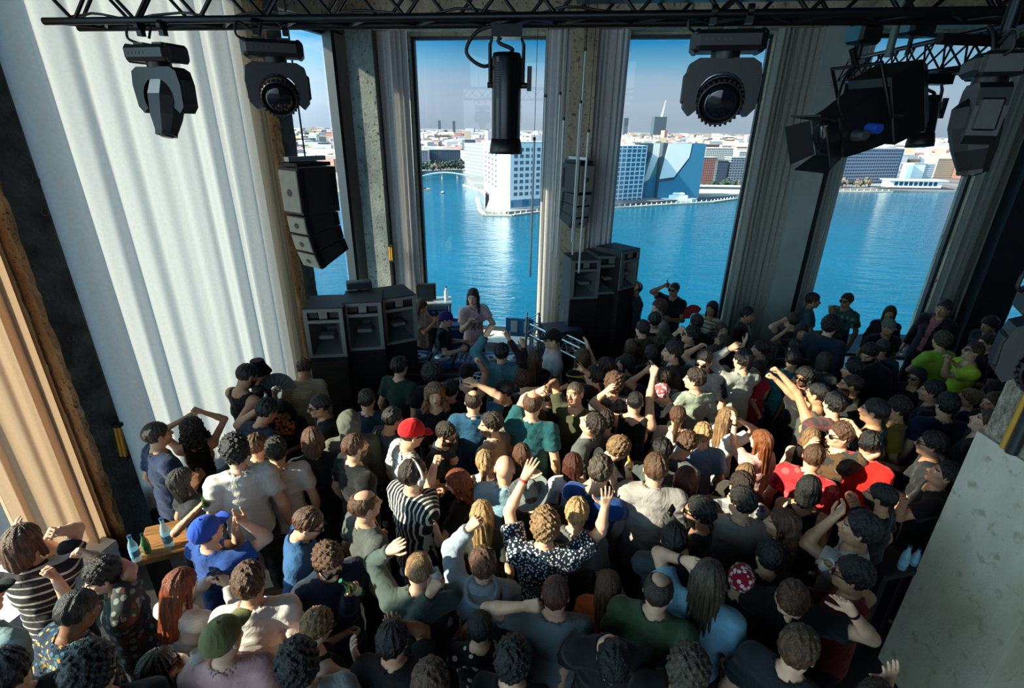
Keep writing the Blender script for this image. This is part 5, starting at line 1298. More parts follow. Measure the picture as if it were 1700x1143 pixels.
HC = dict(black=(14, 13, 14), dark=(30, 22, 18), brown=(58, 38, 26), light=(98, 68, 44), blond=(198, 160, 112), sand=(158, 122, 84), red=(140, 62, 28), auburn=(88, 42, 26), grey=(120, 118, 114), ginger=(150, 84, 44), ash=(84, 72, 58))
SHOE = [mat('shoe_black', (18, 18, 20), .5), mat('shoe_white', (196, 194, 190), .6)]
GLOSSB = mat('glossy_black', (6, 7, 9), .12, spec=.7)
_SH = {}
def shoe_mesh(w):
    if w not in _SH:
        fl = Fld((-.07, -.12, -.02), (.07, .24, .14), .012); F = fl.new(); cone(fl, F, (0, -.03, .05), (0, .13, .035), .046, .04, .02); cone(fl, F, (0, -.03, .06), (0, -.03, .1), .046, .045, .02); X, Y, Z = fl.full(); F = np.maximum(np.maximum(F, .002 - Z + 0 * X + 0 * Y), Z - .11 + 0 * X + 0 * Y).astype(f32); V, Q = nets(F, fl.lo, .012); _SH[w] = mesh_np('shoe', V, Q, SHOE[w])
    return _SH[w]

# --- arm presets: hand relative to the shoulder (outward, forward, up), elbow hint, hand shape, back-of-hand hint
ARM = {
 'down': ((.09, .04, -.57), (.3, -1, 0), 'relaxed', (1, 0, 0)), 'bent': ((-.02, .36, -.20), (.5, -.3, -1), 'grip', (1, .1, .2)), 'belly': ((-.13, .27, -.30), (.8, -.3, -.6), 'relaxed', (.2, .9, .3)),
 'fold': ((-.24, .20, -.24), (.8, .1, -.6), 'relaxed', (0, 1, .3)), 'face': ((-.14, .24, .10), (.5, .3, -1), 'relaxed', (.2, 1, 0)), 'head': ((-.10, .06, .27), (1, .2, .1), 'relaxed', (0, -.2, 1)),
 'up': ((.04, .12, .56), (1, 0, 0), 'relaxed', (0, -1, 0)), 'upbent': ((.06, .18, .34), (1, .1, -.6), 'relaxed', (0, -1, .2)), 'fwd': ((-.02, .56, .06), (.4, 0, -1), 'relaxed', (0, 0, 1)),
 'side': ((.46, .2, .12), (.2, -.3, -1), 'relaxed', (0, -.3, 1)), 'clap': ((-.17, .34, .02), (.7, 0, -.8), 'flat', (1, .3, 0)), 'phone': ((-.12, .34, .04), (.7, 0, -.8), 'grip', (.9, -.4, 0)), 'hip': ((.0, .05, -.42), (1, -.6, 0), 'relaxed', (1, 0, 0)), 'back': ((.02, -.15, -.5), (.4, -1, 0), 'relaxed', (1, 0, 0)),
}
def ik(S, T, l1, l2, hint):
    d = T - S; L = d.length; mx_ = (l1 + l2) * .985
    if L > mx_: T = S + d * (mx_ / L); d = T - S; L = mx_
    L = max(L, abs(l1 - l2) + .03); u = d.normalized()
    a = (l1 * l1 - l2 * l2 + L * L) / (2 * L); hh = math.sqrt(max(l1 * l1 - a * a, 1e-6))
    v = hint - u * hint.dot(u); v = v.normalized() if v.length > 1e-4 else u.orthogonal().normalized()
    return S + u * a + v * hh, T
PEOPLE = []; NP = 0
PROPS = []
def person(px, py, yaw, label, hair='short', hc='dark', top='tee', c=(24, 26, 30), pat='plain', c2=(200, 200, 200), bot=(22, 26, 34), skin='light', fem=False, Ra='down', La='down', S=None, lean=0, roll=0, hy=0, hp=0, hr=0, glasses=False, beard=False, hat=None, hatc=(20, 20, 22), z0=0.0, sc_=1.0, c3=None, hold=None, build=1.0, extra=None, group=None, dz=0.0, front=None):
    """px,py: where the middle of the head is seen; yaw: 0 = back turned to us, 90 = facing right in view, 180 = facing us"""
    global NP
    NP += 1; rnd = random.Random(NP * 7 + 3)
    S = S or (rnd.uniform(1.60, 1.70) if fem else rnd.uniform(1.72, 1.84)); s = S / 1.75
    hint_z = z0 + S * .93; g0 = on_z(px, py, hint_z); az = math.degrees(math.atan2(g0.x, g0.y)); head = R(az + yaw)
    RZ = Matrix.Rotation(-head, 4, 'Z')
    sh = (.152 if fem else .176) * s * build; bw = (.86 if fem else 1.0) * s * build
    Rs = (Matrix.Rotation(R(-lean), 3, 'X') @ Matrix.Rotation(R(roll), 3, 'Y'))
    P = Vector((0, 0, .93 * s)); up = Rs @ Vector((0, 0, 1)); sv = Rs @ Vector((1, 0, 0)); fv = Rs @ Vector((0, 1, 0))
    bend = lambda z, y=0.0: P + up * (z * s) + fv * (y * s)
    waist, chest, upper, neck = bend(.15), bend(.34), bend(.475, -.012), bend(.52, -.018)
    Rh = Rs.lerp(Matrix.Identity(3), .55) if abs(lean) + abs(roll) > 0 else Matrix.Identity(3)
    Rh = Rh.to_quaternion().to_matrix() @ Matrix.Rotation(R(-hy), 3, 'Z') @ Matrix.Rotation(R(-hp), 3, 'X') @ Matrix.Rotation(R(hr), 3, 'Y')
    hs = s * (.97 if fem else 1.0)
    H = neck + (Rs @ Vector((0, .012, .05))) * s + (Rh @ Vector((0, .028, .135))) * hs
    w = on_z(px, py, z0 + H.z); off = (RZ @ H); loc = Vector((w.x - off.x, w.y - off.y, z0))
    W = Matrix.Translation(loc) @ RZ; Wi = W.inverted()
    depth = px_of(loc + RZ @ H)[2]; near = depth < 4.6
    h = .013 if depth < 3.6 else .0155 if depth < 5.2 else .019
    root = empty('person', label=label, cat='person', group=group, M=W)
    # arms
    arms = []
    for sd, A in ((1, Ra), (-1, La)):
        Sh = bend(.475, -.005) + sv * (sd * sh); l1, l2 = .285 * s, .325 * s
        if isinstance(A, str): A = (A,)
        if isinstance(A[0], str):
            (o, f, u), hint, pose, bk = ARM[A[0]]; T = Sh + (sv * (o * sd) + fv * f + up * u) * s; hint = sv * (hint[0] * sd) + fv * hint[1] + up * hint[2]; bk = sv * (bk[0] * sd) + fv * bk[1] + up * bk[2]
            if len(A) > 1: pose = A[1]
            hl = A[0] in ('up', 'upbent', 'head', 'fwd', 'side')
        else:
            # seen at a pixel: (px, py, pose, elbow px, elbow py, reach)
            pose = A[2] if len(A) > 2 else 'relaxed'; Sw = W @ Sh; d = ray(A[0], A[1]).normalized(); reach = (A[5] if len(A) > 5 else .47) * s
            tc_ = (Sw - CAM).dot(d); Q = CAM + d * tc_; gap = (Q - Sw).length
            if gap < reach: Tw = Q - d * math.sqrt(reach * reach - gap * gap) * (.75 if len(A) < 7 else A[6])
            else: Tw = Sw + (Q - Sw).normalized() * min(gap, .6 * s)
            T = Wi @ Tw
            if len(A) > 3 and A[3] is not None:
                e = ray(A[3], A[4]).normalized(); te = (Sw - CAM).dot(e); Ew = CAM + e * te; hint = Wi.to_3x3() @ (Ew - (Sw + Tw) / 2)
            else: hint = sv * sd + fv * -.2 + up * -.5
            bk = -(Wi.to_3x3() @ ((CAM - Tw).normalized())) * .3 + up * .4 - fv * .4; hl = True
        E, T = ik(Sh, T, l1, l2, hint); fd = (T - E).normalized(); Wr = T - fd * (.078 * s)
        bz = bk - fd * bk.dot(fd); bz = bz.normalized() if bz.length > 1e-3 else fd.orthogonal().normalized()
        bx = fd.cross(bz); arms.append((sd, Sh, E, Wr, T, fd, bx, bz, pose))
    # legs
    legs = []
    for sd in (1, -1):
        fx = sd * (.09 + rnd.uniform(0, .05)) * s; fy = rnd.uniform(-.06, .08) * s
        Hp = P + Vector((sd * .088 * s, 0, -.04 * s)); An = Vector((fx, fy, .085 * s)); Kn = (Hp + An) / 2 + Vector((0, .035 * s, .02 * s)); legs.append((sd, Hp, Kn, An))
    pts = [H + Vector((0, 0, .0)), P, waist, chest] + [q for a in arms for q in a[1:5]] + [q for l in legs for q in l[1:4]]
    A_ = np.array([tuple(q) for q in pts]); lo = A_.min(0) - .24; hi = A_.max(0) + .24; lo[2] = -.03; hi[2] = max(max(a[4].z for a in arms) + .12, neck.z + .22)
    fl = Fld(lo, hi, h)
    # torso
    T_ = fl.new(); hipw = .158 if fem else .150
    econe(fl, T_, P + up * (-.05 * s), waist, sv, fv, (hipw * bw * 1.08, .112 * bw), (.128 * bw, .096 * bw), .04)
    econe(fl, T_, waist, chest, sv, fv, (.128 * bw, .096 * bw), (.158 * bw, .112 * bw), .05)
    econe(fl, T_, chest, upper, sv, fv, (.158 * bw, .112 * bw), (.118 * bw, .078 * bw), .05)
    if fem:
        for sd in (-1, 1): ell(fl, T_, chest + sv * (.068 * s * sd) + fv * (.085 * s) + up * (.01 * s), (.06 * s, .055 * s, .06 * s), .03)
    arm_r = (.047, .040, .037, .028) if not fem else (.038, .033, .031, .024)
    arm_r = [q * s * (build ** .5) for q in arm_r]
    for sd, Sh, E, Wr, T, fd, bx, bz, pose in arms:
        cone(fl, T_, upper + sv * (.03 * sd * s), Sh, .062 * s, arm_r[0] * 1.22, .05); cone(fl, T_, neck + up * (.02 * s), Sh, .046 * s, .045 * s, .05)
    B_ = T_.copy()
    nb = H + Rh @ Vector((0, -.03, -.13)) * hs
    cone(fl, B_, neck - up * (.03 * s), nb, .058 * s * (.88 if fem else 1), .054 * s * (.88 if fem else 1), .03)
    for sd, Sh, E, Wr, T, fd, bx, bz, pose in arms:
        cone(fl, B_, Sh, E, arm_r[0] * 1.18, arm_r[1], .03); m_ = E + (Wr - E) * .28; cone(fl, B_, E, m_, arm_r[1] * .98, arm_r[2] * 1.12, .02); cone(fl, B_, m_, Wr + fd * .012, arm_r[2] * 1.12, arm_r[3], .02)
    L_ = fl.new()
    for sd, Hp, Kn, An in legs:
        cone(fl, L_, Hp, Kn, .088 * bw, .056 * s, .03); cone(fl, L_, Kn, An, .056 * s, .036 * s, .03); ft = Vector((An.x, An.y, .045 * s)); cone(fl, L_, An, ft + Vector((0, .10 * s, -.005)), .036 * s, .03 * s, .02)
    X, Y, Z = fl.full()
    BODY = smin(B_, L_, .05)
    V, Q = nets(BODY, fl.lo, h); VS, QS, MS = [V], [Q], [np.zeros(len(Q), np.int32)]; nv = len(V)
    Vh, Qh, Mh = head_proto(fem, .0048 if near else .0062)
    RH = np.array(Rh) * hs; VS.append((Vh @ RH.T + np.array(H)).astype(f32)); QS.append(Qh + nv); MS.append(Mh); nv += len(Vh)
    for sd, Sh, E, Wr, T, fd, bx, bz, pose in arms:
        Vn, Qn = hand_proto(pose, .0058 if near else .008); sx = 1 if sd == 1 else -1
        Mn = np.array([tuple(bx), tuple(fd), tuple(bz)]) * s * (.9 if fem else 1.0); Vn2 = (Vn * np.array((sx, 1, 1), f32)) @ Mn + np.array(Wr)
        VS.append(Vn2.astype(f32)); QS.append((Qn if sx == 1 else Qn[:, ::-1]) + nv); MS.append(np.zeros(len(Qn), np.int32)); nv += len(Vn)
    hm = hairmat(HC[hc] if isinstance(hc, str) else hc)
    link('body', mesh_np('body', np.concatenate(VS), np.concatenate(QS), [SKIN[skin], LIP[skin], EYEW, EYED, hm], fmat=np.concatenate(MS)), root)
    # top
    loose = {'tee': .014, 'shirt': .020, 'long': .013, 'jacket': .026, 'hoodie': .026, 'tank': .009, 'dress': .010, 'crop': .008}[top]
    C_ = T_ - loose * s * .85
    hemz = {'jacket': -.14, 'hoodie': -.12, 'dress': -.36, 'crop': .1}.get(top, -.09)
    Hm = fl.new()
    econe(fl, Hm, P + up * (hemz * s), waist, sv, fv, ((hipw + loose + .012) * bw, (.118 + loose) * bw), ((.138 + loose) * bw, (.106 + loose) * bw), .04); C_ = smin(C_, Hm, .05)
    sleeve = {'tee': .62, 'shirt': .72, 'long': 2.0, 'jacket': 2.0, 'hoodie': 2.0, 'dress': .0, 'tank': .0, 'crop': .3}[top]
    for sd, Sh, E, Wr, T, fd, bx, bz, pose in arms:
        if sleeve <= 0:
            ax = (Sh - upper).normalized(); px0 = Sh - sv * (sd * .030 * s)
            C_ = np.maximum(C_, (sd * ((X - px0.x) * sv.x + (Y - px0.y) * sv.y + (Z - px0.z) * sv.z)).astype(f32)) if True else C_
            continue
        G = fl.new(); rl = loose + (.008 if top in ('tee', 'shirt') else .004)
        if sleeve < 1:
            e = Sh + (E - Sh) * sleeve; cone(fl, G, Sh, e + (E - Sh) * .25, arm_r[0] * 1.2 + rl, arm_r[0] * 1.0 + rl * 1.25, .02); d = (E - Sh).normalized()
            G = np.maximum(G, ((X - e.x) * d.x + (Y - e.y) * d.y + (Z - e.z) * d.z).astype(f32))
        else:
            cone(fl, G, Sh, E, arm_r[0] * 1.2 + rl, arm_r[1] + rl, .02); e = Wr - fd * (.01 * s); cone(fl, G, E, e + fd * .03, arm_r[1] + rl, arm_r[3] + rl * .8, .03)
            G = np.where(((X - E.x) * fd.x + (Y - E.y) * fd.y + (Z - E.z) * fd.z) > 0, np.maximum(G, ((X - e.x) * fd.x + (Y - e.y) * fd.y + (Z - e.z) * fd.z)), G).astype(f32)
        C_ = smin(C_, G, .03)
    ph = rnd.uniform(0, 6)
    C_ = C_ + (.0038 * np.sin(Z * 46 + X * 17 * math.sin(ph) + ph) * np.sin(X * 30 + Y * 22 + ph)) + .0025 * np.sin(Z * 90 + Y * 40 + ph)
    hz = P.z + hemz * s; C_ = np.maximum(C_, (P.x + up.x * hemz * s - X) * up.x + (P.y + up.y * hemz * s - Y) * up.y + (P.z + up.z * hemz * s - Z) * up.z)
    # neckline
    nr = {'tank': .098, 'dress': .108, 'crop': .1, 'jacket': .074, 'hoodie': .074}.get(top, .078) * s
    nc = neck + up * (.028 * s) + fv * (.018 * s); C_ = np.maximum(C_, nr - np.sqrt((X - nc.x) ** 2 + (Y - nc.y) ** 2 + ((Z - nc.z) * .8) ** 2)).astype(f32)
    V, Q = nets(C_, fl.lo, h)
    tm_ = cloth('', c, pat, c2, sc_, c3)
    nm = {'tee': 't_shirt', 'shirt': 'shirt', 'long': 'long_sleeved_top', 'jacket': 'jacket', 'hoodie': 'hoodie', 'tank': 'tank_top', 'dress': 'dress', 'crop': 'top'}[top]
    to = link(nm, mesh_np(nm, V, Q, tm_), root)
    if front:
        cc = V[Q].mean(1) - np.array(chest); lat = np.abs(cc @ np.array(sv)); fr = cc @ np.array(fv); hgt = cc @ np.array(up)
        sel = Q[(fr > .03) & (lat < .035 + np.clip(hgt, 0, .3) * .18) & (hgt > -.34)]; u_, inv = np.unique(sel, return_inverse=True)
        link('shirt_front', mesh_np('shirt_front', V[u_] + np.array(fv, f32) * .004, inv.reshape(sel.shape), cloth('', front)), root)
    # trousers
    G = L_ - .014 * s; W_ = fl.new(); econe(fl, W_, P + up * (-.06 * s), P + up * (.09 * s), sv, fv, (hipw * bw * 1.1, .118 * bw), (.138 * bw, .104 * bw), .03)
    G = smin(G, W_, .05); G = np.maximum(np.maximum(G, Z - (P.z + .1 * s) + 0 * X + 0 * Y), .07 * s - Z + 0 * X + 0 * Y); G = (G + .003 * np.sin(Z * 40 + X * 30)).astype(f32)
    zi = slice(0, min(fl.n[2], int((P.z + .16 * s + .03) / h) + 2)); V, Q = nets(G[:, :, zi], fl.lo, h)
    link('trousers', mesh_np('trousers', V, Q, cloth('', bot)), root)
    for sd, Hp, Kn, An in legs: link('shoe', shoe_mesh(NP % 3 == 0), root, Matrix.Translation((An.x, An.y, 0)) @ Matrix.Scale(s, 4))
    MH = Matrix.Translation(H) @ (Rh * hs).to_4x4()
    if hat and hair in ('short', 'messy', 'slick', 'curly'): hair = 'buzz'
    if hair and hair != 'bald': link('hair', hair_mesh(hair, hm), root, MH)
    if hat: link('hat' if hat in ('stetson', 'bucket') else 'hood' if hat == 'hood' else 'beanie' if hat == 'beanie' else 'bandana' if hat == 'bandana' else 'cap', hair_mesh(hat, cloth('', hatc) if hat != 'bandana' else cloth('', hatc, 'floral', (226, 214, 210), 2.2)), root, MH @ Matrix.Scale(1.05, 4))
    if beard: link('beard', hair_mesh('beard', hm), root, MH)
    if glasses: link('sunglasses', hair_mesh('sunglasses', GLOSSB), root, MH)
    if extra == 'headphones': link('headphones', hair_mesh('headphones', SHOE[1]), root, MH)
    if extra == 'straps':
        for sd in (-1, 1):
            mb = MB(); o = .018 * s; pts = [chest + sv * (.085 * sd * s) + fv * (.135 * s), upper + sv * (.085 * sd * s) + up * (.075 * s), chest + sv * (.09 * sd * s) - fv * (.138 * s), waist + sv * (.07 * sd * s) - fv * (.125 * s)]; mb.tube(pts, .013, 6); mb.build('shoulder_strap', SHOE[0], root)
    if extra == 'hood':
        mb = MB(); mb.lathe([(.1 * s, 0), (.125 * s, .02), (.13 * s, .05), (.11 * s, .07), (.09 * s, .05)], 18, 0, Matrix.Translation(neck - fv * (.03 * s) - up * (.0)) @ Matrix.Rotation(R(20), 4, 'X')); mb.build('hood', tm_, root)
    if extra == 'necklace':
        mb = MB(); pts = [neck + (sv * math.sin(a) * .085 + fv * (math.cos(a) * .085 + .02) + up * (-.03 - .05 * (1 + math.cos(a)))) * s for a in [i * PI / 8 for i in range(-8, 9)]]; mb.tube(pts, .006, 5); mb.build('necklace', STEEL, root)
    for sd, Sh, E, Wr, T, fd, bx, bz, pose in arms:
        if extra and extra.startswith('band') and (sd == (1 if extra.endswith('R') else -1)):
            mb = MB(); q = Wr - fd * (.012 * s); mb.cyl(q - fd * .009, q + fd * .009, arm_r[3] * 1.18, n=14); mb.build('wristband', mat('red_band', (196, 44, 44), .6) if 'red' in extra else SHOE[0], root)
    PEOPLE.append((root, W, arms, s))
    if hold:
        sdw = 1 if hold[1] == 'R' else -1
        for a in arms:
            if a[0] == sdw: prop(hold[0], W, a, s, hold[2])
    return root

GREENB = mat('green_bottle_glass', (24, 92, 52), .08, alpha=.8, spec=.8)
CLEARP = mat('clear_cup', (214, 224, 226), .08, alpha=.4)
def prop(kind, W, a, s, label):
    sd, Sh, E, Wr, T, fd, bx, bz, pose = a
    palm = Wr + fd * (.085 * s) - bz * (.035 * s); p = W @ palm; R3 = W.to_3x3(); f = (R3 @ fd).normalized(); zb = (R3 @ bz).normalized(); xb = f.cross(zb)
    # the held thing crosses the palm: its axis is the hand's side axis, turned to point up
    ax = xb if xb.z > 0 else -xb
    ax = (ax + Vector((0, 0, 1.5))).normalized(); y = (f - ax * f.dot(ax)).normalized(); x = y.cross(ax)
    M = Matrix(((x.x, y.x, ax.x, p.x), (x.y, y.y, ax.y, p.y), (x.z, y.z, ax.z, p.z), (0, 0, 0, 1)))
    if kind == 'bottle':
        r = empty('beer_bottle', label=label, cat='bottle', M=M); mb = MB(); mb.lathe([(.026, -.09), (.03, -.085), (.03, .03), (.024, .06), (.013, .09), (.012, .13), (.014, .14)], 14); mb.build('glass_body', GREENB, r); mb = MB(); mb.cyl((0, 0, -.05), (0, 0, .01), .0305, n=14, caps=False); mb.build('label_band', mat('bottle_label', (196, 200, 190), .7), r)
    elif kind == 'white_bottle':
        r = empty('drink_bottle', label=label, cat='bottle', M=M); mb = MB(); mb.lathe([(.03, -.09), (.033, -.085), (.033, .07), (.024, .1), (.015, .12), (.015, .14)], 14); mb.build('body', mat('pale_bottle', (206, 214, 216), .25), r); mb = MB(); mb.cyl((0, 0, .14), (0, 0, .16), .017, n=10); mb.build('lid', SHOE[0], r)
    elif kind == 'cup':
        r = empty('drinking_glass', label=label, cat='glass', M=M); mb = MB(); mb.lathe([(.026, -.05), (.036, .07), (.034, .07), (.024, -.045)], 16); mb.build('cup', CLEARP, r); mb = MB(); mb.lathe([(.02, -.04), (.03, .03), (.01, .031)], 14); mb.build('drink', mat('amber_drink', (190, 140, 60), .1, alpha=.8), r)
    elif kind == 'phone':
        fw = (R3 @ -bz); r = empty('phone', label=label, cat='phone', M=M); mb = MB(); mb.bbox((0, 0, .03), (.074, .009, .15), .004); b_ = mb.build('case', GLOSSB, r); mb = MB(); mb.box((0, -.005, .03), (.066, .002, .135)); mb.build('screen', mat('phone_screen', (60, 84, 110), .1), b_)
    elif kind in ('fan', 'redfan'):
        r = empty('hand_fan', label=label, cat='fan', M=M); mb = MB(); n = 14; v = [Vector((0, 0, -.03))]
        for i in range(n + 1):
            t = R(-70 + 140 * i / n); v.append(Vector((math.sin(t) * .22, .006 * (i % 2), math.cos(t) * .22 - .03)))
        vi = [Vector((q.x * .35, q.y, (q.z + .03) * .35 - .03)) for q in v[1:]]
        mb.add(v[1:] + vi, [(i, i + 1, n + 2 + i, n + 1 + i) for i in range(n)]); mb.add([q + Vector((0, .004, 0)) for q in v[1:] + vi], [(n + 1 + i, n + 2 + i, i + 1, i) for i in range(n)])
        mb.build('leaf', mat('fan_black', (20, 26, 28), .6) if kind == 'fan' else mat('fan_red', (190, 46, 54), .6), r)
        for i in range(0, n + 1, 2):
            mb = MB(); mb.cyl(v[0], v[1 + i], .004, .003, 5); mb.build('rib', GREENB if kind == 'fan' else SHOE[1], r)
    elif kind == 'cigarette':
        r = empty('cigarette', label=label, cat='cigarette', M=M); mb = MB(); mb.cyl((0, .02, -.03), (0, .04, .05), .004, n=8); mb.build('paper', SHOE[1], r); mb = MB(); mb.cyl((0, .015, -.05), (0, .02, -.03), .0042, n=8); mb.build('filter', mat('filter_tan', (190, 140, 80), .8), r)
    elif kind == 'lighter':
        r = empty('yellow_snack', label=label, cat='snack', M=M); mb = MB(); mb.tube([(0, 0, -.03), (0, .01, .02), (0, .03, .07), (0, .055, .1)], [.012, .016, .015, .006], 8); mb.build('fruit', mat('yellow_fruit', (224, 160, 40), .5), r); mb = MB(); mb.cyl((0, 0, -.05), (0, 0, -.03), .012, n=8); mb.build('stalk', SHOE[0], r)
CALLS = []
def p(*a, **k): CALLS.append((a, k))
BLK, NAV, CHA, GRY, WHT = (20, 22, 26), (22, 34, 62), (44, 48, 52), (112, 116, 116), (208, 206, 202)
# --- along the windows and round the booth
p(785, 494, 152, 'long-haired DJ in a pale pink printed tee behind the decks', 'wavy', 'dark', c=(236, 202, 206), pat='chest', c2=(120, 92, 104), skin='fair', bot=(52, 66, 70), hy=40, Ra=(783, 531, 'relaxed', 768, 540, .36), La=(801, 560, 'relaxed', 817, 530, .52), S=1.82)
p(700, 510, 120, 'woman with straight brown hair in a beige blouse clasping her hands by the booth', 'long', 'brown', fem=True, top='shirt', c=(176, 158, 146), hp=18, Ra='clap', La='clap', S=1.66)
p(741, 531, 100, 'person in a purple cap and black tee behind the decks', 'short', 'black', c=BLK, hat='cap', hatc=(54, 46, 118), Ra='bent', La='bent', S=1.68, hp=10)
p(833, 587, 10, 'dark-haired man in a washed denim jacket raising one arm at the booth', 'short', 'black', top='jacket', c=(70, 122, 140), La=(812, 550, 'open', 808, 590))
p(887, 597, -10, 'woman with long brown hair and both arms up in front of the booth', 'long', 'brown', fem=True, top='long', c=(62, 48, 58), La=(838, 549, 'open', 856, 575), Ra=(868, 567, 'relaxed', 845, 570))
p(917, 564, -100, 'man in a black cap and white tee watching the DJ by the lattice barrier', 'short', 'dark', c=(196, 200, 206), glasses=True, hat='cap', hatc=BLK, Ra='bent', La='bent')
p(664, 610, 40, 'man in a dark green tee standing alone against the black subwoofers', 'short', 'black', c=(28, 56, 50), bot=BLK)
p(718, 622, 0, 'person with a huge black afro in front of the DJ table', 'afro', 'black', c=BLK)
p(775, 622, 10, 'person in a round black cap pointing one finger up at the decks', None, 'black', top='tank', c=BLK, hat='beanie', hatc=(16, 18, 22), Ra=(793, 597, 'point', 800, 630))
p(1055, 481, -110, 'dark-haired man holding a phone up beside the window speaker stack', 'short', 'dark', c=(38, 48, 56), skin='olive', La=(1061, 474, 'grip', 1047, 505, .4), hold=('phone', 'L', 'phone held up by the man beside the window speaker stack'))
p(1119, 481, -150, 'man in sunglasses and a navy V-neck holding a phone overhead at the window', 'buzz', 'black', c=(26, 32, 44), glasses=True, Ra=(1109, 472, 'grip', 1093, 497, .42), La='bent', skin='olive', hold=('phone', 'R', 'phone held overhead by the man in a navy V-neck'))
p(1093, 513, -120, 'curly brown-haired man in a grey tee below the navy V-neck man', 'curly', 'brown', c=(112, 122, 126))
p(1181, 513, -150, 'long-haired woman in a cream and black striped top at the window', 'long', 'black', fem=True, c=(206, 196, 176), pat='hstripe', c2=(44, 44, 48), sc_=1.2, Ra=(1152, 524, 'grip', 1150, 545, .42), hold=('redfan', 'R', 'open red hand fan held by the striped woman'), skin='olive')
p(1240, 523, 100, 'man in a dark suit, pale shirt and tie beside the grey curtain', 'short', 'black', top='jacket', c=(24, 28, 34), skin='olive', front=(176, 186, 190))
p(1350, 500, 80, 'dark-haired man in a teal tee in profile at the third window', 'short', 'dark', c=(52, 84, 96), skin='olive', Ra='bent')
p(1405, 500, -150, 'man with glasses and a patterned shirt raising a hand at the third window', 'short', 'dark', top='shirt', c=(60, 96, 98), pat='floral', c2=(120, 140, 128), c3=(36, 56, 62), glasses=True, Ra=(1380, 513, 'open', 1388, 540, .42), skin='olive')
p(1378, 542, 20, 'man in a dark blue jacket with his back turned at the third window', 'curly', 'black', top='jacket', c=(28, 46, 62))
p(1477, 521, 175, 'long-haired woman in a dark top facing us alone against the water', 'long', 'dark', fem=True, top='long', c=(36, 34, 48), skin='olive')
p(1475, 544, 150, 'man in a grey green cap below the long-haired woman by the water', 'short', 'dark', c=(26, 30, 36), hat='cap', hatc=(92, 108, 98), skin='olive', S=1.7)
p(1464, 577, -20, 'man with shaved hair in a teal shirt standing at the white sill', 'buzz', 'dark', top='long', c=(30, 76, 88), skin='olive')
p(1566, 513, -160, 'tall man in a long dark coat over a pink shirt leaning at the window pier', 'short', 'dark', top='jacket', c=(34, 30, 40), skin='tan', S=1.86, roll=-6, front=(176, 104, 118))
p(1443, 588, -150, 'bearded man in a black jacket looking down near the white sill', 'short', 'black', top='jacket', c=(24, 26, 32), beard=True, hp=25, skin='olive')
p(1414, 616, -90, 'young woman with dark tied hair in profile beside the bearded man', 'bun', 'black', fem=True, c=(40, 40, 50), La='fold')
p(1313, 533, -60, 'person with a hand on dark hair at the foot of the narrow grey curtain', 'short', 'dark', c=(40, 54, 62), La='head')
p(1331, 552, 165, 'woman with long dark hair and a raised palm by the narrow grey curtain', 'long', 'black', fem=True, c=(54, 50, 56), Ra='upbent', skin='olive')
p(1320, 579, -30, 'dark-haired person in black behind the afro woman', 'short', 'black', c=BLK)
p(1316, 597, -10, 'short dark-haired person in a teal top behind the raised fists', 'short', 'black', c=(44, 128, 142))
p(1368, 600, 10, 'person with a grey patterned scarf in front of the blue jacket man', 'bob', 'ash', fem=True, c=(112, 120, 116), pat='camo', c2=(64, 84, 90))
p(1642, 541, -140, 'man with short black curls leaning by the dark pier', 'curly', 'black', c=(28, 34, 44), skin='olive', hp=15)
p(1678, 577, -60, 'dark-haired person in black at the far window corner', 'short', 'black', c=BLK)
p(1637, 570, -130, 'man with glasses in a black tee behind the neon yellow tee', 'short', 'dark', c=BLK, glasses=True)
p(1614, 585, -120, 'man in sunglasses and a neon yellow tee with crossed raised forearms', 'short', 'brown', c=(196, 228, 72), glasses=True, hp=-18, hr=10, La=(1574, 592, 'fist', 1572, 624, .44), Ra=(1580, 600, 'relaxed', 1610, 622, .4))
p(1562, 567, -50, 'person with curly greying hair in a neon yellow shirt turned away', 'curly', 'ash', c=(168, 212, 76), La='fold')
p(1675, 612, -60, 'woman with long ash hair in a dark top beside the pebbled pillar', 'long', 'ash', fem=True, top='long', c=(40, 44, 52), Ra='bent')
# --- upper middle
p(1066, 547, -40, 'man with thick black hair in a camouflage jacket raising a fist', 'short', 'black', top='jacket', c=(92, 88, 66), pat='camo', c2=(48, 54, 46), Ra=(1083, 546, 'fist', 1090, 570, .36))
p(1086, 533, -20, 'person with dark short hair behind the raised fist', 'short', 'black', c=(30, 36, 44))
p(1146, 557, -95, 'smiling man in sunglasses and black tee, forearm over his head', 'short', 'black', c=BLK, glasses=True, hp=-10, Ra=(1132, 546, 'relaxed', 1108, 567, .36))
p(1156, 537, -20, 'dark-haired person in a dark top right behind the smiling sunglasses man', 'short', 'black', c=(34, 40, 48))
p(1116, 585, -95, 'man with a strong profile and brown hair in a dark patterned shirt', 'short', 'dark', top='shirt', c=(46, 44, 44), pat='camo', c2=(70, 62, 56))
p(1199, 549, 160, 'laughing woman with hair tied back before the dark suited man', 'bun', 'brown', fem=True, c=(60, 56, 62), hr=20, hp=-10)
p(1199, 568, -80, 'woman tilting her head back below the laughing woman', 'bob', 'ash', fem=True, c=(74, 70, 70), hp=-25)
p(1168, 600, -165, 'moustached man in dark sunglasses and an unbuttoned navy shirt', 'slick', 'black', top='shirt', c=(24, 32, 44), glasses=True, hp=10)
p(1184, 590, -30, 'person in a white tee raising a relaxed hand behind the moustached man', 'short', 'dark', c=(190, 192, 190), La=(1166, 573, 'relaxed', 1150, 605, .42))
p(1262, 580, -90, 'woman with dark ponytail and raised palm near the suited man', 'pony', 'dark', fem=True, c=(96, 110, 116), La=(1239, 562, 'open', 1236, 588, .40))
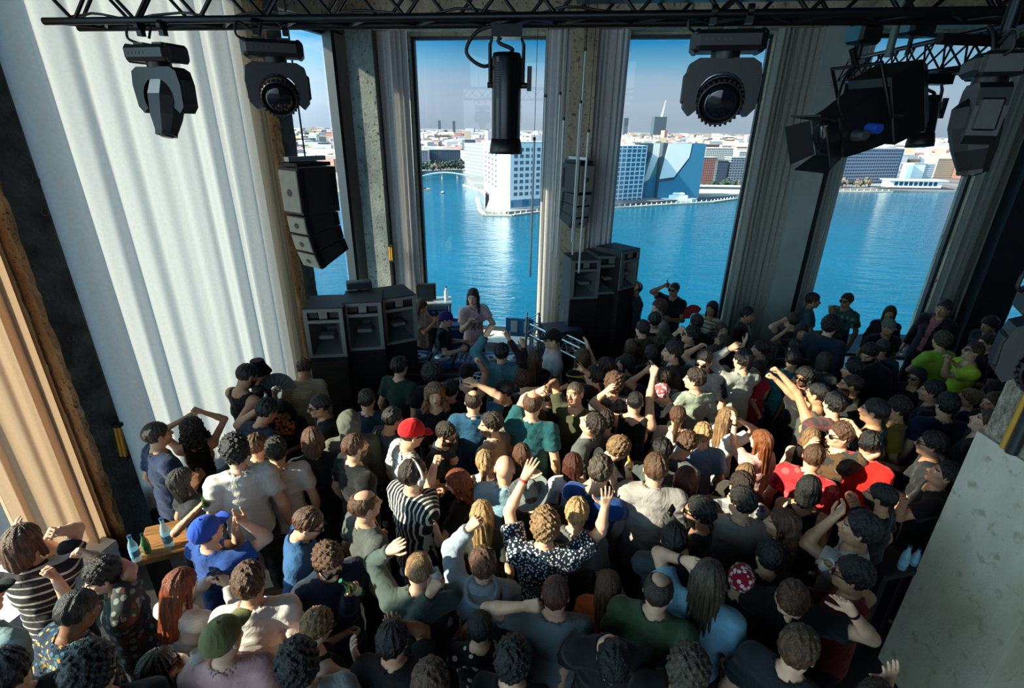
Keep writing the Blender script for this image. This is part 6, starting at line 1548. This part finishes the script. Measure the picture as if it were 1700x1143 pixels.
p(1232, 598, -40, 'person in a grey sleeve bending an arm over the head, blue vest', 'short', 'black', top='long', c=(150, 156, 154), La=(1222, 574, 'relaxed', 1198, 584, .34), Ra=(1230, 606, 'relaxed', 1226, 630, .3))
p(1256, 614, -160, 'smiling woman in a deep red tee with a watch', 'bun', 'dark', fem=True, c=(172, 34, 48), hr=-14, La=(1262, 690, 'relaxed', 1250, 670, .5), skin='light', roll=8)
p(1153, 631, -30, 'man in a pale green grey long sleeve with his back to us', 'short', 'dark', top='long', c=(150, 162, 150), hy=-50)
p(1054, 668, 0, 'man in a black tank top stretching both arms up', 'buzz', 'black', top='tank', c=BLK, Ra=(1087, 613, 'fist', 1083, 650, .52), La=(1011, 646, 'open', 1002, 682, .44), skin='light')
p(1100, 627, -30, 'dark-haired person with forearms crossed over the head', 'short', 'dark', c=BLK, Ra=(1084, 608, 'relaxed', 1068, 640, .34), La=(1078, 612, 'relaxed', 1060, 640, .34))
p(1097, 655, -120, 'person with a pink floral head scarf looking down', None, 'auburn', fem=True, c=BLK, hat='bandana', hatc=(186, 84, 92), hp=30, skin='light')
p(1047, 577, -20, 'woman with long light brown hair in a camouflage top', 'long', 'light', fem=True, top='long', c=(84, 82, 62), pat='camo', c2=(44, 46, 40))
p(1080, 588, -30, 'woman with long black hair beside the camouflage top', 'long', 'black', fem=True, c=(30, 32, 36))
p(1038, 604, -80, 'woman with dark hair and a crossbody strap over a grey cardigan', 'bob', 'black', fem=True, top='long', c=(122, 124, 114))
p(1003, 611, -85, 'long-haired man in sunglasses thrusting an arm up', 'long', 'dark', c=BLK, glasses=True, Ra=(974, 569, 'open', 985, 590, .5))
p(966, 594, -30, 'woman with long brown hair and a yellow striped sleeve', 'long', 'brown', fem=True, top='long', c=(24, 24, 28), pat='hstripe', c2=(206, 178, 60), La=(966, 610, 'point', 975, 640, .36))
p(1018, 640, -20, 'person in a plaid shirt behind the open palm', 'curly', 'brown', top='shirt', c=(96, 100, 104), pat='plaid', c2=(48, 52, 60))
p(985, 626, -60, 'man in a black tee pointing a finger up between two women', 'short', 'black', c=BLK, La=(966, 612, 'point', 976, 645, .42))
p(954, 655, -150, 'grinning man with a shaved head and an olive tee, one arm stretched out', 'buzz', 'ash', c=(64, 66, 48), hp=-16, hr=14, Ra=(906, 645, 'relaxed', 925, 652, .5), skin='tan')
p(907, 656, 0, 'person in black tee with forearms folded over the head', 'short', 'dark', c=BLK, Ra=(938, 641, 'fist', 930, 636, .38), La=(900, 646, 'relaxed', 880, 650, .36))
p(884, 672, 10, 'balding man in a teal tee lifting a wristband arm', 'balding', 'brown', c=(30, 84, 92), La=(901, 647, 'fist', 864, 684, .48), extra='bandLred')
p(866, 634, -30, 'person with reddish curls in a plaid shirt at the barrier', 'curly', 'auburn', top='shirt', c=(88, 92, 100), pat='plaid', c2=(44, 46, 54))
p(836, 651, -95, 'man in a backwards black cap and glasses in profile', 'short', 'black', c=BLK, hat='capback', hatc=BLK, glasses=True, extra='necklace')
p(786, 667, 5, 'man with a bald crown in a petrol blue shirt reaching up', 'balding', 'dark', top='shirt', c=(34, 78, 112), Ra=(782, 633, 'relaxed', 820, 655, .42))
p(749, 648, 20, 'person with thick black hair in black beside the curly blonde', 'short', 'black', c=BLK, S=1.66)
p(722, 657, 178, 'woman with a big mass of blonde curls and a necklace facing us', 'bigcurly', 'sand', fem=True, top='long', c=BLK, extra='necklace', Ra='belly', hp=-8, S=1.72)
p(815, 706, -60, 'man in a tan tee looking aside, dark hair combed back', 'short', 'dark', c=(168, 148, 134), hy=-30, beard=True)
p(893, 698, -165, 'woman in black sunglasses and long dark hair touching her lips', 'long', 'dark', fem=True, top='tank', c=(150, 130, 124), glasses=True, La=(906, 722, 'relaxed', 918, 752, .3), Ra='down')
p(983, 705, -70, 'dark-haired man in a grey tee tipping his face up to the sun', 'short', 'dark', c=(86, 94, 94), hp=-28, hr=-8)
p(1006, 700, 0, 'person in a light grey tee behind the sun-facing man', 'short', 'dark', c=(120, 122, 122))
# --- beside the curtain
p(410, 625, 60, 'bearded man in a black tank top looking down at a bottle by the curtain', 'crop', 'black', top='tank', c=BLK, skin='tan', beard=True, hp=26, Ra=(436, 674, 'grip', 402, 690, .42), La='bent', hold=('white_bottle', 'R', 'white bottle held by the bearded man in a black tank top'), extra='bandRred')
p(432, 616, 90, 'person in a black bucket hat beside the bearded tank top man', 'short', 'black', c=BLK, hat='bucket', hatc=(20, 26, 28), skin='tan', Ra=(455, 648, 'grip', 440, 665, .36), hold=('fan', 'R', 'open dark hand fan beside the bucket hat'))
p(505, 614, 10, 'person in a beige ribbed sweater bowing beside the green bottles', 'short', 'brown', top='long', c=(186, 176, 148), pat='hstripe', c2=(160, 150, 124), sc_=3, lean=22, hp=35)
p(443, 684, 60, 'man in a navy tee bending towards the woman with the printed tee', 'short', 'black', c=(30, 38, 56), lean=14, hp=20, skin='tan')
p(468, 682, -150, 'woman with long dark hair looking down in a black printed tee', 'long', 'black', fem=True, c=BLK, pat='chest', c2=(196, 110, 60), hp=28, Ra='belly', La='belly', skin='olive')
p(530, 675, -95, 'man in a black tee and sunglasses in profile below the horn speakers', 'crop', 'black', c=BLK, glasses=True, skin='tan')
p(519, 732, 5, 'person with a dark brown bob in a black tee', 'bob', 'brown', c=BLK, skin='olive')
p(391, 751, 5, 'dark curly-haired man in a white tee nearest the curtain', 'curly', 'black', c=WHT, bot=(30, 34, 40))
p(459, 750, 5, 'dark curly-haired man in a white tee with a tucked hem, next to the bob haircut', 'messy', 'black', c=(202, 200, 196), bot=BLK, S=1.74)
p(428, 740, 40, 'brown-haired person in black between the two white tees', 'short', 'brown', c=BLK, skin='tan')
p(580, 703, 5, 'person in a grey green hooded sweatshirt with the hood up', None, 'dark', top='hoodie', c=(88, 92, 84), hat='hood', hatc=(88, 92, 84))
p(609, 664, 10, 'man in a teal and navy tee before the subwoofers', 'crop', 'dark', c=(24, 52, 74))
p(590, 743, 65, 'stocky man with a faded crop in a black tee', 'crop', 'brown', c=BLK, skin='light', beard=True, build=1.08)
p(652, 697, 60, 'man with receding dark hair in a slate tee behind the red cap', 'slick', 'black', c=(50, 58, 70), skin='tan', hp=14)
p(684, 722, 70, 'man in a bright red cap and white polka dot shirt', 'short', 'dark', top='shirt', c=(176, 178, 176), pat='dots', c2=(40, 42, 50), hat='cap', hatc=(216, 32, 40), hp=14, glasses=True, skin='light')
p(741, 722, 120, 'bearded man in sunglasses and a dark polo laughing with bent arms', 'short', 'dark', top='tee', c=(44, 56, 62), glasses=True, beard=True, hp=14, La=(754, 763, 'fist', 738, 790, .34), Ra='bent', skin='light')
p(262, 723, 75, 'man with cropped hair in a navy tee standing against the curtain edge', 'crop', 'dark', c=(26, 42, 72), Ra='belly', skin='tan')
p(319, 711, 8, 'curly-haired woman in a black dress lifting her arms against the curtain', 'bigcurly', 'black', fem=True, top='dress', c=BLK, bot=BLK, Ra=(322, 680, 'fist', 354, 708, .36), La=(316, 690, 'relaxed', 300, 720, .3), skin='tan')
p(306, 798, 75, 'woman with long dark hair drinking beside the curtain', 'long', 'black', fem=True, c=(30, 32, 36), Ra=(336, 836, 'grip', 312, 862, .36), hp=-14, skin='tan', hold=('bottle', 'R', 'green bottle held by the woman beside the curtain'))
# --- sunlit middle
p(607, 840, 70, 'balding man in a dark grey tee in profile, sun on his forehead', 'balding', 'brown', c=(76, 82, 82), hp=-4, skin='light', beard=False)
p(687, 789, 55, 'man with slicked hair and pale headphones in a striped black and white shirt', 'slick', 'dark', top='shirt', c=(28, 30, 34), pat='vstripe', c2=(206, 208, 206), extra='headphones', Ra=(723, 765, 'fist', 716, 812, .36), La='bent', skin='light')
p(759, 802, -70, 'woman with wavy copper hair in a black top opening her hands', 'wavy', 'red', fem=True, top='tee', c=BLK, La=(722, 868, 'open', 745, 880, .44), Ra=(758, 880, 'open', 775, 880, .4), hp=16, skin='fair')
p(805, 768, 5, 'blonde woman with a long ponytail in a black top', 'pony', 'blond', fem=True, top='tank', c=BLK, skin='fair')
p(838, 779, 5, 'bald man in a light denim shirt', 'bald', 'ash', top='shirt', c=(124, 158, 184), skin='light')
p(866, 756, -5, 'woman with wet brown hair beside the bald man', 'long', 'brown', fem=True, top='tank', c=(60, 56, 58))
p(881, 822, -10, 'person under a wide grey felt hat', 'short', 'dark', c=BLK, hat='stetson', hatc=(104, 112, 112), hr=-16, hp=-12)
p(951, 773, 5, 'auburn-haired woman in a white tee with dark backpack straps', 'bob', 'auburn', fem=True, c=(196, 196, 198), extra='straps')
p(905, 876, 0, 'blond curly man in a speckled shirt with both arms thrown up', 'curly', 'sand', top='shirt', c=(24, 36, 56), pat='speckle', c2=(214, 220, 226), La=(878, 780, 'open', 847, 843, .56), Ra=(1007, 828, 'open', 986, 892, .56), extra='bandLred', S=1.82)
p(958, 853, 8, 'blond man with an undercut in a grey tee between the raised arms', 'part', 'blond', c=(92, 96, 98))
p(996, 786, 20, 'man in a royal blue tee covering his face with his hands', 'messy', 'ash', c=(20, 62, 128), hp=24, Ra='face', La='face')
p(1025, 747, 60, 'fair cropped man in a black tee about to bite a yellow snack', 'messy', 'sand', c=(38, 42, 44), hp=24, hr=14, Ra=(1040, 778, 'pinch', 1030, 812, .32), hold=('lighter', 'R', 'yellow snack in the hand of the fair cropped man'), extra='bandRred', skin='fair')
p(1098, 752, 10, 'person in a dark grey tee bent forward among the crowd', 'short', 'black', c=(76, 82, 82), lean=26, hp=30)
p(1088, 779, -5, 'man with combed back hair in a pale grey work coat', 'slick', 'light', top='jacket', c=(150, 146, 146), Ra='bent', beard=True)
p(1138, 797, 5, 'woman with long dark red hair behind the grey coat', 'long', 'auburn', fem=True, top='long', c=(50, 56, 54))
p(1139, 740, 30, 'man with brown hair bowing his head next to the blue tee', 'messy', 'brown', c=(96, 100, 104), hp=34, lean=10)
p(1166, 722, -15, 'blond bowl-cut man in a blue tee with sunglasses', 'part', 'blond', c=(98, 132, 172), glasses=True, skin='light')
p(1125, 692, 0, 'woman with a brown ponytail in a cream top', 'pony', 'brown', fem=True, c=(198, 192, 182))
p(1209, 695, 40, 'blonde woman in a white blouse shading her eyes with a phone', 'long', 'sand', fem=True, top='tee', c=(210, 206, 204), Ra=(1219, 692, 'grip', 1232, 720, .34), La='face', hold=('phone', 'R', 'phone held flat over the eyes of the blonde in a white blouse'))
p(1262, 733, -60, 'strawberry blonde woman in a pink top raising a bent arm', 'long', 'ginger', fem=True, c=(214, 168, 164), La=(1221, 692, 'relaxed', 1232, 738, .44), skin='fair', extra='bandLblack')
p(1238, 789, 10, 'woman with long dark blonde hair, loose down her back', 'long', 'sand', fem=True, c=(58, 54, 52), skin='fair')
p(1347, 728, 5, 'blonde woman with a bob in a low-backed green dress', 'bob', 'sand', fem=True, top='dress', c=(40, 52, 44), skin='fair')
p(1351, 760, 10, 'man with short brown hair in a red patterned tee', 'crop', 'brown', c=(176, 44, 52), pat='floral', c2=(150, 28, 40), c3=(206, 84, 84))
p(1343, 813, 5, 'woman with long black hair in a black strappy top', 'bob', 'black', fem=True, top='tank', c=BLK, skin='tan')
p(1356, 655, -75, 'man in a grey sleeveless top punching both fists forward', 'crop', 'black', top='tank', c=(70, 76, 72), skin='tan', Ra=(1276, 620, 'fist', 1313, 660, .62), La=(1282, 602, 'fist', 1320, 640, .6), S=1.8)
p(1334, 627, -150, 'woman with a round dark afro and big sunglasses', 'bigcurly', 'black', fem=True, c=(34, 34, 40), glasses=True, skin='brown')
p(1384, 672, -40, 'dark-haired person in a checked shirt behind the fist puncher', 'short', 'black', top='shirt', c=(58, 56, 62), pat='plaid', c2=(120, 60, 56))
p(1412, 640, -100, 'man with a shaved head and beard in profile, dark jacket', 'buzz', 'dark', top='jacket', c=(34, 36, 40), beard=True, skin='tan')
p(1394, 724, -120, 'brown-haired man squinting in the sun with lifted hands', 'messy', 'brown', c=(48, 46, 44), pat='camo', c2=(84, 60, 40), La=(1412, 702, 'relaxed', 1420, 730, .3), Ra='face', glasses=True)
p(1444, 738, 10, 'man in a vivid red tee with dark swept hair', 'short', 'black', c=(224, 34, 30), skin='tan', S=1.76)
p(1229, 808, -20, 'person with dark hair in a chequered shirt passing a drink', 'messy', 'dark', top='shirt', c=(172, 172, 176), pat='plaid', c2=(70, 72, 84), La='bent')
p(1230, 834, -15, 'man with short black hair in a light grey tee', 'short', 'black', c=(146, 146, 142), hy=-40)
p(1160, 852, -85, 'black-haired bearded man in glasses and a black tee in profile', 'short', 'black', c=BLK, beard=True, glasses=True, skin='olive')
p(1118, 897, -10, 'man with thick black hair in a charcoal tee', 'short', 'black', c=(56, 66, 72), Ra='bent', La=(1112, 866, 'grip', 1095, 930, .4), hold=('phone', 'L', 'lit phone held by the man in a charcoal tee'))
# --- the dark side by the pebbled pillar
p(1521, 627, -150, 'woman in sunglasses and a black top with long dark hair', 'long', 'black', fem=True, c=BLK, glasses=True, skin='olive')
p(1546, 651, -95, 'man with black hair and a strong nose in profile, chain at his neck', 'short', 'black', c=BLK, extra='necklace', skin='olive')
p(1607, 662, -95, 'woman with light hair in profile beside the pillar', 'bun', 'sand', fem=True, c=(30, 34, 42), skin='light')
p(1571, 674, -30, 'man with a big shock of black hair in a navy tee', 'messy', 'black', c=(24, 36, 66), S=1.82)
p(1489, 679, -95, 'man with dark curtain hair in a mustard tee in profile', 'messy', 'black', c=(132, 108, 36), skin='tan')
p(1451, 684, -80, 'man with a side fade in a black tee before the mustard tee', 'crop', 'black', c=BLK, skin='tan')
p(1649, 671, -130, 'woman with brown hair whose head shows at the pillar edge', 'bob', 'brown', fem=True, c=BLK, skin='light')
p(1638, 703, -95, 'person tilting a pale face beside the pillar base', 'short', 'brown', c=BLK, hp=-20, skin='light')
p(1546, 739, -95, 'man in sunglasses and a black tee holding a drink by the pillar', 'short', 'black', c=(30, 34, 40), glasses=True, La='bent', Ra='bent', hold=('cup', 'L', 'clear cup held by the sunglasses man near the pillar'), skin='tan')
p(1567, 789, -110, 'young man in a black tee gazing upward, wrist raised', 'short', 'black', c=BLK, hp=-22, La=(1502, 828, 'relaxed', 1530, 850, .44), Ra='fold', skin='tan')
p(1461, 826, -80, 'bearded man with a side fade in black, seen from behind', 'crop', 'black', c=BLK, beard=True, La=(1420, 832, 'relaxed', 1425, 850, .4), skin='tan')
p(1425, 880, -95, 'man in a white tee with a cigarette in his raised hand', 'messy', 'black', c=(190, 196, 198), La=(1396, 850, 'relaxed', 1372, 876, .36), hold=('cigarette', 'L', 'cigarette in the raised hand above the white tee'), hp=-8, skin='tan')
p(1413, 957, -95, 'man with dark hair in a maroon tee holding a yellow drink', 'messy', 'black', c=(120, 30, 36), Ra='bent', La=(1378, 935, 'grip', 1385, 960, .34), glasses=True, hold=('cup', 'L', 'stemmed yellow drink held by the man in a maroon tee'), skin='olive')
p(1297, 871, -90, 'woman with glasses and long dark brown hair in profile', 'wavy', 'brown', fem=True, c=(34, 44, 46), skin='light')
p(1275, 925, -30, 'person with dark tousled hair before the woman with glasses', 'messy', 'black', c=(28, 36, 40))
p(1314, 998, 170, 'man in a black tee looking down and lifting one hand', 'slick', 'brown', c=BLK, hp=40, La=(1404, 1003, 'open', 1398, 1050, .5), skin='light', extra='bandLblack')
p(1325, 1079, 10, 'man with light brown hair in a dark tee with bare nape', 'messy', 'light', c=(26, 34, 40))
p(1230, 963, 0, 'person wearing a crimson floral head scarf', None, 'dark', fem=True, c=BLK, hat='bandana', hatc=(150, 22, 44))
p(1176, 963, 0, 'man with long dreadlocks in a light blue tee, hand on his head', 'dreads', 'ash', c=(120, 170, 198), La=(1150, 935, 'relaxed', 1112, 962, .34), extra='bandLblack', skin='light')
p(1093, 982, 5, 'man with thinning dark hair in a green tee with a violet band on the back', 'balding', 'dark', c=(64, 82, 62), pat='backband', c2=(104, 84, 190), S=1.82, build=1.06)
p(1010, 974, 5, 'woman with long brown hair in an orange top', 'long', 'brown', fem=True, c=(178, 78, 36), Ra='face')
p(922, 988, 0, 'man with reddish short hair in a grey yoked tee, fist at his ear', 'crop', 'auburn', c=(104, 114, 118), La=(890, 1006, 'fist', 836, 1028, .34))
p(802, 938, 5, 'brown-haired person in a washed denim jacket reaching across', 'messy', 'brown', top='jacket', c=(140, 156, 172), La=(789, 866, 'fist', 757, 915, .52), extra='hood')
p(800, 856, 0, 'woman with very long golden hair in a grey sleeveless top', 'long', 'blond', fem=True, top='tee', c=(60, 64, 62), skin='fair', S=1.68)
p(696, 945, 5, 'man with a sandy buzz cut in a grey green long sleeve, arm raised', 'buzz', 'sand', top='long', c=(66, 80, 78), La=(657, 908, 'flat', 640, 962, .42), Ra=(724, 968, 'grip', 735, 1000, .3), hold=('cup', 'R', 'drink lifted by the sandy buzz cut man'), skin='light')
# --- front rows
p(42, 902, 40, 'person with brown hair in a striped dark tee holding both arms over the head', 'bob', 'brown', c=(40, 36, 42), pat='hstripe', c2=(196, 190, 186), sc_=1.25, Ra=(82, 886, 'fist', 108, 856, .34), La=(34, 880, 'relaxed', 26, 950, .34), skin='light')
p(172, 958, -80, 'dark-haired man in a floral shirt bending an arm above him', 'messy', 'black', top='shirt', c=(52, 62, 64), pat='floral', c2=(126, 138, 136), c3=(110, 62, 56), sc_=1.7, hp=10, La=(134, 914, 'fist', 212, 915, .36), Ra=(84, 946, 'fist', 104, 1000, .46), skin='light')
p(130, 1016, 70, 'man with cropped afro hair in a navy floral shirt looking down', 'crop', 'black', top='shirt', c=(22, 40, 62), pat='floral', c2=(176, 140, 60), c3=(60, 110, 140), sc_=2.2, hp=22, skin='brown')
p(153, 1115, 30, 'person with glossy dark curls at the front edge', 'curly', 'black', c=(28, 30, 34))
p(302, 974, 60, 'woman with straight copper hair in a white blouse and lace sleeve', 'long', 'red', fem=True, top='long', c=(208, 196, 190), hp=16, Ra='phone', La='phone', hold=('phone', 'R', 'phone held by the copper-haired woman in white'), skin='fair')
p(345, 884, 60, 'man in a royal blue cap and blue tee clapping tattooed arms', 'short', 'dark', c=(32, 68, 138), hat='cap', hatc=(34, 74, 178), Ra=(397, 862, 'flat', 420, 912, .42), La=(388, 868, 'flat', 372, 905, .44), hp=-8, skin='light')
p(415, 968, 20, 'man with tousled brown hair in a creased white tee', 'messy', 'brown', c=(206, 202, 202), bot=BLK, S=1.8)
p(372, 1062, 30, 'man in an olive cap and dusty pink tee', 'short', 'brown', c=(196, 150, 150), hat='cap', hatc=(106, 106, 66), hy=20)
p(266, 1108, 75, 'woman in cat-eye sunglasses with dark brown hair holding a glass', 'bob', 'dark', fem=True, c=(48, 42, 30), glasses=True, Ra=(318, 1102, 'grip', 300, 1130, .36), hold=('cup', 'R', 'clear tumbler held by the woman in cat-eye sunglasses'), skin='fair')
p(512, 871, 100, 'man with slicked hair and sunglasses in a blue denim shirt', 'slick', 'brown', top='jacket', c=(46, 88, 136), glasses=True, hp=26, skin='light')
p(546, 936, 165, 'curly-haired man in red tinted sunglasses and a navy sweatshirt with pale trim', 'curly', 'brown', top='jacket', c=(24, 36, 58), glasses=True, hp=14, La=(584, 972, 'grip', 580, 1000, .4), hold=('bottle', 'L', 'green beer bottle held by the curly man in navy'), skin='light')
p(528, 1042, 70, 'woman with short blonde hair and sunglasses in a black vest', 'messy', 'sand', fem=True, top='tank', c=(30, 28, 32), glasses=True, hp=14, Ra=(584, 1075, 'relaxed', 560, 1120, .36), La='bent', skin='fair')
p(496, 1106, 10, 'person with a black curly mop at the front edge', 'curly', 'black', c=(150, 156, 160))
p(652, 1064, 20, 'man with neat black hair and a hand on his crown', 'short', 'black', c=BLK, Ra=(658, 1035, 'relaxed', 690, 1080, .34), skin='tan')
p(796, 1042, 0, 'short-haired person in a black polka dot blouse', 'crop', 'black', fem=True, c=BLK, pat='dots', c2=(196, 200, 200), sc_=.6, La='face')
p(852, 1098, 10, 'person with wet black curls beside the polka dot blouse', 'curly', 'black', fem=True, c=BLK)
p(1017, 1098, 170, 'man bowing his dark hair toward us at the front edge', 'short', 'black', c=BLK, hp=46, lean=12)
p(1143, 1116, 5, 'person with ashen curls at the very front', 'curly', 'ash', c=BLK)
p(715, 1138, 0, 'crown of a brown-haired head at the bottom of the crowd', 'messy', 'brown', c=BLK)
p(1452, 1175, -20, 'person lifting an open hand with a red wristband by the pillar foot', 'short', 'dark', c=BLK, Ra=(1478, 1117, 'open', 1470, 1150, .42), extra='bandRred')
p(-34, 1004, 70, 'person in a black cap with white lettering entering at the ledge', 'short', 'black', c=(120, 150, 160), hat='cap', hatc=(16, 20, 26))
p(14, 1116, 10, 'person in black sitting out at the front corner by the ledge', 'short', 'black', c=BLK, build=1.1)

# give everyone room: in the crush the farther of two is a little shorter, the nearer a little taller
_rnd = random.Random(11); SS = []
for a, k in CALLS:
    fem = k.get('fem', False); SS.append(k.get('S') or (_rnd.uniform(1.60, 1.70) if fem else _rnd.uniform(1.72, 1.84)))
for it in range(40):
    pos = [on_z(a[0], a[1], S * .93) for (a, k), S in zip(CALLS, SS)]
    for i in range(len(CALLS)):
        for j in range(i + 1, len(CALLS)):
            d = math.hypot(pos[i].x - pos[j].x, pos[i].y - pos[j].y)
            if d < .42:
                n, f = (i, j) if pos[i].y < pos[j].y else (j, i); q = (.42 - d) * .03
                lk = lambda q: CALLS[q][1].get('S')
                if not lk(f): SS[f] = max(1.56 if CALLS[f][1].get('fem') else 1.62, SS[f] - q)
                if not lk(n): SS[n] = min(1.78 if CALLS[n][1].get('fem') else 1.92, SS[n] + q)
pos = [on_z(a[0], a[1], S * .93) for (a, k), S in zip(CALLS, SS)]
for i in range(len(CALLS)):
    for j in range(i + 1, len(CALLS)):
        d = math.hypot(pos[i].x - pos[j].x, pos[i].y - pos[j].y)
        if d < .27: print('close %.2f' % d, CALLS[i][0][:2], CALLS[j][0][:2])
for (a, k), S in zip(CALLS, SS): person(*a, **{**k, 'S': S})
print('people', NP)
